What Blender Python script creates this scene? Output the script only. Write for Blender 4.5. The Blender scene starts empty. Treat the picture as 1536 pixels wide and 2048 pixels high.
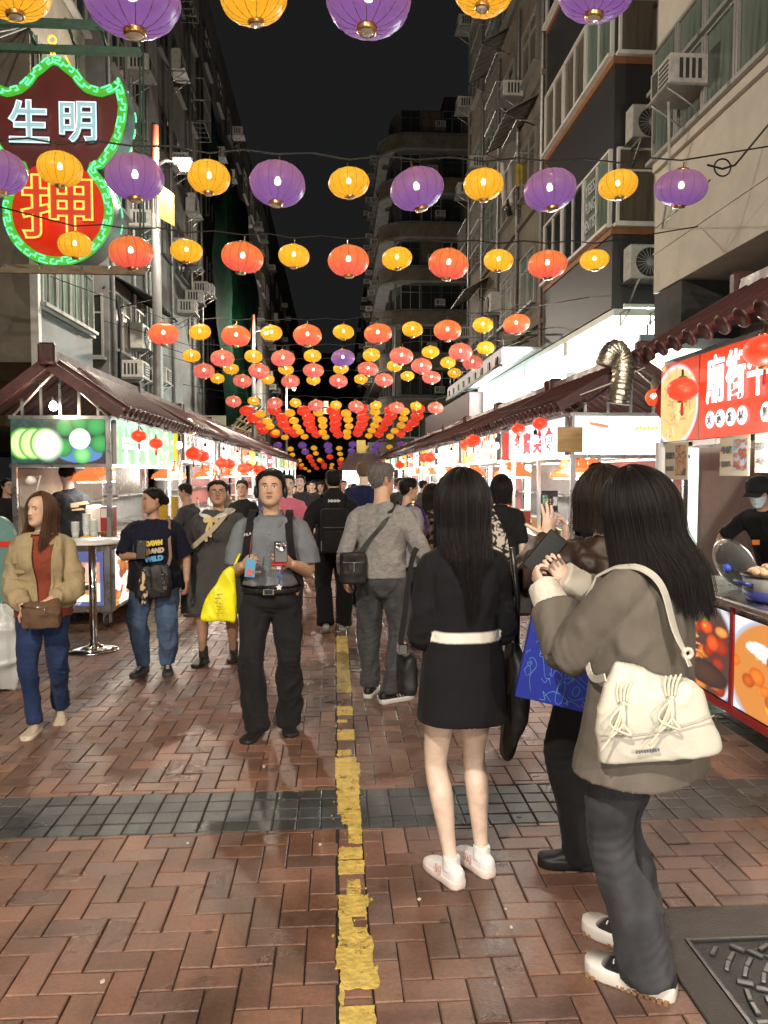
import bpy, bmesh, math, random
import numpy as np
from math import sin, cos, pi, radians, sqrt, atan2
from mathutils import Vector, Matrix, Euler
from mathutils import noise as mnoise
random.seed(7)
SC = bpy.context.scene
COL = SC.collection
CAMH, FPX = 1.65, 1539.0
PITCH, YAW = math.atan(79/FPX), math.atan(98/FPX*cos(math.atan(79/FPX)))
cam_d = bpy.data.cameras.new('camera')
cam = bpy.data.objects.new('camera', cam_d); COL.objects.link(cam)
cam_d.sensor_fit = 'VERTICAL'; cam_d.sensor_height = 36.0; cam_d.lens = FPX/2048*36.0
cam_d.clip_start = 0.05; cam_d.clip_end = 1200
cam.location = (0, 0, CAMH); cam.rotation_euler = (pi/2-PITCH, 0, -YAW)
SC.camera = cam
W = bpy.data.worlds.new('World'); SC.world = W; W.use_nodes = True
_nt = W.node_tree; _bg = _nt.nodes['Background']
_bg.inputs['Color'].default_value = (0.0050, 0.0051, 0.0051, 1); _bg.inputs['Strength'].default_value = 1.0
SC.view_settings.view_transform = 'Standard'; SC.view_settings.look = 'None'
SC.view_settings.exposure = 1.15; SC.view_settings.gamma = 1.0; SC.view_settings.use_curve_mapping = False
SC.render.engine = 'CYCLES'
SC.cycles.use_denoising = True
try: SC.cycles.denoiser = 'OPENIMAGEDENOISE'
except Exception: pass
SC.cycles.max_bounces = 5; SC.cycles.diffuse_bounces = 3; SC.cycles.glossy_bounces = 3
SC.cycles.transmission_bounces = 4; SC.cycles.transparent_max_bounces = 12
SC.cycles.caustics_reflective = False; SC.cycles.caustics_refractive = False
SC.cycles.sample_clamp_indirect = 4.0
SC.cycles.use_light_tree = True
P_STREET = 1500.0     # street lamp heads
P_STALL = 20.0        # bulbs under a stall roof
P_CANOPY = 600.0      # shop canopy ceiling lights
E_LANT = 0.36         # lantern glow
E_BOX = 0.50           # light boxes
F_R = Vector((cos(YAW), -sin(YAW), 0)); F_F = Vector((sin(YAW)*cos(PITCH), cos(YAW)*cos(PITCH), -sin(PITCH))); F_U = F_R.cross(F_F)
def at(px, py, Y=None, X=None, Z=None):
 """the place in the street that the photograph shows at pixel (px, py), on the plane Y=, X= or Z= """
 d = F_F + F_R*((px-768)/FPX) - F_U*((py-1024)/FPX)
 if Y is not None: t = Y/d.y
 elif X is not None: t = X/d.x
 else: t = (Z-CAMH)/d.z
 return Vector((d.x*t, d.y*t, CAMH+d.z*t))
def gnd(px, py): return at(px, py, Z=0.0)
def link(o, parent=None):
 COL.objects.link(o)
 if parent is not None:
  o.parent = parent
  o.matrix_parent_inverse = parent.matrix_basis.inverted()
 return o
def tag(o, label=None, cat=None, group=None, kind=None):
 if label: o['label'] = label
 if cat: o['category'] = cat
 if group: o['group'] = group
 if kind: o['kind'] = kind
 return o
def empty(name, loc=(0, 0, 0), rz=0.0, label=None, cat=None, group=None):
 o = bpy.data.objects.new(name, None); COL.objects.link(o)
 o.empty_display_size = .1
 o.location = loc; o.rotation_euler = (0, 0, rz)
 return tag(o, label, cat, group)
KIDS = {}
def kid(o, parent):
 KIDS.setdefault(parent.name, []).append(o)
def copy_tree(o, loc=None, rz=None, label=None, scale=None):
 c = o.copy(); COL.objects.link(c)
 for k in KIDS.get(o.name, []):
  d = k.copy(); COL.objects.link(d); d.parent = c
  kid(d, c)
  for g in KIDS.get(k.name, []):
   e = g.copy(); COL.objects.link(e); e.parent = d
   kid(e, d)
 if loc is not None: c.location = loc
 if rz is not None: c.rotation_euler = (0, 0, rz)
 if scale is not None: c.scale = scale
 if label: c['label'] = label
 return c
def from_arrays(name, v, f, mats, parent=None, smooth=True, col=None, mi=None):
 """mesh object from vertex list, face list; col = per-vertex colour"""
 me = bpy.data.meshes.new(name)
 me.from_pydata([tuple(p) for p in v], [], [tuple(q) for q in f])
 if not isinstance(mats, (list, tuple)): mats = [mats]
 for m in mats: me.materials.append(m)
 if mi is not None: me.polygons.foreach_set('material_index', mi)
 if smooth: me.polygons.foreach_set('use_smooth', [True]*len(me.polygons))
 if col is not None: set_col(me, col)
 me.update()
 o = bpy.data.objects.new(name, me)
 link(o, parent)
 if parent is not None: kid(o, parent)
 return o
def set_col(me, col):
 a = me.color_attributes.new('Col', 'FLOAT_COLOR', 'POINT')
 c = np.ones((len(me.vertices), 4), np.float32); c[:, :3] = np.asarray(col, np.float32).reshape(-1, 3)
 a.data.foreach_set('color', c.ravel())
class MB:
 """collects simple shapes; build() links them as one mesh object"""
 def __init__(s): s.v, s.f, s.m, s.sm = [], [], [], []
 def add(s, v, f, mi=0, smooth=False, M=None):
  n = len(s.v)
  s.v += [tuple(M @ Vector(p)) if M is not None else tuple(p) for p in v]
  s.f += [tuple(i+n for i in q) for q in f]; s.m += [mi]*len(f); s.sm += [smooth]*len(f)
  return s
 def box(s, x0, x1, y0, y1, z0, z1, mi=0, M=None, b=0.0):
  if x0 > x1: x0, x1 = x1, x0
  if y0 > y1: y0, y1 = y1, y0
  if z0 > z1: z0, z1 = z1, z0
  if b <= 0:
   v = [(x0, y0, z0), (x1, y0, z0), (x1, y1, z0), (x0, y1, z0), (x0, y0, z1), (x1, y0, z1), (x1, y1, z1), (x0, y1, z1)]
   f = [(3, 2, 1, 0), (4, 5, 6, 7), (0, 1, 5, 4), (1, 2, 6, 5), (2, 3, 7, 6), (3, 0, 4, 7)]
   return s.add(v, f, mi, False, M)
  b = min(b, (x1-x0)*.45, (y1-y0)*.45, (z1-z0)*.45)
  v = []
  for z, i in ((z0, b), (z0+b, 0), (z1-b, 0), (z1, b)):
   c = b*(.4 if i else 1)
   a0, a1, c0, c1 = x0+i, x1-i, y0+i, y1-i
   v += [(a0+c, c0, z), (a1-c, c0, z), (a1, c0+c, z), (a1, c1-c, z), (a1-c, c1, z), (a0+c, c1, z), (a0, c1-c, z), (a0, c0+c, z)]
  f = [tuple(range(8))[::-1], tuple(range(24, 32))]
  for r in range(3):
   for k in range(8):
    a, c = r*8+k, r*8+(k+1) % 8
    f.append((a, c, c+8, a+8))
  return s.add(v, f, mi, False, M)
 def tube(s, pts, r, n=8, mi=0, caps=True, smooth=True, closed=False):
  pts = [Vector(p) for p in pts]
  rr = r if isinstance(r, (list, tuple)) else [r]*len(pts)
  v, f = [], []
  up = Vector((0, 0, 1)); N = len(pts); px = None
  for i, p in enumerate(pts):
   if closed: d = pts[(i+1) % N]-pts[i-1]
   else: d = (pts[min(i+1, N-1)]-pts[max(i-1, 0)])
   if d.length < 1e-9: d = Vector((0, 0, 1))
   d.normalize()
   if px is None:
    a = up if abs(d.z) < .9 else Vector((1, 0, 0))
    px = d.cross(a).normalized()
   else:
    px = (px-d*px.dot(d))
    px = px.normalized() if px.length > 1e-6 else d.orthogonal().normalized()
   py = d.cross(px)
   for k in range(n):
    t = 2*pi*k/n
    v.append(p+px*(cos(t)*rr[i])+py*(sin(t)*rr[i]))
  for i in range(N if closed else N-1):
   for k in range(n):
    a, b = i*n+k, i*n+(k+1) % n
    c, e = ((i+1) % N)*n+k, ((i+1) % N)*n+(k+1) % n
    f.append((a, b, e, c))
  if caps and not closed:
   f.append(tuple(range(n))[::-1]); f.append(tuple((N-1)*n+k for k in range(n)))
  return s.add(v, f, mi, smooth)
 def lathe(s, prof, n=16, o=(0, 0, 0), mi=0, smooth=True, M=None, capb=True, capt=True):
  v, f = [], []
  for r, z in prof:
   for k in range(n):
    t = 2*pi*k/n
    v.append((o[0]+r*cos(t), o[1]+r*sin(t), o[2]+z))
  for i in range(len(prof)-1):
   for k in range(n):
    a, b = i*n+k, i*n+(k+1) % n
    f.append((a, b, b+n, a+n))
  if capb and prof[0][0] > 1e-6: f.append(tuple(range(n))[::-1])
  if capt and prof[-1][0] > 1e-6: f.append(tuple((len(prof)-1)*n+k for k in range(n)))
  return s.add(v, f, mi, smooth, M)
 def quad(s, a, b, c, d, mi=0): return s.add([a, b, c, d], [(0, 1, 2, 3)], mi)
 def prism(s, poly, axis, d0, d1, mi=0):
  """poly: list of 2d points; axis 'x','y','z' = extrusion axis"""
  n = len(poly)
  def P(p, d): return {'x': (d, p[0], p[1]), 'y': (p[0], d, p[1]), 'z': (p[0], p[1], d)}[axis]
  v = [P(p, d0) for p in poly]+[P(p, d1) for p in poly]
  f = [tuple(range(n)), tuple(range(n, 2*n))[::-1]]+[(i, i+n, (i+1) % n+n, (i+1) % n) for i in range(n)]
  return s.add(v, f, mi)
 def build(s, name, mats, parent=None, recalc=False):
  me = bpy.data.meshes.new(name)
  me.from_pydata(s.v, [], s.f)
  if not isinstance(mats, (list, tuple)): mats = [mats]
  for m in mats: me.materials.append(m)
  me.polygons.foreach_set('material_index', s.m)
  me.polygons.foreach_set('use_smooth', s.sm)
  if recalc:
   bm = bmesh.new(); bm.from_mesh(me); bmesh.ops.recalc_face_normals(bm, faces=bm.faces); bm.to_mesh(me); bm.free()
  me.update()
  o = bpy.data.objects.new(name, me); link(o, parent)
  if parent is not None: kid(o, parent)
  return o
def box_obj(name, x0, x1, y0, y1, z0, z1, m, parent=None, b=0.0): return MB().box(x0, x1, y0, y1, z0, z1, b=b).build(name, m, parent)
def share(name, src, parent, loc=(0, 0, 0), rot=(0, 0, 0), scale=(1, 1, 1)):
 """another object on the same mesh data, as a part of parent (in the parent's space)"""
 o = bpy.data.objects.new(name, src.data if hasattr(src, 'data') else src)
 COL.objects.link(o)
 if parent is not None: o.parent = parent; kid(o, parent)
 o.location = loc; o.rotation_euler = rot; o.scale = scale
 return o
def _hash(i, j, k, seed):
 h = (i*374761393 + j*668265263 + k*2147483647 + seed*974634777) & 0xffffffff
 h = ((h ^ (h >> 13))*1274126177) & 0xffffffff
 h = ((h ^ (h >> 16))*2246822519) & 0xffffffff
 return ((h ^ (h >> 15)) & 0xffff)/65535.0
def vnoise(p, seed=0):
 p = np.asarray(p, float); i = np.floor(p).astype(np.int64); f = p-i; u = f*f*(3-2*f)
 out = 0
 for dx in (0, 1):
  for dy in (0, 1):
   for dz in (0, 1):
    w = (u[:, 0] if dx else 1-u[:, 0])*(u[:, 1] if dy else 1-u[:, 1])*(u[:, 2] if dz else 1-u[:, 2])
    out = out + w*_hash(i[:, 0]+dx, i[:, 1]+dy, i[:, 2]+dz, seed)
 return out*2-1
def fbm(p, oct=3, seed=0):
 a, s, o = 1.0, 0, 0
 for k in range(oct):
  s = s + a*vnoise(np.asarray(p)*2**k, seed+k); o += a; a *= .5
 return s/o
def nodes(name):
 m = bpy.data.materials.new(name); m.use_nodes = True
 nt = m.node_tree; b = nt.nodes['Principled BSDF']
 return m, nt, b
def setc(b, k, v):
 if k in b.inputs: b.inputs[k].default_value = v
def mat(name, c, rough=.6, metal=0.0, spec=.5, var=0.0, vscale=8.0, bump=0.0, bscale=60.0, emit=0.0, ec=None, alpha=None, trans=0.0, sheen=0.0, stretch=None, coat=0.0, rvar=0.0):
 m, nt, b = nodes(name); N, L = nt.nodes, nt.links
 setc(b, 'Base Color', (*c, 1)); setc(b, 'Roughness', rough); setc(b, 'Metallic', metal); setc(b, 'Specular IOR Level', spec)
 setc(b, 'Transmission Weight', trans); setc(b, 'Sheen Weight', sheen); setc(b, 'Coat Weight', coat)
 if alpha is not None: setc(b, 'Alpha', alpha)
 if emit: setc(b, 'Emission Color', (*(ec or c), 1)); setc(b, 'Emission Strength', emit)
 if var or bump or rvar:
  tc = N.new('ShaderNodeTexCoord'); mp = N.new('ShaderNodeMapping'); L.new(tc.outputs['Object'], mp.inputs[0])
  if stretch: mp.inputs['Scale'].default_value = stretch
 if var or rvar:
  n = N.new('ShaderNodeTexNoise'); n.inputs['Scale'].default_value = vscale; n.inputs['Detail'].default_value = 6; n.inputs['Roughness'].default_value = .65
  L.new(mp.outputs[0], n.inputs['Vector'])
 if var:
  r = N.new('ShaderNodeMapRange'); r.inputs[1].default_value = .3; r.inputs[2].default_value = .7; r.inputs[3].default_value = 1-var; r.inputs[4].default_value = 1+var*.6
  L.new(n.outputs['Fac'], r.inputs[0])
  mx = N.new('ShaderNodeVectorMath'); mx.operation = 'SCALE'; mx.inputs[0].default_value = c; L.new(r.outputs[0], mx.inputs['Scale'])
  L.new(mx.outputs[0], b.inputs['Base Color'])
 if rvar:
  r2 = N.new('ShaderNodeMapRange'); r2.inputs[1].default_value = .35; r2.inputs[2].default_value = .65; r2.inputs[3].default_value = max(rough-rvar, .03); r2.inputs[4].default_value = min(rough+rvar, 1)
  L.new(n.outputs['Fac'], r2.inputs[0]); L.new(r2.outputs[0], b.inputs['Roughness'])
 if bump:
  n2 = N.new('ShaderNodeTexNoise'); n2.inputs['Scale'].default_value = bscale; n2.inputs['Detail'].default_value = 4
  L.new(mp.outputs[0], n2.inputs['Vector'])
  bp = N.new('ShaderNodeBump'); bp.inputs['Strength'].default_value = bump; bp.inputs['Distance'].default_value = .01
  L.new(n2.outputs['Fac'], bp.inputs['Height']); L.new(bp.outputs[0], b.inputs['Normal'])
 return m
def vmat(name, rough=.8, spec=.3, bump=0.0, bscale=200.0, sheen=0.0, emit=0.0, coat=0.0, sss=0.0, stretch=None, mod=0.0, mscale=20, emit_only=False, wrinkle=0.0):
 """material that takes its colour from the mesh's own 'Col' attribute (print, cloth, skin)"""
 m, nt, b = nodes(name); N, L = nt.nodes, nt.links
 a = N.new('ShaderNodeAttribute'); a.attribute_name = 'Col'
 src = a.outputs['Color']
 if mod:
  tc0 = N.new('ShaderNodeTexCoord'); n0 = N.new('ShaderNodeTexNoise'); n0.inputs['Scale'].default_value = mscale; n0.inputs['Detail'].default_value = 5
  L.new(tc0.outputs['Object'], n0.inputs['Vector'])
  r = N.new('ShaderNodeMapRange'); r.inputs[1].default_value = .3; r.inputs[2].default_value = .7; r.inputs[3].default_value = 1-mod; r.inputs[4].default_value = 1+mod
  L.new(n0.outputs['Fac'], r.inputs[0])
  mx = N.new('ShaderNodeVectorMath'); mx.operation = 'SCALE'; L.new(src, mx.inputs[0]); L.new(r.outputs[0], mx.inputs['Scale'])
  src = mx.outputs[0]
 if emit_only:
  setc(b, 'Base Color', (.02, .02, .02, 1))
 else: L.new(src, b.inputs['Base Color'])
 setc(b, 'Roughness', rough); setc(b, 'Specular IOR Level', spec); setc(b, 'Sheen Weight', sheen); setc(b, 'Coat Weight', coat)
 if sss:
  setc(b, 'Subsurface Weight', sss); setc(b, 'Subsurface Radius', (1, .35, .2)); setc(b, 'Subsurface Scale', .006)
 if emit: L.new(src, b.inputs['Emission Color']); setc(b, 'Emission Strength', emit)
 if bump:
  tc = N.new('ShaderNodeTexCoord'); n2 = N.new('ShaderNodeTexNoise'); n2.inputs['Scale'].default_value = bscale; n2.inputs['Detail'].default_value = 3
  mp = N.new('ShaderNodeMapping'); L.new(tc.outputs['Object'], mp.inputs[0])
  if stretch: mp.inputs['Scale'].default_value = stretch
  L.new(mp.outputs[0], n2.inputs['Vector'])
  bp = N.new('ShaderNodeBump'); bp.inputs['Strength'].default_value = bump; bp.inputs['Distance'].default_value = .004
  L.new(n2.outputs['Fac'], bp.inputs['Height']); L.new(bp.outputs[0], b.inputs['Normal'])
  if wrinkle:
   w = N.new('ShaderNodeTexNoise'); w.noise_type = 'RIDGED_MULTIFRACTAL'; w.inputs['Scale'].default_value = 8; w.inputs['Detail'].default_value = 3; w.inputs['Roughness'].default_value = .45; w.inputs['Distortion'].default_value = .8
   m2 = N.new('ShaderNodeMapping'); m2.inputs['Scale'].default_value = (1, 1, .55); m2.inputs['Rotation'].default_value = (.4, .5, 0); L.new(tc.outputs['Object'], m2.inputs[0]); L.new(m2.outputs[0], w.inputs['Vector'])
   b2 = N.new('ShaderNodeBump'); b2.inputs['Strength'].default_value = wrinkle; b2.inputs['Distance'].default_value = .05
   L.new(w.outputs['Fac'], b2.inputs['Height']); L.new(b2.outputs[0], bp.inputs['Normal'])
 return m
def emat(name, c, s): return mat(name, (c[0]*.5, c[1]*.5, c[2]*.5), .4, emit=s, ec=c)
STEEL = mat('brushed_steel', (.55, .55, .55), .30, 1.0, rvar=.06, vscale=4)
CHROME = mat('chrome', (.7, .7, .7), .12, 1.0)
GALV = mat('galvanised_steel', (.33, .33, .32), .45, .8, var=.25, vscale=12)
BLACKM = mat('black_metal', (.015, .015, .016), .45, .3)
BLACKP = mat('black_plastic', (.012, .012, .013), .3)
RUBBER = mat('black_rubber', (.015, .015, .015), .7)
WHITEP = mat('white_plastic', (.72, .71, .68), .4, var=.06)
CREAMP = mat('cream_plastic', (.6, .55, .45), .45, var=.1)
GREYP = mat('grey_plastic', (.28, .28, .28), .5, var=.15)
REDP = mat('red_plastic', (.6, .03, .02), .35)
YELP = mat('yellow_plastic', (.8, .5, .02), .45)
CABLE = mat('cable_rubber', (.012, .012, .012), .6)
GOLD = mat('gold_trim', (.55, .3, .12), .3, .85)
GLASS = mat('clear_glass', (.9, .95, .95), .05, trans=1.0)
CLEARP = mat('clear_plastic', (.9, .93, .93), .15, trans=.9)
BULB = emat('bulb_glow', (1.0, .86, .62), 14.0)
BULBW = emat('bulb_glow_white', (1.0, .97, .9), 14.0)
BULBO = emat('lantern_bulb_glow', (1.0, .88, .70), 13.0)
PRINT = vmat('printed_card', .5, .4)
PRINTE = vmat('lit_print', .35, .4, emit=E_BOX, emit_only=True)
def picture(name, o, ux, uy, w, h, fn, m, parent=None, nx=70, ny=50, depth=.03, frame=None):
 """a panel with its lower left corner at o, right along ux, up along uy; front is ux x uy"""
 o, ux, uy = Vector(o), Vector(ux).normalized(), Vector(uy).normalized(); n = ux.cross(uy)
 u, v = np.meshgrid(np.linspace(0, 1, nx+1), np.linspace(0, 1, ny+1))
 col = np.clip(fn(u.ravel(), v.ravel()), 0, None)
 P = np.array(o)[None]+u.reshape(-1, 1)*w*np.array(ux)[None]+v.reshape(-1, 1)*h*np.array(uy)[None]
 f = []
 for j in range(ny):
  for i in range(nx):
   a = j*(nx+1)+i; f.append((a, a+1, a+nx+2, a+nx+1))
 nf = len(f)
 vb = [o-n*depth, o+ux*w-n*depth, o+ux*w+uy*h-n*depth, o+uy*h-n*depth]
 k = len(P); P = np.vstack([P, np.array([tuple(q) for q in vb])]); col = np.vstack([col, np.full((4, 3), .02)])
 c0, c1, c2, c3 = 0, nx, (ny+1)*(nx+1)-1, ny*(nx+1)
 f += [(k+3, k+2, k+1, k), (c0, k, k+1, c1), (c1, k+1, k+2, c2), (c2, k+2, k+3, c3), (c3, k+3, k, c0)]
 return from_arrays(name, P, f, [m, GREYP], parent, False, col, [0]*nf+[1]*5)
def text_mesh(txt, size=1.0, extrude=.0, outline=None, bold=0.0):
 """mesh data of a line of lettering; outline = tube radius for neon outlines"""
 cu = bpy.data.curves.new('lettering', 'FONT'); cu.body = txt; cu.size = size; cu.align_x = 'CENTER'; cu.align_y = 'CENTER'
 cu.resolution_u = 3; cu.extrude = extrude; cu.offset = bold
 if outline: cu.fill_mode = 'NONE'; cu.bevel_depth = outline; cu.bevel_resolution = 1
 o = bpy.data.objects.new('lettering', cu)
 TS.collection.objects.link(o); vl = TS.view_layers[0]; vl.update()
 me = bpy.data.meshes.new_from_object(o.evaluated_get(vl.depsgraph))
 TS.collection.objects.unlink(o); bpy.data.objects.remove(o); bpy.data.curves.remove(cu)
 return me
TS = bpy.data.scenes.new('workbench')
def lettering(name, txt, size, o, ux, uy, m, parent=None, extrude=.004, outline=None, bold=0.0, fit=None):
 """lettering centred at o, reading along ux with uy up; fit = (w, h) stretches it to that size"""
 me = text_mesh(txt, size, extrude, outline, bold); me.materials.clear(); me.materials.append(m)
 ux, uy = Vector(ux).normalized(), Vector(uy).normalized(); n = ux.cross(uy)
 c = np.empty(len(me.vertices)*3); me.vertices.foreach_get('co', c); c = c.reshape(-1, 3)
 lo, hi = c.min(0), c.max(0); mid = (lo+hi)/2; c[:, :2] -= mid[:2]
 if fit: c[:, 0] *= fit[0]/(hi[0]-lo[0]); c[:, 1] *= fit[1]/(hi[1]-lo[1])
 R = np.array([ux, uy, n]); c = c @ R + np.array(o)
 me.vertices.foreach_set('co', c.ravel()); me.update()
 ob = bpy.data.objects.new(name, me); link(ob, parent)
 if parent is not None: kid(ob, parent)
 return ob
# ================================================================== GROUND: brick pavement, dark sett band, yellow line, access cover
MORTAR = mat('dark_joint_grit', (.028, .024, .02), .9, var=.4, vscale=40, bump=.5, bscale=300)
def brick_material():
 m, nt, b = nodes('clay_brick'); N, L = nt.nodes, nt.links
 a = N.new('ShaderNodeAttribute'); a.attribute_name = 'Col'
 tc = N.new('ShaderNodeTexCoord'); g = N.new('ShaderNodeNewGeometry')
 n1 = N.new('ShaderNodeTexNoise'); n1.inputs['Scale'].default_value = 3.0; n1.inputs['Detail'].default_value = 5
 n2 = N.new('ShaderNodeTexNoise'); n2.inputs['Scale'].default_value = 55; n2.inputs['Detail'].default_value = 5; n2.inputs['Roughness'].default_value = .7
 n3 = N.new('ShaderNodeTexNoise'); n3.inputs['Scale'].default_value = 240; n3.inputs['Detail'].default_value = 2
 mp = N.new('ShaderNodeMapping'); mp.inputs['Scale'].default_value = (.35, 1.6, 1)
 L.new(g.outputs['Position'], mp.inputs[0])
 for n in (n1, n2): L.new(g.outputs['Position'], n.inputs['Vector'])
 L.new(mp.outputs[0], n3.inputs['Vector'])
 r1 = N.new('ShaderNodeMapRange'); r1.inputs[1].default_value = .3; r1.inputs[2].default_value = .7; r1.inputs[3].default_value = .72; r1.inputs[4].default_value = 1.2
 L.new(n1.outputs['Fac'], r1.inputs[0])
 r2 = N.new('ShaderNodeMapRange'); r2.inputs[1].default_value = .25; r2.inputs[2].default_value = .75; r2.inputs[3].default_value = .7; r2.inputs[4].default_value = 1.25
 L.new(n2.outputs['Fac'], r2.inputs[0])
 mu = N.new('ShaderNodeMath'); mu.operation = 'MULTIPLY'; L.new(r1.outputs[0], mu.inputs[0]); L.new(r2.outputs[0], mu.inputs[1])
 sc = N.new('ShaderNodeVectorMath'); sc.operation = 'SCALE'; L.new(a.outputs['Color'], sc.inputs[0]); L.new(mu.outputs[0], sc.inputs['Scale'])
 vo = N.new('ShaderNodeTexVoronoi'); vo.inputs['Scale'].default_value = 3.4; L.new(g.outputs['Position'], vo.inputs['Vector'])
 sz = N.new('ShaderNodeMapRange'); sz.inputs[1].default_value = .045; sz.inputs[2].default_value = .065; sz.inputs[3].default_value = .45; sz.inputs[4].default_value = 1; L.new(vo.outputs['Distance'], sz.inputs[0])
 n4 = N.new('ShaderNodeTexNoise'); n4.inputs['Scale'].default_value = 1.1; n4.inputs['Detail'].default_value = 7; n4.inputs['Roughness'].default_value = .62; n4.inputs['Distortion'].default_value = 1.2; L.new(g.outputs['Position'], n4.inputs['Vector'])
 st = N.new('ShaderNodeMapRange'); st.inputs[1].default_value = .36; st.inputs[2].default_value = .52; st.inputs[3].default_value = .58; st.inputs[4].default_value = 1.05; L.new(n4.outputs['Fac'], st.inputs[0])
 m5 = N.new('ShaderNodeMath'); m5.operation = 'MULTIPLY'; L.new(sz.outputs[0], m5.inputs[0]); L.new(st.outputs[0], m5.inputs[1])
 s2 = N.new('ShaderNodeVectorMath'); s2.operation = 'SCALE'; L.new(sc.outputs[0], s2.inputs[0]); L.new(m5.outputs[0], s2.inputs['Scale'])
 L.new(s2.outputs[0], b.inputs['Base Color'])
 rr = N.new('ShaderNodeMapRange'); rr.inputs[1].default_value = .35; rr.inputs[2].default_value = .68; rr.inputs[3].default_value = .24; rr.inputs[4].default_value = .52
 L.new(n1.outputs['Fac'], rr.inputs[0]); L.new(rr.outputs[0], b.inputs['Roughness'])
 ad = N.new('ShaderNodeMath'); ad.operation = 'ADD'; L.new(n2.outputs['Fac'], ad.inputs[0]); L.new(n3.outputs['Fac'], ad.inputs[1])
 bp = N.new('ShaderNodeBump'); bp.inputs['Strength'].default_value = .45; bp.inputs['Distance'].default_value = .004
 L.new(ad.outputs[0], bp.inputs['Height']); L.new(bp.outputs[0], b.inputs['Normal'])
 setc(b, 'Specular IOR Level', .6)
 return m
BRICK = brick_material()
gr = box_obj('ground', -60, 60, -25, 260, -.3, -.012, MORTAR); gr['kind'] = 'structure'
FAR_M = mat('far_brick_paving', (.13, .058, .038), .4, var=.4, vscale=2.5, bump=.4, bscale=9)
pf = box_obj('pavement', -5.4, 5.4, 19.0, 200, -.0118, -.001, FAR_M); pf['kind'] = 'structure'
rb = random.Random(3)
BW = .105; JT = .0035
LX0 = at(714, 2040, Z=0).x-.052; LX1 = LX0+BW+.004     # straight course under the yellow line
BY0, BY1 = gnd(300, 1668).y, gnd(300, 1588).y          # dark sett band
SETT = (BY1-BY0)/4
MHX0, MHY1 = 1.11, gnd(1342, 1815).y                   # concrete surround of the access cover
def rects():
 out = []
 n0, n1 = -52, 52; m0, m1 = 14, 182
 for r in range(m0, m1):
  for c in range(n0, n1):
   k = (c-r) % 4
   if k == 0: out.append((c*BW, r*BW, (c+2)*BW, (r+1)*BW))
   elif k == 3: out.append((c*BW, r*BW, (c+1)*BW, (r+2)*BW))
 return out
def clip(R, x0, y0, x1, y1):
 a, b, c, d = max(R[0], x0), max(R[1], y0), min(R[2], x1), min(R[3], y1)
 return (a, b, c, d) if c-a > .022 and d-b > .022 else None
ZONES = [(-5.3, 1.4, LX0, BY0), (-5.3, BY1, LX0, 19.0), (LX1, 1.4, MHX0, BY0), (MHX0, MHY1, 5.3, BY0), (LX1, BY1, 5.3, 19.0)]
BR = []
for q in rects():
 for z in ZONES:
  k = clip(q, *z)
  if k: BR.append(k)
y = 1.5
while y < 19:
 y2 = y+BW*2
 for a, b in ((y, min(y2, BY0)), (max(y, BY1), y2)):
  if b-a > .03 and not (a < BY1 and b > BY0 and a >= BY0): BR.append((LX0+.002, a, LX1-.002, b))
 y = y2
def in_view(x, y):
 d = Vector((x, y, -CAMH)); w = d.dot(F_F)
 if w < .3: return False
 u, v = d.dot(F_R)/w*FPX, -d.dot(F_U)/w*FPX
 return abs(u) < 815 and abs(v) < 1080
PAL = [(.232, .118, .076), (.212, .104, .066), (.198, .098, .064), (.245, .130, .084), (.18, .096, .066), (.165, .096, .072), (.236, .122, .084), (.203, .111, .078)]
def brick_colour(x, y):
 c = list(rb.choice(PAL)); k = rb.uniform(.72, 1.12)
 if x > .1: c = [c[0]*.93, c[1]*1.0, c[2]*1.08]
 return [q*k for q in c]
def brick_geo(R, top, tilt, ch=.004):
 x0, y0, x1, y1 = R[0]+JT/2+rb.uniform(0, .0016), R[1]+JT/2+rb.uniform(0, .0016), R[2]-JT/2-rb.uniform(0, .0016), R[3]-JT/2-rb.uniform(0, .0016)
 cx, cy = (x0+x1)/2, (y0+y1)/2
 def z(x, y): return top+tilt[0]*(x-cx)+tilt[1]*(y-cy)
 v = []
 for i, dz in ((0, None), (0, -ch*.7), (ch, 0)):
  for (x, y) in ((x0+i, y0+i), (x1-i, y0+i), (x1-i, y1-i), (x0+i, y1-i)):
   v.append((x, y, -.03 if dz is None else z(x, y)+dz))
 f = [(8, 9, 10, 11)]
 for r in (0, 1):
  for k in range(4): f.append((r*4+k, r*4+(k+1) % 4, r*4+4+(k+1) % 4, r*4+4+k))
 return v, f
near = sorted([b for b in BR if in_view((b[0]+b[2])/2, (b[1]+b[3])/2)], key=lambda b: (b[0]+b[2])**2/4+(b[1]+b[3])**2/4)[:298]
nearset = set(near)
pav = box_obj('brick_pavement', -5.3, 5.3, 1.4, 19.0, -.0119, -.009, MORTAR); pav['kind'] = 'structure'
for b in near:
 t = (rb.gauss(0, .006), rb.gauss(0, .006)); v, f = brick_geo(b, rb.uniform(-.0015, .002), t)
 c = brick_colour((b[0]+b[2])/2, b[1])
 from_arrays('brick', v, f, BRICK, pav, False, [c]*12)
V_, F_, C_ = [], [], []
for b in BR:
 if b in nearset: continue
 t = (rb.gauss(0, .006), rb.gauss(0, .006)); v, f = brick_geo(b, rb.uniform(-.0015, .002), t)
 n = len(V_); V_ += v; F_ += [tuple(i+n for i in q) for q in f]; C_ += [brick_colour((b[0]+b[2])/2, b[1])]*12
o = from_arrays('far_bricks', V_, F_, BRICK, pav, False, C_); o['kind'] = 'stuff'
band = box_obj('sett_band', -5.3, 5.3, BY0+.003, BY1-.003, -.0088, -.0075, MORTAR); band['kind'] = 'structure'
V_, F_, C_ = [], [], []
nsett = 0
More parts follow.
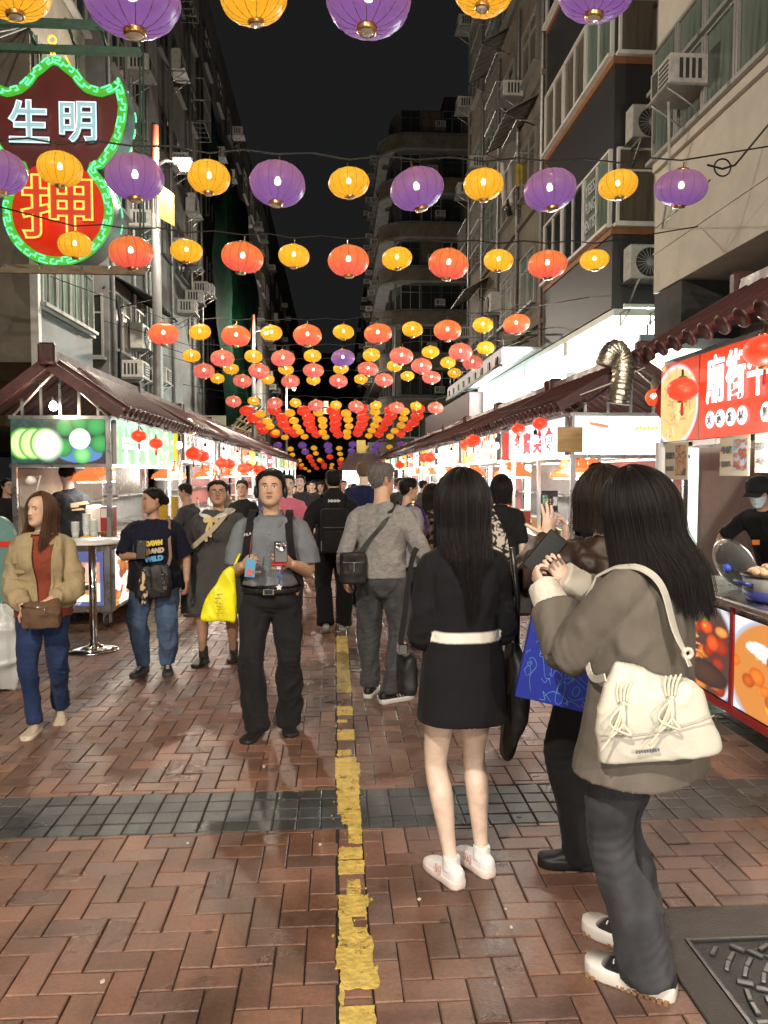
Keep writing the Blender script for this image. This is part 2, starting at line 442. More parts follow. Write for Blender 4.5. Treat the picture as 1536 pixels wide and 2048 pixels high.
for j in range(4):
 x = -5.3
 while x < 5.3:
  R = (x, BY0+j*SETT, x+SETT*1.02, BY0+(j+1)*SETT)
  k = rb.uniform(.75, 1.25); c = [.060*k, .066*k, .067*k]
  v, f = brick_geo(R, rb.uniform(-.002, .002), (rb.gauss(0, .012), rb.gauss(0, .012)), .005)
  if in_view((R[0]+R[2])/2, R[1]): from_arrays('paving_sett', v, f, BRICK, band, False, [c]*12); nsett += 1
  else:
   n = len(V_); V_ += v; F_ += [tuple(i+n for i in q) for q in f]; C_ += [c]*12
  x += SETT*1.02
if V_: from_arrays('outer_setts', V_, F_, BRICK, band, False, C_)['kind'] = 'stuff'
PAINT = mat('yellow_road_paint', (.62, .45, .11), .6, var=.35, vscale=22, bump=.8, bscale=45, rvar=.1)
def worn(m):
 N, L = m.node_tree.nodes, m.node_tree.links; g = N.new('ShaderNodeNewGeometry'); n = N.new('ShaderNodeTexNoise'); n.inputs['Scale'].default_value = 70; n.inputs['Detail'].default_value = 6; n.inputs['Roughness'].default_value = .75
 n2 = N.new('ShaderNodeTexNoise'); n2.inputs['Scale'].default_value = 9; n2.inputs['Detail'].default_value = 3; L.new(g.outputs['Position'], n.inputs['Vector']); L.new(g.outputs['Position'], n2.inputs['Vector'])
 a = N.new('ShaderNodeMath'); a.operation = 'ADD'; L.new(n.outputs['Fac'], a.inputs[0]); L.new(n2.outputs['Fac'], a.inputs[1])
 r = N.new('ShaderNodeMapRange'); r.inputs[1].default_value = .80; r.inputs[2].default_value = .90; L.new(a.outputs[0], r.inputs[0]); L.new(r.outputs[0], N['Principled BSDF'].inputs['Alpha'])
worn(PAINT)
def yy(py): return CAMH*FPX/(py-945.0)*1.0
PATCH = [(1275, 1391, 0, 1), (1419, 1437, .0, 1), (1446, 1452, 0, .6), (1467, 1488, 0, 1), (1509, 1522, 0, .75), (1524, 1568, -.12, 1.0), (1536, 1560, .5, 1.15), (1566, 1600, -.05, 1.05), (1598, 1642, -.02, 1.0), (1640, 1664, .15, 1.02),
   (1662, 1704, .42, 1.0), (1712, 1737, .03, .95), (1740, 1768, 0, 1.0), (1780, 1812, .3, .8), (1812, 1838, 0, 1.05), (1836, 1858, .0, .95), (1852, 1884, 0, .45), (1882, 1904, .05, .95), (1900, 1930, -.04, 1.1), (1926, 1968, -.1, 1.05), (1964, 2012, .02, 1.15), (2008, 2049, -.0, .14), (2049, 2120, 0, 1.0), (2130, 2260, .0, 1)]
line = empty('yellow_line', (LX0, 4, 0)); line['kind'] = 'structure'
pw = LX1-LX0
for (p0, p1, a, b) in PATCH:
 y1, y0 = yy(p0), yy(p1)
 n = max(8, int((y1-y0)/.012)); xs0, xs1 = LX0+a*pw, LX0+b*pw; off = rb.uniform(0, 50)
 poly = []
 for i in range(n+1):
  yv = y0+(y1-y0)*i/n; poly.append((xs1+.006*mnoise.noise((off, yv*24, 0))+.004*mnoise.noise((off, yv*110, 3)), yv))
 m_ = max(3, int((xs1-xs0)/.012))
 for i in range(m_+1):
  xv = xs1+(xs0-xs1)*i/m_; poly.append((xv, y1+.010*mnoise.noise((off+9, xv*40, 0))+.006*mnoise.noise((off+9, xv*130, 0))))
 for i in range(n+1):
  yv = y1+(y0-y1)*i/n; poly.append((xs0+.007*mnoise.noise((off+20, yv*34, 0))+.004*mnoise.noise((off+20, yv*110, 3)), yv))
 for i in range(1, m_):
  xv = xs0+(xs1-xs0)*i/m_; poly.append((xv, y0+.010*mnoise.noise((off+30, xv*40, 0))+.006*mnoise.noise((off+30, xv*130, 0))))
 zt = .0026+rb.uniform(0, .0012)
 MB().prism(poly, 'z', .0005, zt).build('paint_patch', PAINT, line, recalc=True)
for i in range(36):     # flakes and drips round the worn edges
 py = rb.uniform(1420, 2040); yv = yy(py); xv = LX0+rb.choice([rb.uniform(-.03, .02), rb.uniform(.2, .95)*pw, pw+rb.uniform(-.01, .02)]); r = rb.uniform(.0015, .006)
 poly = [(xv+r*rb.uniform(.5, 1.3)*cos(t), yv+r*rb.uniform(.5, 1.6)*sin(t)) for t in np.linspace(0, 2*pi, 8)[:-1]]
 MB().prism(poly, 'z', .0, .0052).build('paint_fleck', PAINT, line, recalc=True)
CONC = mat('wet_concrete', (.052, .046, .041), .55, var=.35, vscale=9, bump=.5, bscale=90, rvar=.15)
IRON = mat('cast_iron', (.028, .028, .03), .38, .6, var=.3, vscale=14, bump=.3, bscale=120)
IRONW = mat('worn_iron', (.13, .13, .13), .36, .8, var=.3, vscale=30)
cx0, cy1 = 1.235, gnd(1373, 1879).y
sur = MB(); sur.box(MHX0+.004, 5.3, cy1+.006, MHY1-.004, -.03, .002, b=.004); sur.box(MHX0+.004, cx0-.006, 1.4, cy1+.004, -.03, .001, b=.004)
s_ = sur.build('concrete_surround', CONC); tag(s_, kind='structure')
cov = empty('access_cover', (cx0+.4, cy1-.4, 0), 0, 'dark cast iron cover with radial raised bars set in concrete', 'manhole cover')
fr = MB(); fr.box(cx0-.004, cx0+.008, 1.4, cy1+.003, -.03, .003); fr.box(cx0-.004, 2.4, cy1-.009, cy1+.003, -.03, .0028); fr.build('cover_frame', IRONW, cov)
box_obj('cover_plate', cx0+.012, 2.4, 1.45, cy1-.013, -.03, -.006, IRON, cov)
ccx, ccy = cx0+.44, cy1-.40
for ring, (r, n) in enumerate(((.06, 7), (.115, 12), (.17, 18), (.225, 23), (.28, 29), (.335, 34), (.39, 40), (.445, 46), (.50, 52), (.56, 58))):
 for k in range(n):
  t = 2*pi*(k+.37*ring)/n; x, y_ = ccx+r*cos(t), ccy+r*sin(t)
  if x < cx0+.045 or y_ > cy1-.045 or y_ < 1.6: continue
  radial = (k+ring) % 3 == 0
  M = Matrix.Translation((x, y_, 0)) @ Matrix.Rotation(t+(0 if radial else pi/2), 4, 'Z')
  MB().box(-.027, .027, -.009, .009, -.008, .003, M=M, b=.003).build('raised_bar', IRONW, cov)
LIT = mat('litter_scrap', (.6, .57, .5), .7)
for i, (px, py) in enumerate([(375, 1688), (528, 1534), (1012, 1820), (1022, 1856), (252, 1283), (838, 1800), (205, 1965), (640, 1690)]):
 p = gnd(px, py); r = rb.uniform(.006, .011)
 poly = [(p.x+r*rb.uniform(.5, 1.2)*cos(t), p.y+r*rb.uniform(.5, 1.2)*sin(t)) for t in np.linspace(0, 2*pi, 7)[:-1]]
 o = MB().prism(poly, 'z', .001, .006).build('litter_scrap', LIT, recalc=True)
 tag(o, ['pale scrap lying just below the dark sett band left of the yellow line', 'white scrap lying on bricks below the grey shirted man', 'white scrap lying between the white shoes and the wide grey jeans', 'brown scrap lying below the white scrap near the grey jeans', 'crumpled scrap lying beside the chrome table base', 'tiny pale scrap lying left of the white running shoes', 'pale scrap lying on bricks at lower left of the picture', 'tiny scrap lying just left of the yellow line below the sett band'][i], 'litter', 'scraps of litter on the bricks')
# ================================================================== BUILDINGS along both sides
ORD = ['first', 'second', 'third', 'fourth', 'fifth', 'sixth', 'seventh', 'eighth', 'ninth', 'tenth', 'eleventh', 'twelfth', 'thirteenth', 'fourteenth', 'fifteenth']
def render_mat(name, c, var=.35): return mat(name, c, .85, var=var, vscale=1.6, bump=.35, bscale=30)
M_BEIGE = render_mat('beige_render', (.50, .47, .40), .15)
M_GREYW = render_mat('grey_render', (.12, .12, .118), .35)
M_LIGHT = render_mat('light_grey_render', (.25, .25, .25), .35)
M_DARK = render_mat('sooty_concrete', (.11, .108, .10), .45)
M_DARKER = render_mat('dark_concrete', (.045, .045, .045), .4)
M_BROWNW = render_mat('brown_render', (.15, .13, .098), .35)
M_BLACKC = mat('black_cladding', (.022, .022, .023), .5, var=.15, vscale=3)
M_GPANEL = mat('grey_cladding_panel', (.09, .10, .105), .5, var=.15, vscale=3)
M_TRIM = mat('rust_brown_trim', (.20, .085, .03), .6, var=.2)
M_ALU = mat('aluminium_frame', (.34, .34, .32), .45, .5, var=.15, vscale=20)
M_WHITEF = mat('white_frame', (.6, .6, .56), .5, var=.1)
M_DKFR = mat('dark_window_frame', (.06, .06, .06), .5)
M_PANE = mat('dark_window_pane', (.018, .022, .022), .12, spec=.7, rvar=.06, vscale=3)
def curtain_mat(name, c):
 m, nt, b = nodes(name); N, L = nt.nodes, nt.links
 g = N.new('ShaderNodeTexCoord'); w = N.new('ShaderNodeTexWave'); w.inputs['Scale'].default_value = 5; w.inputs['Distortion'].default_value = 5; w.inputs['Detail'].default_value = 2
 mp = N.new('ShaderNodeMapping'); mp.inputs['Scale'].default_value = (1, 1, .12)
 L.new(g.outputs['Object'], mp.inputs[0]); L.new(mp.outputs[0], w.inputs['Vector'])
 r = N.new('ShaderNodeValToRGB'); r.color_ramp.elements[0].color = (c[0]*.25, c[1]*.25, c[2]*.25, 1); r.color_ramp.elements[1].color = (*c, 1)
 L.new(w.outputs['Fac'], r.inputs[0]); L.new(r.outputs[0], b.inputs['Base Color']); setc(b, 'Roughness', .25)
 return m
M_CURT = curtain_mat('curtained_pane', (.13, .17, .14))
M_CURT2 = curtain_mat('brown_curtained_pane', (.12, .10, .075))
M_LITP = mat('lit_window_pane', (.3, .24, .15), .4, emit=.9, ec=(1, .72, .38))
M_NET = mat('green_scaffold_net', (.0015, .011, .006), .9, spec=.03, var=.5, vscale=2, bump=.5, bscale=6)
M_BAMBOO = mat('bamboo', (.30, .22, .12), .6, var=.3)
M_SOFFIT = mat('white_painted_soffit', (.70, .76, .70), .7, var=.08, vscale=1.5)
WPROTO = {}
def win_proto(w, h, fm, n=2, transom=True):
 """frame and pane meshes; window lies in the plane x=0, faces -x, centre at the origin"""
 k = (round(w, 2), round(h, 2), fm.name, n, transom)
 if k in WPROTO: return WPROTO[k]
 t, d = .045, .07
 a = MB(); a.box(-d, 0, -w/2, w/2, -h/2, -h/2+t); a.box(-d, 0, -w/2, w/2, h/2-t, h/2)
 a.box(-d, 0, -w/2, -w/2+t, -h/2+t, h/2-t); a.box(-d, 0, w/2-t, w/2, -h/2+t, h/2-t)
 for i in range(1, n):
  y = -w/2+w*i/n; a.box(-d+.01, 0, y-t*.4, y+t*.4, -h/2+t, h/2-t)
 if transom: a.box(-d+.012, 0, -w/2+t, w/2-t, h*.2-t*.4, h*.2+t*.4)
 a.box(-d-.07, 0, -w/2-.05, w/2+.05, -h/2-.06, -h/2)
 fr = bpy.data.meshes.new('window')
 def tomesh(mb, m, nm):
  me = bpy.data.meshes.new(nm); me.from_pydata(mb.v, [], mb.f); me.materials.append(m); me.update(); return me
 p = MB().box(-.03, -.002, -w/2+t, w/2-t, -h/2+t, h/2-t)
 WPROTO[k] = (tomesh(a, fm, 'window'), {})
 WPROTO[k][1]['geo'] = p
 return WPROTO[k]
def window(parent, loc, facing, w, h, fm, pm, n=2, transom=True):
 """facing: '-x', '+x' or '-y'"""
 fr, panes = win_proto(w, h, fm, n, transom)
 if pm.name not in panes:
  p = panes['geo']; me = bpy.data.meshes.new('pane'); me.from_pydata(p.v, [], p.f); me.materials.append(pm); me.update(); panes[pm.name] = me
 rz = {'-x': 0, '+x': pi, '-y': pi/2}[facing]
 o = share('window', fr, parent, loc, (0, 0, rz)); share('pane', panes[pm.name], o)
 return o
M_ACW = mat('aged_white_enamel', (.42, .41, .38), .5, var=.3, vscale=9)
M_ACD = mat('ac_slot_dark', (.02, .02, .02), .6)
def make_window_ac():
 t = empty('air_conditioner', (0, 0, 0))
 MB().box(-.55, 0, -.32, .32, -.2, .2, b=.015).build('casing', M_ACW, t)
 g = MB()
 for i in range(5): g.box(-.556, -.549, -.27, .02, -.14+i*.06, -.11+i*.06)
 for i in range(2): g.box(-.556, -.549, .07+i*.1, .15+i*.1, -.14, .15)
 for i in range(4):
  for s in (-1, 1): g.box(-.42+i*.085, -.37+i*.085, s*.3195, s*.3225, -.13, .13)
 g.build('grille', M_ACD, t)
 b = MB(); b.box(-.6, 0, -.34, .34, -.235, -.21); 
 for s in (-1, 1): b.tube([(-.55, s*.26, -.23), (0, s*.26, -.6)], .013, 5)
 b.build('bracket', GALV, t)
 return t
def make_condenser():
 t = empty('air_conditioner', (0, 0, 0))
 MB().box(-.36, -.04, -.42, .42, -.31, .31, b=.02).build('casing', M_ACW, t)
 f = MB(); f.lathe([(.25, 0), (.25, .012), (.0, .012)], 20, M=Matrix.Translation((-.362, .06, 0)) @ Matrix.Rotation(-pi/2, 4, 'Y')); f.build('fan_recess', M_ACD, t)
 g = MB()
 for k in range(20):
  a = 2*pi*k/20; g.box(.06, .245, -.004, .004, 0, .008, M=Matrix.Translation((-.376, .06, 0)) @ Matrix.Rotation(-pi/2, 4, 'Y') @ Matrix.Rotation(a, 4, 'Z'))
 g.lathe([(.07, 0), (.07, .012), (0, .012)], 12, M=Matrix.Translation((-.376, .06, 0)) @ Matrix.Rotation(-pi/2, 4, 'Y'))
 g.build('fan_guard', GREYP, t)
 b = MB()
 for s in (-.3, .3): b.box(-.5, 0, s-.02, s+.02, -.35, -.315); b.tube([(-.46, s, -.34), (0, s, -.7)], .014, 5)
 b.box(-.5, -.02, -.46, .46, -.318, -.31)
 b.build('bracket', GALV, t)
 return t
AC_W, AC_C = make_window_ac(), make_condenser()
AC_USED = set()
def ac(kind, loc, facing, label, group='air conditioners on the facades'):
 src = AC_W if kind == 'w' else AC_C
 rz = {'-x': 0, '+x': pi, '-y': pi/2}[facing]
 if kind not in AC_USED:
  AC_USED.add(kind); o = src; o.location = loc; o.rotation_euler = (0, 0, rz); o['label'] = label
 else: o = copy_tree(src, loc, rz, label)
 o['category'] = 'air conditioner'; o['group'] = group
 return o
rbd = random.Random(11)
def block(name, label, x0, x1, y0, y1, z0, z1, m, cat='building'):
 t = empty(name, ((x0+x1)/2, (y0+y1)/2, 0), 0, label, cat)
 t.location.z = z0
 MB().box(x0, x1, y0, y1, z0, z1).build('wall', m, t)
 return t
def wloc(t, x, y, z): return (x-t.location.x, y-t.location.y, z-t.location.z)
def pipes(t, x, ys, z0, z1, m=GALV, r=.05):
 for y in ys:
  MB().tube([(x, y, z0), (x, y, (z0+z1)/2), (x, y, z1)], r, 7).build('drain_pipe', m, t)
def awning(t, side, y0, y1, z, d=.9, drop=.35, m=None):
 xs = -5.0 if side < 0 else 5.0; s = -side
 a = MB(); n = max(4, int((y1-y0)/.16))
 for i in range(n):
  ya, yb = y0+(y1-y0)*i/n, y0+(y1-y0)*(i+1)/n; dz = .02*(i % 2)
  a.box(xs, xs+s*d, ya, yb, -.012+dz, .012+dz, M=Matrix.Translation((xs, 0, z)) @ Matrix.Rotation(s*math.atan2(drop, d), 4, 'Y') @ Matrix.Translation((-xs, 0, 0)))
 a.build('awning', m or GALV, t)
 b = MB()
 for y in (y0+.1, y1-.1): b.tube([(xs+s*.02, y, z-.75), (xs+s*d*.92, y, z-drop*.9-.02)], .015, 5); b.tube([(xs+s*.02, y, z-.05), (xs+s*d*.92, y, z-drop*.9-.02)], .015, 5)
 b.build('awning_bracket', BLACKM, t)
def cage(t, side, y0, y1, z0, z1, d=.55):
 xs = -5.0 if side < 0 else 5.0; s = -side
 a = MB(); x = xs+s*d
 for z in (z0, (z0+z1)/2, z1): a.tube([(xs, y0, z), (x, y0, z), (x, y1, z), (xs, y1, z)], .012, 4, smooth=False)
 n = int((y1-y0)/.13)
 for i in range(n+1): y = y0+(y1-y0)*i/n; a.box(x-.006, x+.006, y-.006, y+.006, z0, z1)
 for i in range(5): a.box(min(xs, x), max(xs, x), y0+(y1-y0)*i/4-.006, y0+(y1-y0)*i/4+.006, z0-.006, z0+.006)
 a.build('window_cage', GALV, t)
def facade(t, side, y0, y1, zs, ncol, w, h, fm, pms, acp=.4, acname='', skip=(), n=2, cagep=.15, xs=None):
 xs = xs if xs is not None else (-5.0 if side < 0 else 5.0); fc = '+x' if side < 0 else '-x'; s = -side
 k = 0
 for r, z in enumerate(zs):
  for c in range(ncol):
   if (r, c) in skip: continue
   y = y0+(y1-y0)*(c+.5)/ncol
   window(t, wloc(t, xs+s*.003, y, z), fc, w, h, fm, rbd.choice(pms), n)
   q = rbd.random()
   if q < acp:
    k += 1
    ac('w' if rbd.random() < .75 else 'c', (xs+s*.02, y+w*.5+rbd.uniform(.2, .45), z+rbd.uniform(-.9, .35)), fc,
     'air conditioner on %s beside the %s window of the %s floor' % (acname, ORD[c], ORD[r+1]))
   elif q < acp+cagep and y1-y0 > 3: cage(t, side, y-w*.55, y+w*.55, z-h*.6, z+h*.55)
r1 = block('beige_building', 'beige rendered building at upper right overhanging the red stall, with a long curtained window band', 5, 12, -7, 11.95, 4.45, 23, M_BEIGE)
fl = MB(); fl.box(4.985, 4.999, -7, 11.953, 5.05, 5.075); fl.box(4.93, 4.999, 1, 11.9, 6.28, 6.42); fl.build('string_course', M_BEIGE, r1)
y = 11.55
while y > 2:
 for (z, h) in ((6.98, 1.02), (7.83, .6)):
  window(r1, wloc(r1, 4.997, y, z), '-x', .82, h, M_ALU, M_CURT, 1, False)
 y -= .84
for k, y in enumerate((11.3, 9.0, 6.5)): window(r1, wloc(r1, 4.997, y, 10.4), '-x', 1.6, 1.4, M_ALU, M_CURT, 2)
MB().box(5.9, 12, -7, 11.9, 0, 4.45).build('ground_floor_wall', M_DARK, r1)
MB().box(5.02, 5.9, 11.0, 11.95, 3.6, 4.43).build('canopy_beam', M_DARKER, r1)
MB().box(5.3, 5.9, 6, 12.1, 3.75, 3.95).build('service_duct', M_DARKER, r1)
ac('w', (5.0, 10.55, 7.02), '-x', 'large boxy air conditioner jutting from the beige facade at upper right')
MB().tube([(4.6, 10.6, 6.75), (4.85, 11.1, 5.9), (4.97, 11.6, 5.35)], .018, 6).build('drain_hose', M_ACW, r1)
r2 = block('black_bay_building', 'black clad bay with white framed windows and rust brown trim lines on the right', 5, 9.8, 13.8, 18.3, 4.62, 22, M_BLACKC)
for z in (6.02, 9.0, 11.98): MB().box(4.96, 9.8, 13.76, 18.3, z-.09, z+.05).build('trim_band', M_TRIM, r2)
for z, pm in ((6.78, M_PANE), (9.76, M_CURT2), (12.7, M_PANE)):
 for i in range(3): window(r2, wloc(r2, 4.997, 14.55+i*1.48, z), '-x', 1.44, 1.34, M_WHITEF, pm if i else M_CURT, 2, False)
 window(r2, wloc(r2, 5.75, 13.797, z), '-y', 1.4, 1.34, M_WHITEF, M_CURT2, 2, True)
 window(r2, wloc(r2, 7.3, 13.797, z), '-y', 1.5, 1.34, M_WHITEF, M_CURT2, 1, True)
WT = mat('window_lettering', (.42, .45, .45), .5)
for i, tx in enumerate(('YEES', 'FUNG', 'DENTIST')):
 lettering('window_lettering', tx, .3, (4.925, 14.85, 7.12-i*.34), (0, -1, 0), (0, 0, 1), WT, r2, fit=(.55 if i < 2 else .85, .22), bold=.004)
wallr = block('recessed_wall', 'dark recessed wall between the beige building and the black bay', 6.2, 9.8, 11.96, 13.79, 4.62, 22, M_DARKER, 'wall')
ac('c', (5.60, 13.78, 7.75), '-y', 'upper condenser unit on the black end wall beside the beige building')
ac('c', (5.60, 13.78, 5.35), '-y', 'lower condenser unit on the black end wall beside the beige building')
fld = MB()
for i in range(4): fld.tube([(5.15+i*.55, 13.2, 4.52), (5.15+i*.55, 13.75, 4.52), (5.15+i*.55, 13.75, 4.28), (5.15+i*.55, 13.3, 4.5)], .018, 5)
fld.box(5.0, 7.2, 13.16, 13.24, 4.5, 4.56); o = fld.build('awning_rail', GALV); tag(o, 'thin grey awning rail with triangular brackets under the dark recess', 'awning rail')
arc = block('lit_arcade', 'bright white painted arcade ceiling and wall glowing under the black bay', 8.6, 8.9, 13.0, 27, 0, 4.55, M_SOFFIT, 'arcade')
MB().box(5.02, 8.6, 13.75, 27, 4.48, 4.6).build('ceiling', M_SOFFIT, arc)
MB().box(5.2, 8.6, 26.8, 27, 0, 4.47).build('end_wall', M_SOFFIT, arc)
for y in (16.6, 20.2, 23.6): MB().box(5.05, 8.6, y, y+.3, 4.2, 4.479).build('ceiling_beam', M_SOFFIT, arc)
for y in (17, 22): MB().box(7.9, 8.25, y, y+.35, 0, 4.478).build('column', M_SOFFIT, arc)
for k, (y, x) in enumerate(((14.6, 6.0), (17.6, 6.2), (20.2, 6.3), (24.0, 6.3))):
 t = empty('flood_light', (x, y, 4.18), 0, '%s black flood light under the white arcade ceiling counted from the black bay corner' % ORD[k], 'flood light', 'flood lights in the arcade')
 h = MB(); h.box(x-.16, x+.16, y-.05, y+.05, 4.06, 4.3); h.box(x-.02, x+.02, y-.02, y+.02, 4.3, 4.48); h.build('housing', BLACKM, t)
 MB().box(x-.14, x+.14, y+.051, y+.056, 4.09, 4.27).build('lens', emat('flood_lens', (.9, 1, .93), 9), t)
 l = bpy.data.lights.new('flood_lamp', 'POINT'); l.energy = P_CANOPY; l.color = (.86, 1.0, .90); l.shadow_soft_size = .15
 lo = bpy.data.objects.new('flood_lamp', l); lo.location = (x+.4, y+.5, 3.6); COL.objects.link(lo)
r3 = block('tenement_building', 'tall grimy beige tenement with pipes laundry and air conditioners right of the sky', 5, 12, 18.3, 28.6, 4.62, 25, M_BROWNW)
facade(r3, 1, 18.6, 28.4, [6.6, 9.5, 12.4, 15.3, 18.2, 21.1], 4, 1.5, 1.35, M_ALU, [M_PANE, M_CURT, M_CURT2], .55, 'the right tenement', cagep=.4)
pipes(r3, 4.93, (18.45, 20.9, 23.4, 25.9, 28.5), 4.7, 24.5)
for z in (5.35, 8.25, 11.15, 14.05): MB().box(4.9, 5.0, 18.35, 28.6, z-.12, z).build('floor_band', M_BROWNW, r3)
for (y0, y1, z) in ((19, 21.6, 10.9), (22, 24.5, 14.2), (25, 28, 8.0), (19.2, 22.0, 16.5), (23, 26, 19.5)): awning(r3, 1, y0, y1, z, .9, .5)
can = empty('metal_canopy', (4.7, 22.5, 4.6), 0, 'pale blue white metal canopy with bracket frames below the right tenement', 'canopy')
c_ = MB(); c_.box(4.05, 5.0, 18.5, 27.5, 4.62, 4.68); c_.box(4.02, 4.06, 18.5, 27.5, 4.3, 4.62); c_.build('canopy_sheet', mat('pale_canopy_sheet', (.5, .53, .58), .5, var=.2), can)
c_ = MB()
for i in range(11):
 y = 18.7+i*.86
 c_.tube([(4.1, y, 5.0), (4.95, y, 5.0)], .02, 4); c_.tube([(4.1, y, 5.0), (4.1, y, 4.66)], .02, 4); c_.tube([(4.1, y, 4.68), (4.95, y, 5.0)], .02, 4)
c_.build('bracket_frame', GALV, can)
c_ = MB()
for i in range(9): c_.box(3.99, 4.02, 18.9+i*1.0, 19.15+i*1.0, 4.28, 4.5)
c_.box(3.96, 4.05, 18.5, 27.5, 4.2, 4.27); c_.build('canopy_lamp_rail', BLACKM, can)
fas = MB(); fas.box(4.7, 5.2, 27, 40, 3.6, 4.5, b=.03); o = fas.build('shop_fascia', mat('maroon_board', (.055, .018, .02), .5, var=.3)); tag(o, 'dark maroon fascia box running along the right shops beyond the arcade', 'fascia')
gs = block('green_lit_shopfronts', 'pale green lit shop canopies and fronts at right behind the stall roofs', 5.3, 9, 29, 48, 0, 3.5, mat('pale_green_shopfront', (.33, .42, .36), .6, var=.3, vscale=1.2), 'shopfront')
for i in range(9):
 MB().box(5.22, 5.3, 29.4+i*2.1, 29.5+i*2.1, 0, 3.5).build('shopfront_frame', M_ALU, gs)
 MB().box(4.6, 5.3, 29.6+i*2.1, 31.2+i*2.1, 2.95+.2*(i % 3), 3.08+.2*(i % 3)).build('canopy', M_SOFFIT, gs)
for k, (px, py, Y) in enumerate(((966, 775, 26), (920, 860, 32), (868, 886, 38), (1000, 812, 24))):
 p = at(px, py, Y=Y); t = empty('spot_lamp', p, 0, '%s bright spot lamp along the right shop canopies counted away from the arcade' % ORD[k], 'lamp', 'spot lamps along the right canopies')
 MB().lathe([(.02, .2), (.05, .1), (.075, 0)], 10, p, capb=False).build('lamp_shade', WHITEP, t)
 MB().lathe([(.0, -.05), (.055, -.02), (.06, .02), (0, .03)], 10, p).build('bulb', BULBW, t)
 l = bpy.data.lights.new('spot_glow', 'POINT'); l.energy = 60; l.color = (.9, 1, .92); l.shadow_soft_size = .1
 lo = bpy.data.objects.new('spot_glow', l); lo.location = p-Vector((0.1, 0, .15)); COL.objects.link(lo)
CX, CY = 2.95, 50.0
r4 = empty('corner_building', (7, 56, 0), 0, 'dark corner block with rounded wrap round balconies in the middle right distance', 'building')
def rounded(x0, x1, y0, y1, r, n=8): return [(x0+r-r*cos(t), y0+r-r*sin(t)) for t in np.linspace(0, pi/2, n)]+[(x1, y0), (x1, y1), (x0, y1)]
MB().prism(rounded(CX+.9, 14, CY+.9, 68, 1.2), 'z', 0, 25.0).build('wall', M_DARK, r4, recalc=True)
for k in range(8):
 z = 2.9+k*2.78
 MB().prism(rounded(CX, 14, CY, 68, 2.0), 'z', z-.16, z).build('balcony_slab', M_LIGHT, r4, recalc=True)
 MB().prism(rounded(CX+.04, 14, CY+.04, 68, 1.96), 'z', z+.001, z+.85).build('balcony_parapet', M_BROWNW, r4, recalc=True)
 MB().prism(rounded(CX-.05, 14, CY-.05, 68, 2.05), 'z', z+.86, z+.95).build('parapet_cap', M_GREYW, r4, recalc=True)
 for i in range(6):
  x = CX+2.0+i*1.35; pm = M_PANE
  window(r4, wloc(r4, x, CY+.75, z+1.85), '-y', 1.25, 1.6, M_DKFR if (i+k) % 3 else M_ALU, rbd.choice([M_PANE, M_PANE, M_CURT2]), 2)
 for i in range(4):
  window(r4, wloc(r4, CX+.85, CY+3+i*3.6, z+1.85), '-x', 1.5, 1.5, M_DKFR, M_PANE, 2)
 for i in range(2):
  ac('w', (CX+3.3+i*3.0+.5*(k % 2), CY-.0, z+1.3), '-y', 'air conditioner on the %s balcony of the curved corner block, %s of two' % (ORD[k], ('left', 'right')[i]))
 for i in range(4): ac('w', (CX+.02, CY+3.2+i*4.0, z+.45+.3*(i % 2)), '-x', 'air conditioner on the %s floor, street side of the curved block, %s along' % (ORD[k], ORD[i]))
MB().box(CX+2.2, 13, CY+2, 66, 25.0, 25.5).build('roof_slab', M_DARKER, r4); MB().box(CX+4.5, 13, CY+3, 62, 25.5, 27).build('roof_hut', mat('rust_roof', (.07, .03, .028), .8), r4)
MB().tube([(CX+1.0, CY+.5, 3), (CX+1.0, CY+.5, 24)], .07, 7).build('drain_pipe', GALV, r4)
r5 = block('far_right_building', 'dark far building crowded with air conditioners behind the curved corner block', 3.1, 11, 69, 125, 0, 21, M_DARKER)
facade(r5, 1, 70, 95, [6, 9, 12, 15, 18], 6, 1.8, 1.5, M_DKFR, [M_PANE], .8, 'the far right building', xs=3.1, cagep=0)
l1 = block('corner_tenement', 'beige rendered tenement with patched wall and glazed bay at far left behind the neon sign', -12, -5, 13.4, 16.3, 3.5, 24, render_mat('stained_beige_render', (.17, .148, .115), .35))
MB().box(-7.2, -6.2, 13.385, 13.398, 4.3, 4.95).build('dark_patch', M_DARK, l1); MB().box(-6.4, -5.6, 13.382, 13.396, 4.8, 5.02).build('dark_patch', M_DARK, l1)
MB().box(-5.06, -4.93, 13.33, 13.46, 3.4, 8).build('corner_strip', mat('white_corner_strip', (.5, .5, .48), .6, var=.2), l1)
MB().box(-5.0, -4.96, 13.46, 16.3, 3.4, 4.4).build('cladding_panel', M_GPANEL, l1); MB().box(-5.0, -4.9, 13.46, 16.35, 4.4, 4.5).build('sill_rail', M_ALU, l1)
for k in range(4): window(l1, wloc(l1, -4.97, 13.82+k*.7, 5.27), '+x', .68, 1.5, M_ALU, M_CURT, 2)
for k in range(3):
 for j in range(2): window(l1, wloc(l1, -4.97, 14.15+j*1.4, 8.2+k*2.9), '+x', 1.3, 1.4, M_ALU, rbd.choice([M_PANE, M_CURT2]), 2)
 window(l1, wloc(l1, -6.3, 13.397, 8.4+k*2.9), '-y', 1.5, 1.3, M_ALU, M_PANE, 2)
lw = block('louvred_shed', 'slatted timber side of a low structure at the left edge beyond the stall', -9.5, -5.6, 12.9, 13.3, 2.9, 4.6, M_DARK, 'shed')
for k in range(9): MB().box(-9.4, -5.75, 12.84, 12.9, 3.0+k*.17, 3.11+k*.17).build('slat', mat('weathered_slat', (.16, .13, .1), .7, var=.3) if k == 0 else bpy.data.materials['weathered_slat'], lw)
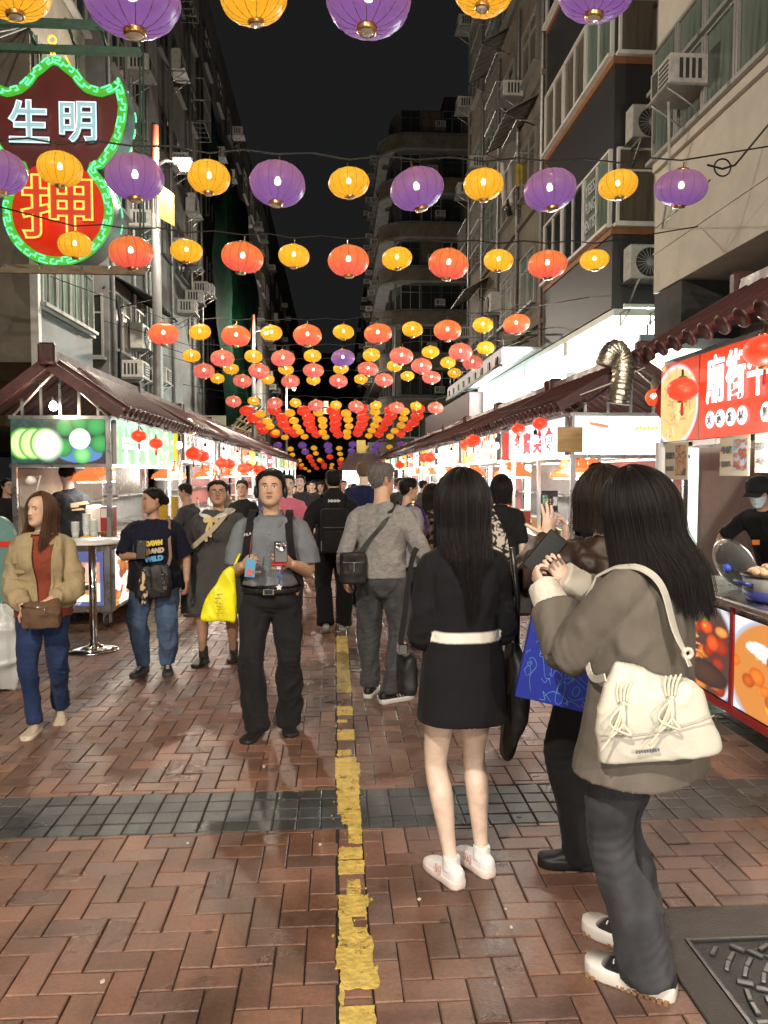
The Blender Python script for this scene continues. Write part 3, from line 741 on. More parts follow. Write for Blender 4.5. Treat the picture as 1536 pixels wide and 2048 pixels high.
yw = block('yellow_menu_shopfront', 'yellow lit menu wall of a shop at the far left edge behind the stall', -9, -5.6, 11.6, 12.0, 0, 2.9, mat('yellow_menu_wall', (.75, .50, .10), .5, emit=.25, var=.1), 'shopfront')
for r in range(5):
 for c in range(3):
  MB().box(-8.5+c*.9, -7.75+c*.9, 11.56, 11.599, .9+r*.34, 1.16+r*.34).build('menu_card', [mat('menu_card_%d' % (r*3+c), rbd.choice([(.8, .75, .6), (.75, .2, .05), (.6, .6, .55), (.1, .25, .5)]), .5)][0], yw)
l2 = block('recessed_tenement', 'narrow recessed grey tenement with a tall dark stair window on the left', -12, -5.6, 16.3, 17.6, 2.6, 24, M_BROWNW)
l3 = block('awning_tenement', 'grey tenement with sloping dark window awning and two air conditioners at left', -12, -5, 17.6, 20.9, 2.6, 24, M_GREYW)
window(l3, wloc(l3, -5.35, 17.597, 4.9), '-y', .5, 1.4, M_ALU, M_PANE, 1, True)
facade(l3, -1, 17.9, 20.8, [5.1, 8.4, 11.4, 14.4, 17.4, 20.4], 2, 1.3, 1.3, M_ALU, [M_PANE, M_CURT2], .6, 'the left awning tenement', cagep=.3)
awning(l3, -1, 17.9, 20.7, 6.1, 1.0, .55, BLACKM); awning(l3, -1, 18.2, 20.2, 9.6, .8, .4)
ac('c', (-4.98, 18.7, 3.35), '+x', 'condenser on a ledge over the left stall roofs below a window unit'); ac('w', (-4.98, 18.6, 4.05), '+x', 'cream window unit directly above the condenser over the left stall roofs')
pipes(l3, -4.93, (17.75, 19.6, 20.8), 2.7, 23)
MB().tube([(-4.9, 18.0, 3.0), (-4.85, 18.0, 5.2), (-4.9, 17.9, 5.6), (-5.1, 17.6, 5.75)], .045, 7).build('bent_pipe', BLACKM, l3)
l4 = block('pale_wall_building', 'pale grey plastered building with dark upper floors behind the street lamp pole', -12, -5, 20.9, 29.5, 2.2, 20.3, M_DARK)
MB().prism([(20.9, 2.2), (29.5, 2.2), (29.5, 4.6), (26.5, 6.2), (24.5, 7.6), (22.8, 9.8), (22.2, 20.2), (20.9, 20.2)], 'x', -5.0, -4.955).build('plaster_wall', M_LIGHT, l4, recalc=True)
facade(l4, -1, 22.4, 29.3, [8.6, 11.5, 14.4, 17.3], 3, 1.4, 1.3, M_DKFR, [M_PANE, M_CURT2], .5, 'the pale wall building', cagep=.1)
for k in range(3): ac('w', (-4.95, 25.2+k*1.3, 6.9+.6*k), '+x', 'low air conditioner on the pale wall building, %s from the pole' % ORD[k])
pipes(l4, -4.9, (21.1, 24.0, 27.3, 29.3), 2.4, 20)
MB().tube([(-4.95, 21.3, 3.3), (-4.9, 24, 3.6), (-4.88, 26.5, 3.0), (-4.9, 28.8, 3.1)], .06, 7).build('sagging_duct', GREYP, l4)
l5 = block('netted_building', 'tall dark building wrapped in green scaffold netting on the left', -12, -5, 29.5, 43, 2.2, 20.5, M_DARKER)
nv, nf, nn = [], [], 28
for i in range(nn+1):
 for j in range(nn+1):
  Y = 29.7+13.2*i/nn; z = 3.2+12.5*j/nn
  nv.append((-4.35+.35*sin(Y*1.7+z*.4)*.5+.25*mnoise.noise((Y*.6, z*.5, 0))-.5*max(0, z-11)/5, Y, z))
for i in range(nn):
 for j in range(nn): a = i*(nn+1)+j; nf.append((a, a+1, a+nn+2, a+nn+1))
o = from_arrays('scaffold_net', nv, nf, M_NET, None); tag(o, 'dark green scaffold netting sheet hung over the left building past the pole', 'netting')
sc_ = empty('bamboo_scaffold', (-4.1, 34, 2), 0, 'bamboo scaffold poles slanting under the green netting above the left stalls', 'scaffold')
for i in range(26):
 y0 = 30.2+i*.5; MB().tube([(-4.5, y0, 2.9+.02*i), (-3.2, y0+.7, 4.3+.3*sin(i))], .035, 5).build('bamboo_pole', M_BAMBOO, sc_)
for i in range(6): MB().tube([(-3.3-i*.22, 30, 4.2-i*.25), (-3.3-i*.22, 43.5, 4.3-i*.25)], .04, 5).build('bamboo_pole', M_BAMBOO, sc_)
facade(l5, -1, 30, 42.8, [6.5, 9.4, 12.3, 15.2, 18.1], 4, 1.5, 1.3, M_DKFR, [M_PANE], .5, 'the netted building', cagep=0)
l6 = block('far_left_building', 'far dark building with air conditioners beyond the netting on the left', -12, -5.1, 43, 62, 0, 20.8, M_DARK)
facade(l6, -1, 43.5, 61.5, [6, 9, 12, 15, 18], 5, 1.8, 1.4, M_ALU, [M_PANE, M_PANE, M_CURT2], .5, 'the far left building', xs=-5.1, cagep=0)
l7 = block('farthest_left_building', 'most distant dark left building where the street narrows', -12, -5.2, 62, 125, 0, 23, M_DARKER)
facade(l7, -1, 63, 90, [6, 9, 12, 15, 18], 5, 2.0, 1.5, M_DKFR, [M_PANE], .6, 'the farthest left building', xs=-5.2, cagep=0)
d1 = block('distant_tower', 'black distant tower rising at the end of the street left of centre', -17, -12.2, 200, 215, 0, 52, mat('distant_dark', (.03, .03, .03), .9)); d2 = block('distant_slab', 'lower dark slab block closing the end of the street', -12.2, 14, 205, 220, 0, 33, bpy.data.materials['distant_dark'])
for k, (px, py) in enumerate(((640, 808), (652, 808), (640, 822), (652, 822), (862, 742))):
 p = at(px, py, Y=204.9); window(d2, wloc(d2, p.x, p.y, p.z), '-y', 1.3, 1.6, M_DKFR, M_LITP, 1, False)
sb = empty('shop_sign_board', at(412, 865, Y=27.5), 0, 'cream sign board with dark characters over the left stall roofs', 'sign')
p = at(380, 905, Y=27.5); w_, h_ = 1.25, 1.3
MB().box(p.x, p.x+w_, 27.5, 27.62, p.z, p.z+h_, b=.01).build('board', mat('cream_sign_board', (.35, .31, .22), .6, var=.15), sb)
lettering('sign_lettering', '寶行', .5, (p.x+.72, 27.49, p.z+.72), (1, 0, 0), (0, 0, 1), mat('dark_sign_letter', (.05, .04, .03), .6), sb, fit=(.72, .4), bold=.006)
kb = empty('karaoke_sign', at(522, 912, Y=34), 0, 'small red square sign with a white round letter above the left stalls', 'sign')
p = at(522, 915, Y=34)
MB().box(p.x-.33, p.x+.33, 34, 34.1, p.z-.35, p.z+.35, b=.01).build('board', emat('red_sign_glow', (.75, .03, .05), .8), kb)
MB().lathe([(.24, 0), (.24, .02), (0, .02)], 20, M=Matrix.Translation((p.x, 33.995, p.z)) @ Matrix.Rotation(pi/2, 4, 'X')).build('disc', emat('white_sign_glow', (.9, .9, .9), 1.0), kb)
lettering('sign_lettering', 'K', .3, (p.x, 33.96, p.z), (1, 0, 0), (0, 0, 1), mat('red_letter', (.7, .03, .05), .5), kb, fit=(.22, .28), bold=.01)
M_POLE = mat('grey_painted_pole', (.22, .225, .225), .4, .2, var=.12, vscale=6)
def street_lamp(Y, label, energy, x=-3.42):
 sd = 1 if x < 0 else -1
 t = empty('street_lamp', (x, Y, 0), 0, label, 'street lamp', 'street lamps')
 MB().lathe([(.16, 0), (.16, .25), (.11, .3), (.095, 4), (.075, 8.2)], 14, (x, Y, 0)).build('pole', M_POLE, t)
 MB().lathe([(.082, 6.6), (.08, 8.25), (.06, 8.3)], 12, (x, Y, 0)).build('pole_sleeve', mat('rust_red_sleeve', (.12, .03, .015), .6) if 'rust_red_sleeve' not in bpy.data.materials else bpy.data.materials['rust_red_sleeve'], t)
 MB().tube([(x, Y, 7.5), (x+sd*.2, Y, 7.62), (x+sd*.45, Y, 7.62)], .035, 8).build('arm', BLACKM, t)
 MB().box(x+sd*.32, x+sd*.72, Y-.1, Y+.1, 7.56, 7.68, b=.03).build('lamp_head', BLACKM, t)
 MB().lathe([(0, -.13), (.08, -.10), (.12, -.02), (.10, .0), (0, .0)], 14, (x+sd*.55, Y, 7.555)).build('lamp_glass', emat('street_lamp_glow', (1, .78, .42), 60) if 'street_lamp_glow' not in bpy.data.materials else bpy.data.materials['street_lamp_glow'], t)
 l = bpy.data.lights.new('street_lamp_light', 'POINT'); l.energy = energy; l.color = (1, .87, .72); l.shadow_soft_size = .16
 lo = bpy.data.objects.new('street_lamp_light', l); lo.location = (x+sd*.62, Y-.25, 7.35); COL.objects.link(lo)
street_lamp(15.3, 'grey street lamp pole at left with its bright warm lamp beside a yellow lantern', P_STREET*.42)
street_lamp(33.0, 'more distant street lamp glowing between yellow lanterns past the first pole', P_STREET*.6)
street_lamp(55.0, 'farthest street lamp, a small glow low between the lantern rows', P_STREET*.5)
street_lamp(-3.0, 'street lamp standing behind the viewer on the left pavement', P_STREET)
street_lamp(-9.0, 'street lamp standing behind the viewer on the right pavement', P_STREET*.9, 3.42)  # lamp out of view, added to lift the light on the crowd
t = empty('pole_notice', (-3.3, 15.2, 6.3), 0, 'yellow plate fixed on the street lamp pole below the lamp', 'sign plate')
MB().prism([(-3.33, 7.15), (-3.05, 6.95), (-3.05, 6.35), (-3.33, 6.5)], 'y', 15.18, 15.2).build('plate', mat('yellow_plate', (.35, .28, .07), .5), t, recalc=True)
t = empty('laundry_pole', (4.3, 21, 8), 0, 'washing on a pole at the right tenement, yellow cloth and white trousers', 'laundry')
p = at(1030, 330, Y=20.5)
MB().tube([(5.0, 20.5, p.z+.05), (p.x-.5, 20.5, p.z+.05)], .015, 5).build('pole', GALV, t)
vv, ff = [], []
for i in range(9):
 for j in range(7): vv.append((p.x-.05+.42*i/8, 20.5+.05*sin(i*1.9)*(j/6+.3), p.z+.05-.62*j/6))
for i in range(8):
 for j in range(6): a = i*7+j; ff.append((a, a+1, a+8, a+7))
from_arrays('yellow_cloth', vv, ff, mat('mustard_cloth', (.40, .30, .03), .9), t)
for s in (0, .17): MB().tube([(p.x-.32+s, 20.5, p.z+.02), (p.x-.30+s, 20.52, p.z-.5), (p.x-.27+s*1.1, 20.5, p.z-1.05)], [.09, .085, .06], 8).build('trouser_leg', mat('white_laundry', (.55, .53, .5), .9) if s == 0 else bpy.data.materials['white_laundry'], t)
MB().tube([(p.x-.28, 20.56, p.z-.85), (p.x-.1, 20.56, p.z-1.3)], [.1, .08], 8).build('black_garment', BLACKP, t)
# ================================================================== STALLS
M_ROOF = mat('maroon_roof_tile', (.060, .020, .019), .42, var=.3, vscale=6, bump=.2, bscale=40, rvar=.1)
M_ROOFD = mat('dark_roof_deck', (.028, .012, .011), .7)
M_REDTRIM = mat('red_roof_trim', (.22, .035, .035), .45, var=.2)
M_WOODP = mat('plywood', (.50, .32, .14), .6, var=.25, vscale=5, stretch=(1, 1, 8))
M_REDB = mat('red_enamel', (.35, .02, .02), .35)
M_SHUT = mat('shutter_steel', (.22, .22, .23), .5, .4)
M_HEAT = mat('heat_lamp_red', (.85, .10, .03), .35, emit=.5, ec=(1, .22, .06))
M_WALLP = mat('stall_wall_panel', (.42, .40, .36), .6, var=.12)
M_WHITELIT = emat('white_lightbox', (1, 1, 1), 1.8)
def solid(c): return lambda u, v: np.tile(np.array(c, float), (len(u), 1))
class Paint:
 def __init__(s, u, v, c, asp=1.0): s.u, s.v, s.a = u*asp, v, asp; s.c = np.tile(np.array(c, float), (len(u), 1))
 def mix(s, m, c): s.c = s.c*(1-m[:, None])+np.array(c, float)[None]*m[:, None]
 def disc(s, x, y, r, c, c2=None, soft=.06, sy=1.0):
  d = np.sqrt((s.u-x)**2+((s.v-y)/sy)**2)/r
  m = np.clip((1-d)/soft, 0, 1)
  if c2 is not None:
   k = np.clip(d, 0, 1)[:, None]; cc = np.array(c)[None]*(1-k**2)+np.array(c2)[None]*k**2
   s.c = s.c*(1-m[:, None])+cc*m[:, None]
  else: s.mix(m, c)
 def rect(s, x0, y0, x1, y1, c): s.mix(((s.u >= x0) & (s.u <= x1) & (s.v >= y0) & (s.v <= y1)).astype(float), c)
 def line(s, x0, y0, x1, y1, w, c):
  dx, dy = x1-x0, y1-y0; L = dx*dx+dy*dy+1e-9
  t = np.clip(((s.u-x0)*dx+(s.v-y0)*dy)/L, 0, 1); d = np.hypot(s.u-x0-t*dx, s.v-y0-t*dy)
  s.mix(np.clip((1-d/w)/.3, 0, 1), c)
def limes(u, v):
 p = Paint(u, v, (.012, .06, .05), 2.05)
 n = vnoise(np.c_[u*30, v*14, u*0], 5); p.c *= (1+.6*n)[:, None]
 p.rect(1.0, 0, 2.05, .3, (.05, .035, .03)); p.disc(1.5, .22, .5, (.12, .28, .62), sy=.4)
 for x, y, r in ((1.18, .82, .2), (1.5, .93, .2), (1.86, .86, .23), (1.93, .45, .21), (1.14, .36, .21)): p.disc(x, y, r, (.06, .50, .12), (.01, .20, .045))
 p.disc(1.55, .2, .2, (.35, .95, .35), (.03, .42, .08)); p.disc(1.5, .56, .24, (1.5, 1.6, 1.4), soft=.1)
 for x in (.26, .48, .72): p.disc(x, .45, .32, (.12, .5, .05), sy=1.15); p.disc(x+.015, .45, .285, (.9, 1.25, .5), (.75, 1.3, .4), sy=1.15)
 p.disc(.8, .42, .36, (1.9, 2.0, 1.7), (.9, 1.2, .8), soft=.5, sy=1.1)
 return p.c
def drinks(u, v):
 p = Paint(u, v, (.25, .5, .35), 1.2); p.c *= (1+.5*vnoise(np.c_[u*3, v*9, u*0], 2))[:, None]
 for k in range(6):
  x = .12+k*.2; p.rect(x-.05, .0, x+.05, .75, (.05, .55, .12) if k % 2 == 0 else (1.2, 1.3, 1.1)); p.disc(x, .75, .05, (.05, .45, .1), sy=3)
 p.rect(.2, .38, 1.1, .62, (1.6, 1.7, 1.6)); p.line(.25, .5, 1.0, .5, .03, (.05, .5, .2))
 return p.c
def food(seed, bg, cols, n=60, asp=1.5, rmin=.05, rmax=.13, plate=None, lines=0):
 r = random.Random(seed)
 def fn(u, v):
  p = Paint(u, v, bg, asp)
  if plate: p.disc(asp*.5, .5, .62, plate, (plate[0]*.6, plate[1]*.6, plate[2]*.6), sy=.9)
  for k in range(n):
   c = r.choice(cols); k2 = r.uniform(.35, .6)
   x, y = (r.uniform(0, asp), r.uniform(0, 1)) if not plate else (asp*.5+r.gauss(0, .24), .5+r.gauss(0, .2))
   p.disc(x, y, r.uniform(rmin, rmax), c, (c[0]*k2, c[1]*k2, c[2]*k2), sy=r.uniform(.5, 1.3), soft=.12)
  for k in range(lines):
   x, y, a, l = r.uniform(0, asp), r.uniform(0, 1), r.uniform(0, 3.1), r.uniform(.05, .2)
   p.line(x, y, x+l*cos(a), y+l*sin(a), r.uniform(.008, .02), r.choice(cols))
  return p.c
 return fn
def takoyaki(u, v):
 p = Paint(u, v, (1.5, 1.45, 1.4), .8)
 for r in range(5):
  for c in range(3):
   x, y = .18+c*.24+.03*(r % 2), .1+r*.2; p.disc(x, y, .11, (.30, .11, .05), (.08, .025, .02)); p.disc(x-.02, y+.03, .05, (1.1, .9, .7), soft=.5)
 return p.c
def bubbletea(u, v):
 p = Paint(u, v, (.10, .13, .32), 1.05)
 p.rect(.04, .08, 1.0, .80, (.75, .34, .22)); p.rect(.04, .08, 1.0, .42, (1.25, 1.05, .75))
 p.rect(.33, .16, .62, .66, (1.7, 1.65, 1.55)); p.disc(.475, .66, .17, (1.8, 1.75, 1.7), sy=.25); p.disc(.475, .16, .13, (.02, .012, .01), sy=.4)
 for k in range(12): p.disc(.37+.02*(k*7 % 11), .2+.03*(k % 5), .012, (.03, .02, .015))
 p.disc(.17, .42, .13, (1.5, 1.4, 1.35), (1.1, .8, .7), sy=1.3); p.disc(.86, .30, .10, (.6, .3, .12)); p.disc(.86, .34, .085, (.015, .012, .012), sy=.6)
 p.rect(.80, .45, .90, .7, (.9, .55, .4)); p.disc(.85, .72, .04, (.9, .6, .5), sy=2)
 for k in range(3): p.line(.62+k*.05, .03, .65+k*.05, .06, .012, (.8, .8, .9))
 return p.c
def hotpot(u, v):
 p = Paint(u, v, (.03, .04, .06), .95)
 r = random.Random(4)
 p.disc(.3, .5, .8, (.75, .75, .8), sy=1.0); p.disc(.28, .48, .74, (.10, .05, .04))
 for k in range(70):
  x, y = r.uniform(-.1, .85), r.uniform(-.02, .75); c = r.choice([(1.1, .14, .03), (.9, .3, .05), (1.3, .45, .1), (.5, .05, .02)])
  if (x-.28)**2+(y-.48)**2 < .42: p.disc(x, y, r.uniform(.04, .12), c, (c[0]*.3, c[1]*.2, c[2]*.2), sy=r.uniform(.5, 1.2), soft=.15)
 for k in range(34): x, y = .25+r.gauss(0, .14), .72+r.gauss(0, .09); p.disc(x, y, r.uniform(.02, .05), r.choice([(.15, .75, .06), (.3, 1.1, .12), (.07, .4, .03)]), soft=.3, sy=.7)
 for k in range(5):
  for j in range(3): p.disc(.22+.1*j+.02*k, .5-.08*k, .045, (.28, .03, .015), sy=.8); 
 for k in range(6): p.line(.2+.02*k, .54-.08*k, .52+.02*k, .58-.08*k, .012, (1.3, .4, .12))
 p.disc(.62, .2, .3, (.10, .045, .03), (.03, .02, .02), sy=.5)
 return p.c
def friedfood(u, v):
 p = Paint(u, v, (1.2, 1.15, 1.1), 1.0); r = random.Random(9)
 p.disc(.55, .45, .66, (.55, .58, .7), sy=1.0); p.disc(.55, .45, .61, (.75, .28, .06))
 for k in range(5): p.disc(.3+.08*k, .72-.03*k, .16, (1.5, 1.45, 1.35), (.9, .8, .65), sy=.45); p.line(.28+.1*k, .64, .42+.1*k, .72, .03, (1.0, .5, .15))
 for k in range(40):
  x, y = .55+r.gauss(0, .22), .28+r.gauss(0, .14); c = r.choice([(1.2, .28, .03), (1.3, .55, .08), (.8, .15, .02), (1.4, .8, .1)]); p.disc(x, y, r.uniform(.04, .1), c, (c[0]*.4, c[1]*.3, c[2]*.3), soft=.15)
 for k in range(5):
  for j in range(5): p.disc(.55+.09*k+.04*j, .5-.1*j+.05*k, .045, (.45, .07, .02), (1.5, .9, .15), sy=1.2)
 return p.c
def noodles(u, v):
 p = Paint(u, v, (.75, .06, .02), .75); r = random.Random(5)
 p.rect(0, 0, .2, 1, (.42, .03, .015))
 for k in range(14): p.disc(r.uniform(.0, .2), r.uniform(0, 1), .05, r.choice([(.8, .3, .05), (.6, .05, .02), (.9, .5, .1)]), soft=.4)
 p.disc(.3, .45, .46, (.75, .82, .9), sy=1.15); p.mix(((p.u < .2)).astype(float)*0, (0, 0, 0)); p.disc(.3, .45, .42, (.85, .6, .2), sy=1.15)
 for k in range(80):
  x, y, a = r.uniform(.1, .6), r.uniform(.05, .85), r.uniform(0, 3.1)
  if ((x-.3)/.42)**2+((y-.45)/.48)**2 < .8: p.line(x, y, x+.1*cos(a), y+.1*sin(a), .014, r.choice([(1.1, .85, .4), (.9, .6, .2), (.6, .3, .1), (.9, .4, .25), (.5, .55, .08)]))
 p.rect(0, 0, .18, 1, (.40, .035, .015)) if False else None
 return p.c
def banner(bg, ink, seed, vertical=False):
 r = random.Random(seed)
 def fn(u, v):
  p = Paint(u, v, bg, 1.6)
  n = 4
  for k in range(n):
   x = .2+k*1.25/n
   for j in range(6): 
    a = r.choice([0, 0, pi/2, pi/2, .8]); l = r.uniform(.08, .2); xx, yy_ = x+r.uniform(0, .12), r.uniform(.25, .75); p.line(xx, yy_, xx+l*cos(a)*.8, yy_+l*sin(a), .02, ink)
  return p.c
 return fn
def purple_white(u, v):
 p = Paint(u, v, (1.7, 1.7, 1.75), 1.9)
 m = np.clip((u-.55)*1.8, 0, 1)*np.clip(v*1.3, 0, 1); p.mix(m*.85, (.30, .22, .95))
 for k in range(7): a = .5+k*.16; p.line(1.9, 1.0, 1.9-1.1*cos(a), 1-1.1*sin(a), .02, (1.2, 1.2, 1.7))
 return p.c
TILE_ME = {}
def tile_mesh(L):
 k = round(L, 2)
 if k in TILE_ME: return TILE_ME[k]
 a = MB(); n = 6; r = .055
 v = [];
 for x in (0, L):
  for i in range(n+1): t = pi*i/n; v.append((x, r*cos(t), r*sin(t)*.9))
 f = [(i, i+1, n+2+i, n+1+i) for i in range(n)]
 a.add(v, f, 0, True)
 a.lathe([(.062, 0), (.062, .02), (.05, .026), (.044, .018), (0, .018)], 12, M=Matrix.Translation((0, 0, .0)) @ Matrix.Rotation(-pi/2, 4, 'Y'))
 me = bpy.data.meshes.new('roof_tile'); me.from_pydata(a.v, [], a.f); me.polygons.foreach_set('use_smooth', a.sm); me.materials.append(M_ROOF); me.update()
 TILE_ME[k] = me; return me
def slope(t, x0, z0, x1, z1, y0, y1, tiles=True, step=.21):
 """one roof slope from eave (x0,z0) to ridge (x1,z1)"""
 L = math.hypot(x1-x0, z1-z0); ang = atan2(z1-z0, x1-x0)
 nx, nz = -(z1-z0)/L, (x1-x0)/L
 if nz < 0: nx, nz = -nx, -nz
 th = .03
 MB().prism([(x0, z0), (x1, z1), (x1+nx*th, z1+nz*th), (x0+nx*th, z0+nz*th)], 'y', y0, y1).build('roof_deck', M_ROOFD, t, recalc=True)
 if tiles:
  n = max(2, int(round((y1-y0)/step)))
  for i in range(n):
   y = y0+(y1-y0)*(i+.5)/n
   o = share('roof_tile', tile_mesh(L), t)
   fl = x1 < x0
   R = Matrix.Rotation(-ang if not fl else -(pi-ang), 4, 'Y')
   M = Matrix.Translation((x0+nx*th, y, z0+nz*th))
   if fl: M = M @ Matrix.Rotation(pi, 4, 'Z')
   M = M @ R
   o.matrix_parent_inverse = t.matrix_basis.inverted(); o.matrix_basis = M
 else:
  a = MB(); n = int((y1-y0)/.25)
  for i in range(n):
   y = y0+(y1-y0)*(i+.5)/n; a.tube([(x0+nx*th, y, z0+nz*th), (x1+nx*th, y, z1+nz*th)], .05, 5)
  a.build('roof_tiling', M_ROOF, t)['kind'] = 'stuff'
def bulb_light(p, e, col=(1, .86, .66), r=.05):
 l = bpy.data.lights.new('bulb_light', 'POINT'); l.energy = e; l.color = col; l.shadow_soft_size = r
 lo = bpy.data.objects.new('bulb_light', l); lo.location = p; COL.objects.link(lo)
def hanging_bulb(p, label, drop=.12, m=None):
 t = empty('hanging_bulb', p, 0, label, 'light bulb', 'bare bulbs hung along the stalls')
 a = MB(); a.tube([(p[0], p[1], p[2]+drop), (p[0], p[1], p[2]+.05)], .006, 4); a.lathe([(.02, .03), (.024, .09), (.01, .1)], 8, p); a.build('socket', BLACKP, t)
 MB().lathe([(0, -.055), (.03, -.045), (.042, -.01), (.03, .025), (.018, .04)], 12, p).build('bulb', m or BULB, t)
 return t
FOODS = [food(1, (1.3, 1.2, 1.1), [(.9, .35, .08), (.7, .2, .05), (1.2, .8, .3), (.5, .1, .05)], 50), food(2, (.9, .1, .05), [(1.2, .9, .2), (1.3, .6, .1), (1.4, 1.2, .8)], 40), food(3, (1.4, 1.4, 1.4), [(.8, .1, .1), (1.1, .5, .4), (.4, .2, .15)], 45, lines=20),
   banner((1.4, .75, .06), (.7, .08, .03), 3), banner((1.5, 1.5, 1.5), (.75, .05, .05), 4), food(6, (.15, .5, .25), [(.2, .9, .3), (.9, 1.1, .5), (1.2, 1.2, .8)], 40), banner((.9, .06, .04), (1.6, 1.5, 1.3), 8), food(8, (1.5, 1.45, 1.3), [(1.2, .7, .2), (1.0, .4, .1)], 40, lines=40)]
M_BACK = [mat('stall_back_warm', (.30, .22, .13), .5, var=.3, vscale=5), mat('stall_back_pale', (.26, .26, .25), .5, var=.3, vscale=5), mat('stall_back_red', (.42, .08, .05), .5, var=.3, vscale=5)]
def castor(t, x, y):
 a = MB(); a.lathe([(.05, -.02), (.062, -.012), (.062, .012), (.05, .02)], 14, M=Matrix.Translation((x, y, .064)) @ Matrix.Rotation(pi/2, 4, 'Y')); a.build('castor_wheel', RUBBER, t)
 b = MB(); b.box(x-.035, x-.024, y-.03, y+.05, .05, .15); b.box(x+.024, x+.035, y-.03, y+.05, .05, .15); b.box(x-.04, x+.04, y-.05, y+.06, .15, .165); b.build('castor_fork', STEEL, t)
def stall(s, y0, y1, label, detail=2, street=None, gable=None, base=None, gbase=None, wood=False, rng=None, xf=None, counter=.89, fz=(1.84, 2.24), dp=1.28):
 """a market cart: s=-1 left row, +1 right row; xf = street face"""
 xf = xf or (2.33 if s < 0 else 2.47); xb = xf+dp; xr = (xf+xb)/2+.04
 X = lambda v: s*v
 t = empty('market_stall', (X((xf+xb)/2), (y0+y1)/2, 0), 0, label, 'market stall', 'market stalls lining the street')
 r = rng or random.Random(int(y0*10)+(5 if s > 0 else 0))
 pw_ = .05
 for (x, y) in ((xf+.03, y0+.03), (xf+.03, y1-.03), (xb-.03, y0+.03), (xb-.03, y1-.03)):
  MB().box(X(x)-pw_/2, X(x)+pw_/2, y-pw_/2, y+pw_/2, counter-.02, fz[1]+.02, b=.004).build('post', STEEL, t)
 if detail > 1 and y1-y0 > 2.4: MB().box(X(xf+.03)-.02, X(xf+.03)+.02, (y0+y1)/2-.02, (y0+y1)/2+.02, counter, fz[0]).build('post', STEEL, t)
 MB().box(X(xf+.03), X(xb), y0+.03, y1-.03, .17, counter-.04, b=.01).build('cabinet', STEEL, t)
 MB().box(X(xf-.05), X(xb+.03), y0-.02, y1+.02, counter-.039, counter, b=.008).build('counter_top', STEEL, t)
 if detail > 0:
  for (x, y) in ((xf+.1, y0+.12), (xf+.1, y1-.12), (xb-.1, y0+.12)): castor(t, X(x), y)
 a = MB()
 for z in (fz[0]-.04, fz[1]+.002):
  a.box(X(xf-.01), X(xf+.05), y0, y1, z, z+.038); a.box(X(xb-.05), X(xb+.01), y0, y1, z, z+.038); a.box(X(xf+.052), X(xb-.052), y0-.002, y0+.04, z+.001, z+.037); a.box(X(xf+.052), X(xb-.052), y1-.04, y1, z+.001, z+.037)
 a.build('fascia_frame', STEEL, t)
 ux = (0, 1, 0) if s < 0 else (0, -1, 0); up = (0, 0, 1)
 yo = (y0+.09) if s < 0 else (y1-.02); Lg = y1-y0-.11
 q = (.35, .5, 1)[detail]
 if street:
  tot = sum(w for w, _ in street); yc = yo
  for w, fn in street:
   wl = Lg*w/tot-.015
   picture('lit_panel', (X(xf-.035), yc, fz[0]), ux, up, wl, fz[1]-fz[0], fn, PRINTE, t, int(80*q), int(44*q), .05)
   yc += (wl+.015)*(1 if s < 0 else -1)
 if gable:
  gx0 = X(xb)+.02 if s < 0 else X(xf)+.03
  picture('lit_panel', (gx0, y0-.022, fz[0]), (1, 0, 0), up, xb-xf-.07, fz[1]-fz[0], gable, PRINTE, t, int(110*q), int(54*q), .05)
 if base:
  n = len(base); w = (y1-y0-.14)/n
  for k, fn in enumerate(base):
   yb = (y0+.07+k*w+.015) if s < 0 else (y1-.07-k*w-.015)
   picture('lit_base_panel', (X(xf-.0), yb, .23), ux, up, w-.03, counter-.32, fn, PRINTE, t, int(64*q), int(60*q), .03)
 if gbase: picture('lit_base_panel', (X(xb)+.1 if s < 0 else X(xf)+.1, y0+.0, .25), (1, 0, 0), up, xb-xf-.2, counter-.36, gbase, PRINTE, t, 80, 70, .03)
 ze, zr = fz[1]+.06, fz[1]+.56; xe0, xe1 = xf-.17, xb+.17
 slope(t, X(xe0), ze, X(xr), zr, y0-.14, y1+.14, detail > 0)
 slope(t, X(xe1), ze, X(xr), zr, y0-.14, y1+.14, False)
 a = MB(); a.prism([(X(xr)-.07, zr+.02), (X(xr)+.07, zr+.02), (X(xr)+.055, zr+.12), (X(xr)-.055, zr+.12)], 'y', y0-.18, y1+.18); a.build('ridge_cap', M_ROOF, t, recalc=True)
 for y in ((y0-.2, y1+.2) if detail > 0 else (y0-.2,)):
  a = MB(); a.box(X(xr)-.085, X(xr)+.085, y-.05, y+.05, zr-.02, zr+.19, b=.02); a.build('ridge_finial', M_ROOF, t)
 for y in (y0-.15, y1+.15):
  for xe in (xe0, xe1):
   dx, dz = X(xr)-X(xe), zr-ze; L = math.hypot(dx, dz)
   M = Matrix.Translation((X(xe), y, ze)) @ Matrix.Rotation(-atan2(dz, dx), 4, 'Y')
   MB().box(0, L, -.02, .02, -.03, .075, M=M).build('barge_board', M_ROOF, t)
 MB().box(X(xe0)-.012, X(xe0)+.012, y0-.16, y1+.16, ze+.025, ze+.05).build('eave_trim', M_REDTRIM, t)
 if detail > 0:
  a = MB(); y = y0+.02; zb = fz[1]+.042
  a.tube([(X(xf+.03), y, zb), (X(xr), y, zr-.06), (X(xb-.03), y, zb)], .016, 6, smooth=False)
  for k in range(5):
   x = xf+.03+(xb-xf-.06)*(k+.5)/5; h = zb+(zr-.06-zb)*(1-abs(x-xr)/(xr-xf)); a.box(X(x)-.013, X(x)+.013, y-.013, y+.013, zb, h)
  a.build('gable_truss', STEEL, t)
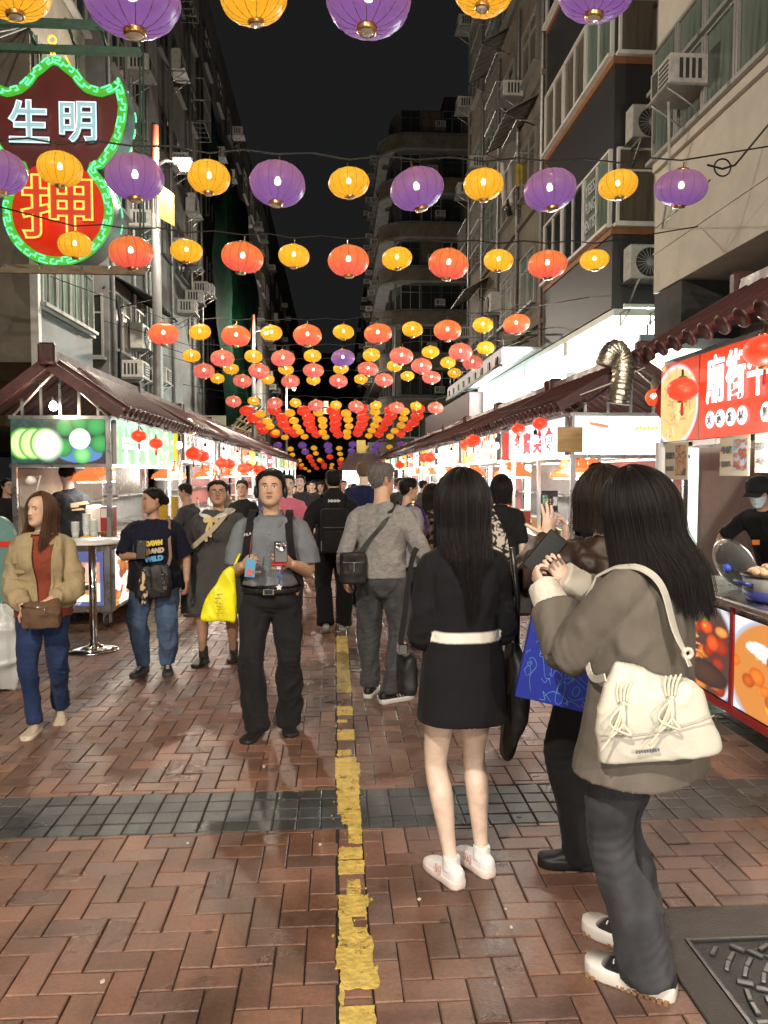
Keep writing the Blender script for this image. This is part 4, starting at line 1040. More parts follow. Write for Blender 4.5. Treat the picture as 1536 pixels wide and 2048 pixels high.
 MB().box(X(xb-.06), X(xb-.03), y0+.07, y1-.07, counter, fz[0]-.05).build('back_panel', r.choice(M_BACK), t)
 MB().box(X(xb-.3), X(xb-.061), y0+.1, y1-.1, 1.28, 1.3).build('back_shelf', STEEL, t)
 bulb_light((X(xf+.35), (y0+y1)/2, fz[0]-.12), P_STALL, (1, .93, .82), .08)
 bulb_light((X(xf-.10), y0+.5*(y1-y0), fz[0]-.12), P_STALL*.5, (1, .92, .8), .08)
 return t
def heat_lamp(s, x, y0, y1, z, label):
 t = empty('heat_lamp', (x, (y0+y1)/2, z), 0, label, 'heat lamp', 'red heat lamps under the stall roofs')
 n = max(1, int((y1-y0)/.32))
 a = MB(); prof = [(x-.16, z), (x-.13, z+.07), (x-.05, z+.12), (x+.05, z+.12), (x+.13, z+.07), (x+.16, z)]
 a.prism(prof, 'y', y0, y1); a.build('lamp_hood', M_HEAT, t, recalc=True)
 for i in range(n): MB().lathe([(.06, 0), (.06, .09), (.03, .11), (.03, .22)], 10, (x, y0+(y1-y0)*(i+.5)/n, z+.12)).build('lamp_neck', M_HEAT, t)
 MB().box(x-.1, x+.1, y0+.03, y1-.03, z-.012, z-.003).build('lamp_tube', BULBW, t)
 return t
def goods(s, t_y0, t_y1, xf, counter, r, where, n=7):
 """food trays, bottles, cup stacks and boxes standing on a cart's counter, each its own thing"""
 kinds = []
 for k in range(n):
  y = t_y0+.15+(t_y1-t_y0-.3)*(k+.5)/n; x = s*(xf+r.uniform(.12, .55)); z = counter+.001; q = r.random()
  colr = r.choice([(.65, .30, .08), (.75, .55, .12), (.55, .10, .05), (.70, .62, .5), (.2, .4, .1)])
  mname = 'goods_%02x%02x%02x' % tuple(int(c*255) for c in colr); m = bpy.data.materials.get(mname) or mat(mname, colr, .45, var=.3, vscale=30)
  o_ = '%s along %s' % (ORD[k], where)
  if q < .3:
   t = empty('food_tray', (x, y, z), 0, 'shallow steel tray of food, '+o_, 'food tray')
   MB().box(x-.14, x+.14, y-.1, y+.1, z, z+.05, b=.01).build('tray', STEEL, t)
   a = MB()
   for j in range(14): a.lathe([(0, 0), (.03, .012), (.024, .03), (0, .036)], 7, (x+r.uniform(-.1, .1), y+r.uniform(-.07, .07), z+.045+r.uniform(0, .012)))
   o = a.build('snack_pile', m, t); o['kind'] = 'stuff'
  elif q < .5:
   a = empty('cup_stack', (x, y, z), 0, 'stack of paper cups, '+o_, 'cup stack')
   b = MB()
   b.lathe([(.032, 0), (.042, .1)], 12, (x, y, z))
   for j in range(8): b.lathe([(.0415, .1+j*.018), (.044, .104+j*.018), (.0425, .118+j*.018)], 12, (x, y, z))
   b.build('paper_cups', WHITEP, a)['kind'] = 'stuff'
  elif q < .75:
   t = empty('sauce_bottle', (x, y, z), 0, 'upright sauce bottle, '+o_, 'bottle')
   MB().lathe([(.03, 0), (.034, .02), (.034, .13), (.014, .18), (.013, .2)], 12, (x, y, z)).build('bottle_body', m, t)
   MB().lathe([(.016, .2), (.016, .225), (.004, .26), (0, .26)], 10, (x, y, z)).build('cap', REDP if r.random() < .5 else WHITEP, t)
  else:
   t = empty('food_box', (x, y, z), 0, 'lidded food box, '+o_, 'box')
   MB().box(x-.1, x+.1, y-.13, y+.13, z, z+.16, b=.012).build('box_body', m, t); MB().box(x-.105, x+.105, y-.135, y+.135, z+.161, z+.185, b=.008).build('lid', WHITEP, t)
r_ = random.Random(21)
LY = [8.2, 11.9, 15.6, 19.3, 23.0, 26.8, 30.7, 34.7, 38.8, 43.0]
RY = [7.95, 11.4, 15.0, 18.6, 22.3, 26.1, 30.0, 34.1, 38.3, 42.6]
LF = [None, [(1, takoyaki), (1.6, FOODS[4])], [(1, FOODS[2]), (1, FOODS[0])], [(1, FOODS[1]), (1, FOODS[3])]]
for k, y in enumerate(LY):
 where = 'the %s stall of the left row' % ORD[k]
 if k == 0:
  stall(-1, y, y+3.0, 'near left drinks stall with lit lime picture and maroon gable roof', 2, [(1, drinks), (1, FOODS[5])], limes, [FOODS[0], FOODS[5]], bubbletea, counter=.93, fz=(1.74, 2.20), dp=1.02)
 else:
  stall(-1, y, y+3.05, '%s stall of the left row with maroon tiled roof and lit food panels' % ORD[k], 1 if k < 4 else 0, LF[k] if k < len(LF) else [(1, r_.choice(FOODS)), (1, r_.choice(FOODS))], FOODS[(k*3) % 8], [r_.choice(FOODS), r_.choice(FOODS)])
  if k < 7: goods(-1, y, y+3.0, 2.33, .89, r_, where, 7 if k < 5 else 4)
 if k < 6: heat_lamp(-1, -2.75, y+.5, y+1.8, 1.55, 'red heat lamp hood in '+where)
RF = [[(1, FOODS[3]), (.8, FOODS[2]), (1, FOODS[0])], [(1, FOODS[4]), (1, FOODS[7])], [(1, FOODS[3]), (1, FOODS[2])], [(1, FOODS[6]), (1, FOODS[4])]]
for k, y in enumerate(RY):
 where = 'the %s stall of the right row' % ORD[k+1]
 if k == 0:
  sB = stall(1, y, y+2.75, 'white fronted snack stall with red characters and gabled maroon roof on the right', 2, [(1, purple_white)], solid((1.9, 1.9, 1.9)), [FOODS[0], FOODS[1]], FOODS[1])
 else:
  stall(1, y, y+3.0, '%s stall of the right row with maroon tiled roof and lit food panels' % ORD[k+1], 1 if k < 4 else 0, RF[k-1] if k-1 < len(RF) else [(1, r_.choice(FOODS)), (1, r_.choice(FOODS))], FOODS[(k*5+1) % 8], [r_.choice(FOODS), r_.choice(FOODS)])
 if k < 7: goods(1, y, y+2.7, 2.47, .89, r_, where, 7 if k < 5 else 4)
 if k < 6: heat_lamp(1, 2.9, y+.4, y+1.8, 1.58, 'red heat lamp hood in '+where)
M_REDL = mat('red_sign_letter', (.70, .02, .05), .5, emit=.25)
for i, ch in enumerate('多寶美食'):
 lettering('sign_lettering', ch, .3, (2.42, 10.12-i*.5, 2.02), (0, -1, 0), (0, 0, 1), M_REDL, sB, fit=(.38, .28), bold=.008)
p0 = at(1198, 852, Y=7.92); sau = mat('sausage_print', (.75, .22, .10), .5, emit=.5); crn = mat('corn_print', (.8, .62, .12), .5, emit=.5)
a = MB(); a.tube([(p0.x-.1, 7.922, p0.z+.03), (p0.x, 7.918, p0.z+.01), (p0.x+.1, 7.922, p0.z-.005)], [.014, .02, .014], 8); a.build('sausage_picture', sau, sB)
p1 = at(1294, 857, Y=7.92); a = MB()
for k in range(6): a.lathe([(0, -.004), (.022, 0), (0, .004)], 8, M=Matrix.Translation((p1.x-.11+k*.042, 7.92, p1.z+.008*(k % 2))) @ Matrix.Rotation(pi/2, 4, 'X'))
a.build('fishball_picture', crn, sB)
gt = mat('pale_print', (.6, .6, .62), .5, emit=.8)
lettering('panel_lettering', '腸仔 串燒', .06, (p0.x+.02, 7.924, p0.z-.14), (1, 0, 0), (0, 0, 1), gt, sB, fit=(.3, .035)); lettering('panel_lettering', '魚蛋 $20', .06, (p1.x, 7.924, p1.z-.14), (1, 0, 0), (0, 0, 1), gt, sB, fit=(.3, .035))
t = empty('plywood_board', (2.55, 7.8, 1.9), 0, 'bare plywood board at the corner of the white snack stall', 'board')
MB().box(2.30, 2.56, 7.85, 7.87, 1.86, 2.12).build('board', M_WOODP, t)
lettering('stall_number', '19', .11, (2.62, 11.33, 2.15), (1, 0, 0), (0, 0, 1), mat('brown_numeral', (.25, .14, .05), .6), None, fit=(.1, .08)); bpy.data.objects['stall_number']['label'] = 'brown numeral 19 on the stall beyond the white snack stall'; bpy.data.objects['stall_number']['category'] = 'number'
for k in range(9):
 for s in (-1, 1):
  y = 8.6+k*2.1; x = s*(2.12 if s < 0 else 2.26)
  hanging_bulb((x, y, 2.03), 'bare bulb under the %s eaves, %s from the near gable' % ('left' if s < 0 else 'right', ORD[k]))
hanging_bulb((-2.85, 8.05, 2.33), 'bright bulb hanging in the gable of the near left drinks stall', m=BULBW)
bulb_light((-2.85, 7.95, 2.28), 6, (1, .8, .5), .04)
# ================================================================== LANTERNS strung over the street
def lantern_mat(name, c, top=None, glow=1.0):
 """satin cloth over a bulb: reflected light tinted into the colour towards the top, glows, takes a soft sheen"""
 m, nt, b = nodes(name); N, L = nt.nodes, nt.links
 tc = N.new('ShaderNodeTexCoord'); sp = N.new('ShaderNodeSeparateXYZ'); L.new(tc.outputs['Generated'], sp.inputs[0])
 rp = N.new('ShaderNodeValToRGB'); rp.color_ramp.elements[0].color = (*c, 1); rp.color_ramp.elements[1].color = (*(top or c), 1)  # ramp paints reflected light into the cloth colour, warmer at the top
 rp.color_ramp.elements[0].position = .25; rp.color_ramp.elements[1].position = .75
 nz = N.new('ShaderNodeTexNoise'); nz.inputs['Scale'].default_value = 9; L.new(tc.outputs['Object'], nz.inputs['Vector'])
 ad = N.new('ShaderNodeMath'); ad.operation = 'MULTIPLY_ADD'; ad.inputs[1].default_value = .25; L.new(nz.outputs['Fac'], ad.inputs[0]); L.new(sp.outputs['Z'], ad.inputs[2])
 L.new(ad.outputs[0], rp.inputs[0]); hv = N.new('ShaderNodeVectorMath'); hv.operation = 'SCALE'; hv.inputs['Scale'].default_value = .42; L.new(rp.outputs[0], hv.inputs[0]); L.new(hv.outputs[0], b.inputs['Base Color']); L.new(rp.outputs[0], b.inputs['Emission Color'])
 setc(b, 'Emission Strength', E_LANT*glow); setc(b, 'Roughness', .36); setc(b, 'Sheen Weight', .1); setc(b, 'Anisotropic', .7)
 wv = N.new('ShaderNodeTexNoise'); mp = N.new('ShaderNodeMapping'); mp.inputs['Scale'].default_value = (6, 6, 60); L.new(tc.outputs['Object'], mp.inputs[0]); L.new(mp.outputs[0], wv.inputs['Vector'])
 wv.inputs['Scale'].default_value = 1.0
 bp = N.new('ShaderNodeBump'); bp.inputs['Strength'].default_value = .25; bp.inputs['Distance'].default_value = .01; L.new(wv.outputs['Fac'], bp.inputs['Height']); L.new(bp.outputs[0], b.inputs['Normal'])
 tr = N.new('ShaderNodeBsdfTransparent'); tr.inputs[0].default_value = (1, 1, 1, 1); mx = N.new('ShaderNodeMixShader'); mx.inputs[0].default_value = .13
 tl = N.new('ShaderNodeBsdfTranslucent'); L.new(rp.outputs[0], tl.inputs[0]); L.new(bp.outputs[0], tl.inputs['Normal']); m3 = N.new('ShaderNodeMixShader'); m3.inputs[0].default_value = .6
 L.new(b.outputs[0], m3.inputs[1]); L.new(tl.outputs[0], m3.inputs[2])
 out = nt.nodes['Material Output']; L.new(m3.outputs[0], mx.inputs[1]); L.new(tr.outputs[0], mx.inputs[2]); L.new(mx.outputs[0], out.inputs['Surface'])
 return m
LMAT = {'purple': lantern_mat('purple_satin', (.27, .125, .44), (.36, .17, .34)), 'yellow': lantern_mat('golden_satin', (.90, .50, .030), (.92, .56, .05)),
  'orange red': lantern_mat('orange_red_satin', (.88, .15, .11), (.82, .26, .08)), 'pink': lantern_mat('pink_satin', (.85, .20, .20), (.74, .24, .15)), 'red': lantern_mat('red_satin', (.88, .035, .012), (.75, .05, .015))}
FMAT = {k: lantern_mat('far_'+m.name, {'purple': (.22, .095, .38), 'yellow': (.88, .48, .03), 'orange red': (.85, .14, .1), 'pink': (.84, .2, .18), 'red': (.85, .075, .035)}[k], None, 1.35) for k, m in LMAT.items()}
M_RIB = mat('lantern_rib', (.10, .045, .03), .6)
LPROTO = {}
def lantern_proto(colour, big):
 """big: parts; far ones are a single shade with rims"""
 k = (colour, big)
 R, Hh, n = .26, .182, 14
 t = empty('paper_lantern', (0, 0, 0))
 sub = 4 if big else 2
 v, f = [], []
 rows = 12 if big else 7
 for j in range(rows+1):
  a = -pi/2+.22+(pi-.44)*j/rows
  for i in range(n*sub):
   q = (i % sub)/sub; sc_ = 1-.045*sin(pi*q)*(-1)*cos(a)  # cloth bellies out between the ribs
   sc_ = .965+.04*sin(pi*q)
   r = R*cos(a)**.85*sc_; w = 2*pi*i/(n*sub); v.append((r*cos(w), r*sin(w), Hh*sin(a)))
 m_ = n*sub
 for j in range(rows):
  for i in range(m_): f.append((j*m_+i, j*m_+(i+1) % m_, (j+1)*m_+(i+1) % m_, (j+1)*m_+i))
 from_arrays('lantern_shade', v, f, LMAT[colour] if big else FMAT[colour], t)
 if big:
  a = MB()
  for i in range(n):
   w = 2*pi*i/n; a.tube([(R*cos(b_)**.85*.968*cos(w), R*cos(b_)**.85*.968*sin(w), Hh*sin(b_)) for b_ in np.linspace(-pi/2+.22, pi/2-.22, 11)], .0022, 4)
  a.build('wire_ribs', M_RIB, t)['kind'] = 'stuff'
  MB().lathe([(0, -.03), (.026, -.02), (.03, .01), (.018, .04), (0, .05)], 10, (0, 0, .02)).build('bulb', BULBO, t)
 zb = -Hh*cos(.22)
 MB().lathe([(.062, zb+.012), (.066, zb), (.06, zb-.01), (.063, zb-.018), (.052, zb-.03), (.045, zb-.028), (.045, zb-.01)], 14 if big else 8, capb=False, capt=False).build('bottom_rim', GOLD, t)
 if big: MB().lathe([(.0, -.0), (.045, .003), (.05, .012), (0, .02)], 12, (0, 0, zb-.032)).build('light_cover', mat('clear_cover', (.75, .65, .5), .15, spec=.8) if 'clear_cover' not in bpy.data.materials else bpy.data.materials['clear_cover'], t)
 MB().lathe([(.06, -zb-.01), (.06, -zb+.018), (.02, -zb+.022), (.008, -zb+.03), (.006, -zb+.085)], 12 if big else 6).build('top_rim', GOLD, t)
 return t
LUSED = set()
def lantern(colour, p, size, label, group, tilt=0.0):
 big = p[1] < 27
 k = (colour, big)
 if k not in LPROTO: LPROTO[k] = lantern_proto(colour, big)
 sc_ = size/.52
 if k in LUSED: o = copy_tree(LPROTO[k])
 else: o = LPROTO[k]; LUSED.add(k)
 o.location = p; o.scale = (sc_, sc_, sc_*rl.uniform(.94, 1.05)); o.rotation_euler = (rl.gauss(0, .09), rl.gauss(0, .09)+tilt, rl.uniform(0, 6))
 o['label'] = label; o['category'] = 'lantern'; o['group'] = group
 return o
rl = random.Random(31)
BIG, SMALL = .525, .392
def row(name, items, y_of):
 """items: (px, py, colour letter); y_of(px) = distance of the string there"""
 cnt = {}; tot = {}
 nm = {'p': 'purple', 'y': 'yellow', 'o': 'orange red', 'k': 'pink', 'r': 'red'}
 pts = []
 for (px, py, c) in items: tot[c] = tot.get(c, 0)+1
 for (px, py, c) in items:
  cnt[c] = cnt.get(c, 0)+1; Y = y_of(px); p = at(px, py, Y=Y); s = SMALL if c == 'y' else BIG
  word = 'round' if c == 'y' else 'large'
  lab = '%s %s lantern, %s from left in its colour, %s' % (word, nm[c], ORD[cnt[c]-1], name)
  if tot[c] == 1: lab = '%s %s lantern, sole one of its colour, %s' % (word, nm[c], name)
  lantern(nm[c], p, s, lab, 'lanterns strung over the street')
  pts.append(Vector((p.x, p.y, p.z+.225*s/.52+.05)))
 cable(name, pts)
 return pts
def cable(name, pts, ext=True):
 P = sorted(pts, key=lambda q: q.x); zt = max(q.z for q in P)+.02
 out = []
 if ext and P[0].x > -4.95: out.append(Vector((-4.97 if P[0].y < 45 else P[0].x-1, P[0].y-.05, zt+.25)))
 for i, q in enumerate(P):
  out.append(q)
  if i+1 < len(P): out.append((q+P[i+1])/2+Vector((0, 0, .035)))
 if ext and P[-1].x < 4.95: out.append(Vector((4.97 if P[0].y < 28 else P[-1].x+1.5, P[-1].y+.05, zt+.25)))
 o = MB().tube(out, .009 if P[0].y < 12 else .007, 5).build('lantern_cable', CABLE); tag(o, 'thin black cable carrying the %s' % name, 'cable', 'lantern cables')
def lin(p0, y0, p1, y1): return lambda px: y0+(y1-y0)*(px-p0)/(p1-p0)
row('top row', [(25, -22, 'y'), (265, -2, 'p'), (507, -4, 'y'), (737, 0, 'p'), (968, -22, 'y'), (1193, -22, 'p')], lin(265, 4.5, 1193, 5.3))
row('second row', [(-8, 345, 'p'), (120, 338, 'y'), (270, 355, 'p'), (418, 355, 'y'), (555, 368, 'p'), (698, 366, 'y'), (834, 378, 'p'), (967, 369, 'y'), (1100, 380, 'p'), (1236, 370, 'y'), (1362, 376, 'p')], lin(270, 7.3, 1362, 7.85))
row('third row', [(150, 490, 'y'), (262, 505, 'o'), (373, 502, 'y'), (485, 515, 'o'), (588, 512, 'y'), (697, 522, 'o'), (794, 517, 'y'), (897, 528, 'o'), (997, 521, 'y'), (1095, 529, 'o'), (1189, 520, 'y')], lin(262, 9.6, 1095, 10.3))
row('fourth row', [(327, 668, 'o'), (400, 664, 'y'), (472, 672, 'o'), (543, 666, 'y'), (615, 671, 'o'), (687, 664, 'y'), (756, 667, 'o'), (825, 659, 'y'), (895, 661, 'o'), (966, 650, 'y'), (1033, 648, 'o')], lin(327, 14.0, 1033, 14.9))
row('fifth row', [(383, 712, 'y'), (445, 717, 'k'), (507, 713, 'y'), (566, 717, 'k'), (625, 712, 'y'), (686, 716, 'p'), (743, 710, 'y'), (803, 712, 'k'), (861, 704, 'y'), (921, 704, 'k'), (971, 696, 'y')], lambda x: 17.2)
row('sixth row', [(408, 742, 'k'), (462, 738, 'y'), (518, 742, 'k'), (572, 739, 'y'), (627, 741, 'k'), (682, 737, 'y'), (736, 738, 'k'), (789, 732, 'y'), (843, 732, 'k'), (896, 725, 'y'), (945, 725, 'k')], lambda x: 19.6)
row('seventh row', [(435, 757, 'y'), (485, 762, 'k'), (535, 758, 'y'), (581, 763, 'k'), (627, 760, 'y'), (677, 762, 'k'), (722, 758, 'y'), (768, 760, 'k'), (815, 752, 'y'), (863, 755, 'k'), (909, 746, 'y')], lambda x: 22.0)
row('eighth row', [(467, 803, 'k'), (507, 802, 'y'), (549, 807, 'k'), (591, 806, 'y'), (632, 811, 'k'), (672, 810, 'y'), (712, 813, 'k'), (752, 811, 'y'), (793, 815, 'k'), (832, 812, 'y'), (871, 816, 'k')], lambda x: 25.8)
far = [('ninth row', 822, 28.5, 'r', 492, 838), ('tenth row', 836, 31, 'r', 508, 834), ('eleventh row', 848, 33.5, 'r', 516, 826), ('twelfth row', 859, 36, 'r', 528, 814), ('thirteenth row', 869, 39, 'r', 548, 800),
  ('nearer far purple row', 891, 46, 'p', 556, 802), ('farther purple row', 903, 52, 'p', 562, 796), ('first far small red row', 914, 58, 'r', 575, 790), ('second far small red row', 923, 64, 'r', 584, 780), ('third far small red row', 930, 70, 'r', 594, 770), ('last far small red row', 936, 76, 'r', 602, 762)]
for name, py, Y, c, x0, x1 in far:
 items = []
 n = 13 if Y < 40 else 11
 for i in range(n):
  px = x0+(x1-x0)*i/(n-1)+rl.uniform(-2, 2); cc = ('y' if i % 2 else c) if Y < 60 else ('y' if i % 3 == 1 else c)
  items.append((px, py-(px-x0)*.012+rl.uniform(-1.5, 1.5)+(6 if cc == 'y' else 0), cc))
 row(name, items, lambda x: Y)
o = MB().tube([at(1415, 330, Y=8.0), at(1445, 338, Y=8.1), at(1470, 330, Y=8.2), at(1536, 250, X=4.95)], .012, 5).build('power_cable', CABLE); tag(o, 'black power cable running up to the beige facade from the purple lantern', 'cable')
o = MB().tube([at(1445, 335, Y=8.1)+Vector((.09*cos(a), 0, .09*sin(a))) for a in np.linspace(0, 11, 40)], .009, 5).build('cable_coil', CABLE); tag(o, 'loop of black cable tied beside the rightmost purple lantern', 'cable')
o = MB().tube([at(1310, 457, X=4.97), at(1345, 430, Y=9.0), at(1420, 360, Y=8.2)], .008, 5).build('power_cable', CABLE); tag(o, 'slack black cable from the beige wall corner to the cable loop', 'cable')
# ================================================================== NEON PAWN SIGN
SY = 11.2; PXM = SY/FPX
def sp(px, py, dy=0.0):
 p = at(px, py, Y=SY); return (p.x, SY+dy, p.z)
half = [(108, 112), (126, 117), (141, 130), (158, 143), (168, 158), (182, 171), (203, 177), (222, 170), (239, 154), (250, 182), (256, 212), (253, 242), (246, 272), (234, 300), (216, 324), (206, 338)]
c0 = (117, 422); Rr = 111
circ = [(c0[0]+Rr*cos(a), c0[1]-Rr*sin(a)) for a in np.linspace(radians(48), radians(-90), 26)]
right = half+circ
AX = 110.0
left = [(2*AX-x, y) for x, y in half]+[(2*c0[0]-x, y) for x, y in circ[:-1]]
outline = right+left[::-1][:-1] if True else right
outline = right+[q for q in left[::-1]][:-1]
def resample(P, n, closed=True):
 P = [Vector((*p, 0)) for p in P]
 if closed: P = P+[P[0]]
 d = [0]
 for a, b in zip(P, P[1:]): d.append(d[-1]+(b-a).length)
 out = []; j = 0
 for i in range(n):
  s = d[-1]*i/(n if closed else n-1)
  while j < len(d)-2 and d[j+1] < s: j += 1
  k = (s-d[j])/max(1e-9, d[j+1]-d[j]); q = P[j].lerp(P[j+1], k); out.append((q.x, q.y))
 return out, d[-1]
sign = empty('neon_pawn_sign', sp(117, 330), 0, 'large green edged neon pawnshop sign, a bat shape above a red disc', 'neon sign')
OL, LEN = resample(outline, 260)
def offset(P, d):
 out = []; n = len(P)
 for i in range(n):
  a, b = Vector((*P[i-2], 0)), Vector((*P[(i+2) % n], 0)); t = (b-a).normalized(); out.append((P[i][0]-t.y*d, P[i][1]+t.x*d))
 return out
INN = offset(OL, 19)
def poly_obj(name, P, y0, y1, m): 
 W_ = [sp(x, y) for x, y in P]
 return MB().prism([(p[0], p[2]) for p in W_], 'y', y0, y1).build(name, m, sign, recalc=True)
M_SGRN = mat('green_sign_border', (.10, .42, .03), .4, emit=.10, ec=(.12, .85, .05))
M_SRED = mat('maroon_sign_face', (.14, .018, .015), .45, var=.2, vscale=3)
M_SRED2 = mat('bright_red_sign_face', (.48, .02, .008), .4, var=.2, vscale=3, emit=.20, ec=(1, .035, .006))
M_NGRN = emat('green_neon', (.16, .85, .42), .52); M_NWHT = emat('white_neon', (.75, .95, 1.0), .55); M_NORG = emat('orange_neon', (1.0, .58, .10), .62); M_NYEL = emat('yellow_neon', (1.0, .55, .05), .8)
M_SIDE = mat('sign_side_metal', (.10, .13, .13), .5, .3, var=.3)
poly_obj('sign_body', OL, SY, SY+.42, M_SIDE)
W0 = [sp(*q) for q in OL]; W1 = [sp(*q) for q in INN]; n = len(OL)
bv = [(p[0], SY-.02, p[2]) for p in W0]+[(p[0], SY-.02, p[2]) for p in W1]+[(p[0], SY-.0005, p[2]) for p in W0]
from_arrays('border_band', bv, [(i, (i+1) % n, n+(i+1) % n, n+i) for i in range(n)]+[(i, 2*n+i, 2*n+(i+1) % n, (i+1) % n) for i in range(n)], M_SGRN, sign, False)
from mathutils.geometry import tessellate_polygon
W1u = [p for p, q in zip(W1, INN) if q[1] < 372]
tri = tessellate_polygon([[Vector((p[0], p[2], 0)) for p in W1u]])
from_arrays('upper_face', [(p[0], SY-.008, p[2]) for p in W1u], tri, M_SRED, sign, False)
MB().lathe([((Rr-19)*PXM, 0), ((Rr-19)*PXM, .006), (0, .006)], 48, M=Matrix.Translation((sp(*c0)[0], SY-.0101, sp(*c0)[2])) @ Matrix.Rotation(pi/2, 4, 'X')).build('disc_face', M_SRED2, sign)
NP, _ = resample(OL, 1200); NI = offset(NP, 1); 
def along(s, d):
 """point at arc s (px) and inset d (px)"""
 i = int(s/LEN*1200) % 1200; a, b = Vector((*NP[(i-6) % 1200], 0)), Vector((*NP[(i+6) % 1200], 0)); t = (b-a).normalized()
 return sp(NP[i][0]-t.y*d, NP[i][1]+t.x*d, -.05)
unit = 30.0; nu = int(LEN/unit); unit = LEN/nu
for k in range(nu):
 s = k*unit
 key = [(0, 3), (.62, 3), (.62, 9.5), (.30, 9.5), (.30, 15.5), (.98, 15.5), (.98, 6)] if k % 2 == 0 else [(.02, 15.5), (.02, 9), (.36, 9), (.36, 3.2), (.80, 3.2), (.80, 12), (.60, 12)]
 pts = []
 for (a, d), (a2, d2) in zip(key, key[1:]):
  for q in range(3): pts.append(along(s+unit*(a+(a2-a)*q/3), d+(d2-d)*q/3))
 pts.append(along(s+unit*key[-1][0], key[-1][1]))
 MB().tube(pts, .0125, 6).build('key_pattern_tube', M_NGRN, sign)
edge = offset(OL, -1.0)
for k in range(14):      # broken tube on the rear face, seen past the right edge
 i0 = int(len(OL)*(.06+.026*k)); pts = [sp(*OL[(i0+j) % len(OL)], .40) for j in range(5)]; pts = [(p[0]+.012, p[1], p[2]) for p in pts]
 if k % 5 != 3: MB().tube(pts, .013, 5).build('rear_edge_tube', M_NGRN, sign)
M_CHW = mat('pale_blue_character_face', (.22, .34, .36), .5, emit=.22, ec=(.45, .75, .8)); M_CHR = mat('orange_character_face', (.42, .035, .01), .5, emit=.16, ec=(1, .06, .01))
for ch, px, py, w, h, f_, t_ in (('生', 62, 248, 72, 76, M_CHW, M_NWHT), ('明', 160, 250, 66, 74, M_CHW, M_NWHT), ('押', 118, 418, 132, 118, M_CHR, M_NORG)):
 o_ = sp(px, py, -.06)
 lettering('character_face', ch, .5, o_, (1, 0, 0), (0, 0, 1), f_, sign, .012, bold=.006, fit=(w*PXM, h*PXM))
 lettering('character_outline_tube', ch, .5, (o_[0], o_[1]-.03, o_[2]), (1, 0, 0), (0, 0, 1), t_, sign, 0, outline=.0075, bold=.010, fit=((w+4)*PXM, (h+4)*PXM))
a = MB(); hp = sp(106, 82, -.03); a.tube([(hp[0]+.05*cos(q), hp[1], hp[2]+.055*sin(q)) for q in np.linspace(0, 2*pi, 14)[:-1]], .013, 6, closed=True); a.tube([sp(104, 92, -.03), sp(104, 112, -.03)], .013, 6); a.tube([sp(110, 92, -.03), sp(110, 112, -.03)], .013, 6); a.build('top_ring_tube', M_NYEL, sign)
a = MB(); a.tube([sp(112, 82, .38), sp(118, 95, .38), sp(126, 108, .38), sp(120, 112, .38)], .012, 5); a.build('rear_ring_tube', M_NYEL, sign)
M_GBEAM = mat('green_painted_beam', (.06, .13, .09), .5, var=.3, vscale=8)
frm = empty('sign_frame', (-4.5, SY, 6), 0, 'green painted steel beams and rods carrying the neon pawnshop sign', 'sign frame')
for (py0, py1, dy) in ((68, 66, -.35), (95, 92, -.05)):
 p, q = sp(-60, py0), sp(282, py1)
 MB().box(p[0]-.8, q[0], SY+dy-.02, SY+dy+.06, p[2]-.05, p[2]+.045).build('beam', M_GBEAM, frm)
for px in (70, 148, 210, 275):
 a, b = sp(px, 66, -.35), sp(px+5, 96, -.05); MB().tube([a, b], .022, 5).build('cross_strut', M_GBEAM, frm)
for px in (70, 76, 147, 153, 276, 283):
 a, b = sp(px, 95, .1), sp(px+1, 540 if px > 200 else 130, .1); MB().tube([a, b], .014, 5).build('hanger_rod', M_GBEAM, frm)
for (py, dy) in ((535, -.05), (556, -.4)):
 p, q = sp(10, py), sp(305, py); MB().box(p[0], q[0], SY+dy-.02, SY+dy+.03, p[2]-.03, p[2]+.03).build('lower_beam', mat('rusty_tan_beam', (.22, .17, .10), .6, var=.3) if 'rusty_tan_beam' not in bpy.data.materials else bpy.data.materials['rusty_tan_beam'], frm)
for px in (12, 85, 165, 222, 300): MB().tube([sp(px, 535, -.05), sp(px+8, 556, -.4)], .016, 5).build('cross_strut', GALV, frm)
for dx, dy in ((.0, .0), (-.9, .3)):
 p = sp(30, 95); MB().tube([(p[0]-.9+dx, SY+.2, p[2]), (-5.0, SY+2.2, p[2]+1.5)], .02, 5).build('stay_rod', GALV, frm)
# ================================================================== small red lanterns along the stall eaves
def small_red(p, s, label):
 t = empty('small_red_lantern', p, 0, label, 'lantern', 'small red lanterns under the stall eaves')
 v, f, n = [], [], 24
 for j in range(9):
  a = -pi/2+.28+(pi-.56)*j/8
  for i in range(n):
   w = 2*pi*i/n; r = s*cos(a)*(1+.03*abs(cos(w*6))); v.append((p[0]+r*cos(w), p[1]+r*sin(w), p[2]+s*.78*sin(a)))
 for j in range(8):
  for i in range(n): f.append((j*n+i, j*n+(i+1) % n, (j+1)*n+(i+1) % n, (j+1)*n+i))
 from_arrays('lantern_shade', v, f, M_SLR, t)
 MB().lathe([(s*.3, s*.7), (s*.32, s*.82), (s*.2, s*.85), (.008, s*.9), (.008, s*1.3)], 10, p).build('top_cap', GOLD, t)
 MB().lathe([(s*.3, -s*.86), (s*.3, -s*.7)], 10, p).build('bottom_cap', GOLD, t)
 MB().lathe([(.004, -s*1.75), (.012, -s*1.6), (.008, -s*.9)], 6, p).build('tassel', mat('red_tassel', (.5, .02, .02), .7) if 'red_tassel' not in bpy.data.materials else bpy.data.materials['red_tassel'], t)
M_SLR = mat('red_lantern_silk', (.85, .05, .02), .4, emit=.40, ec=(1, .045, .01), sheen=.3)
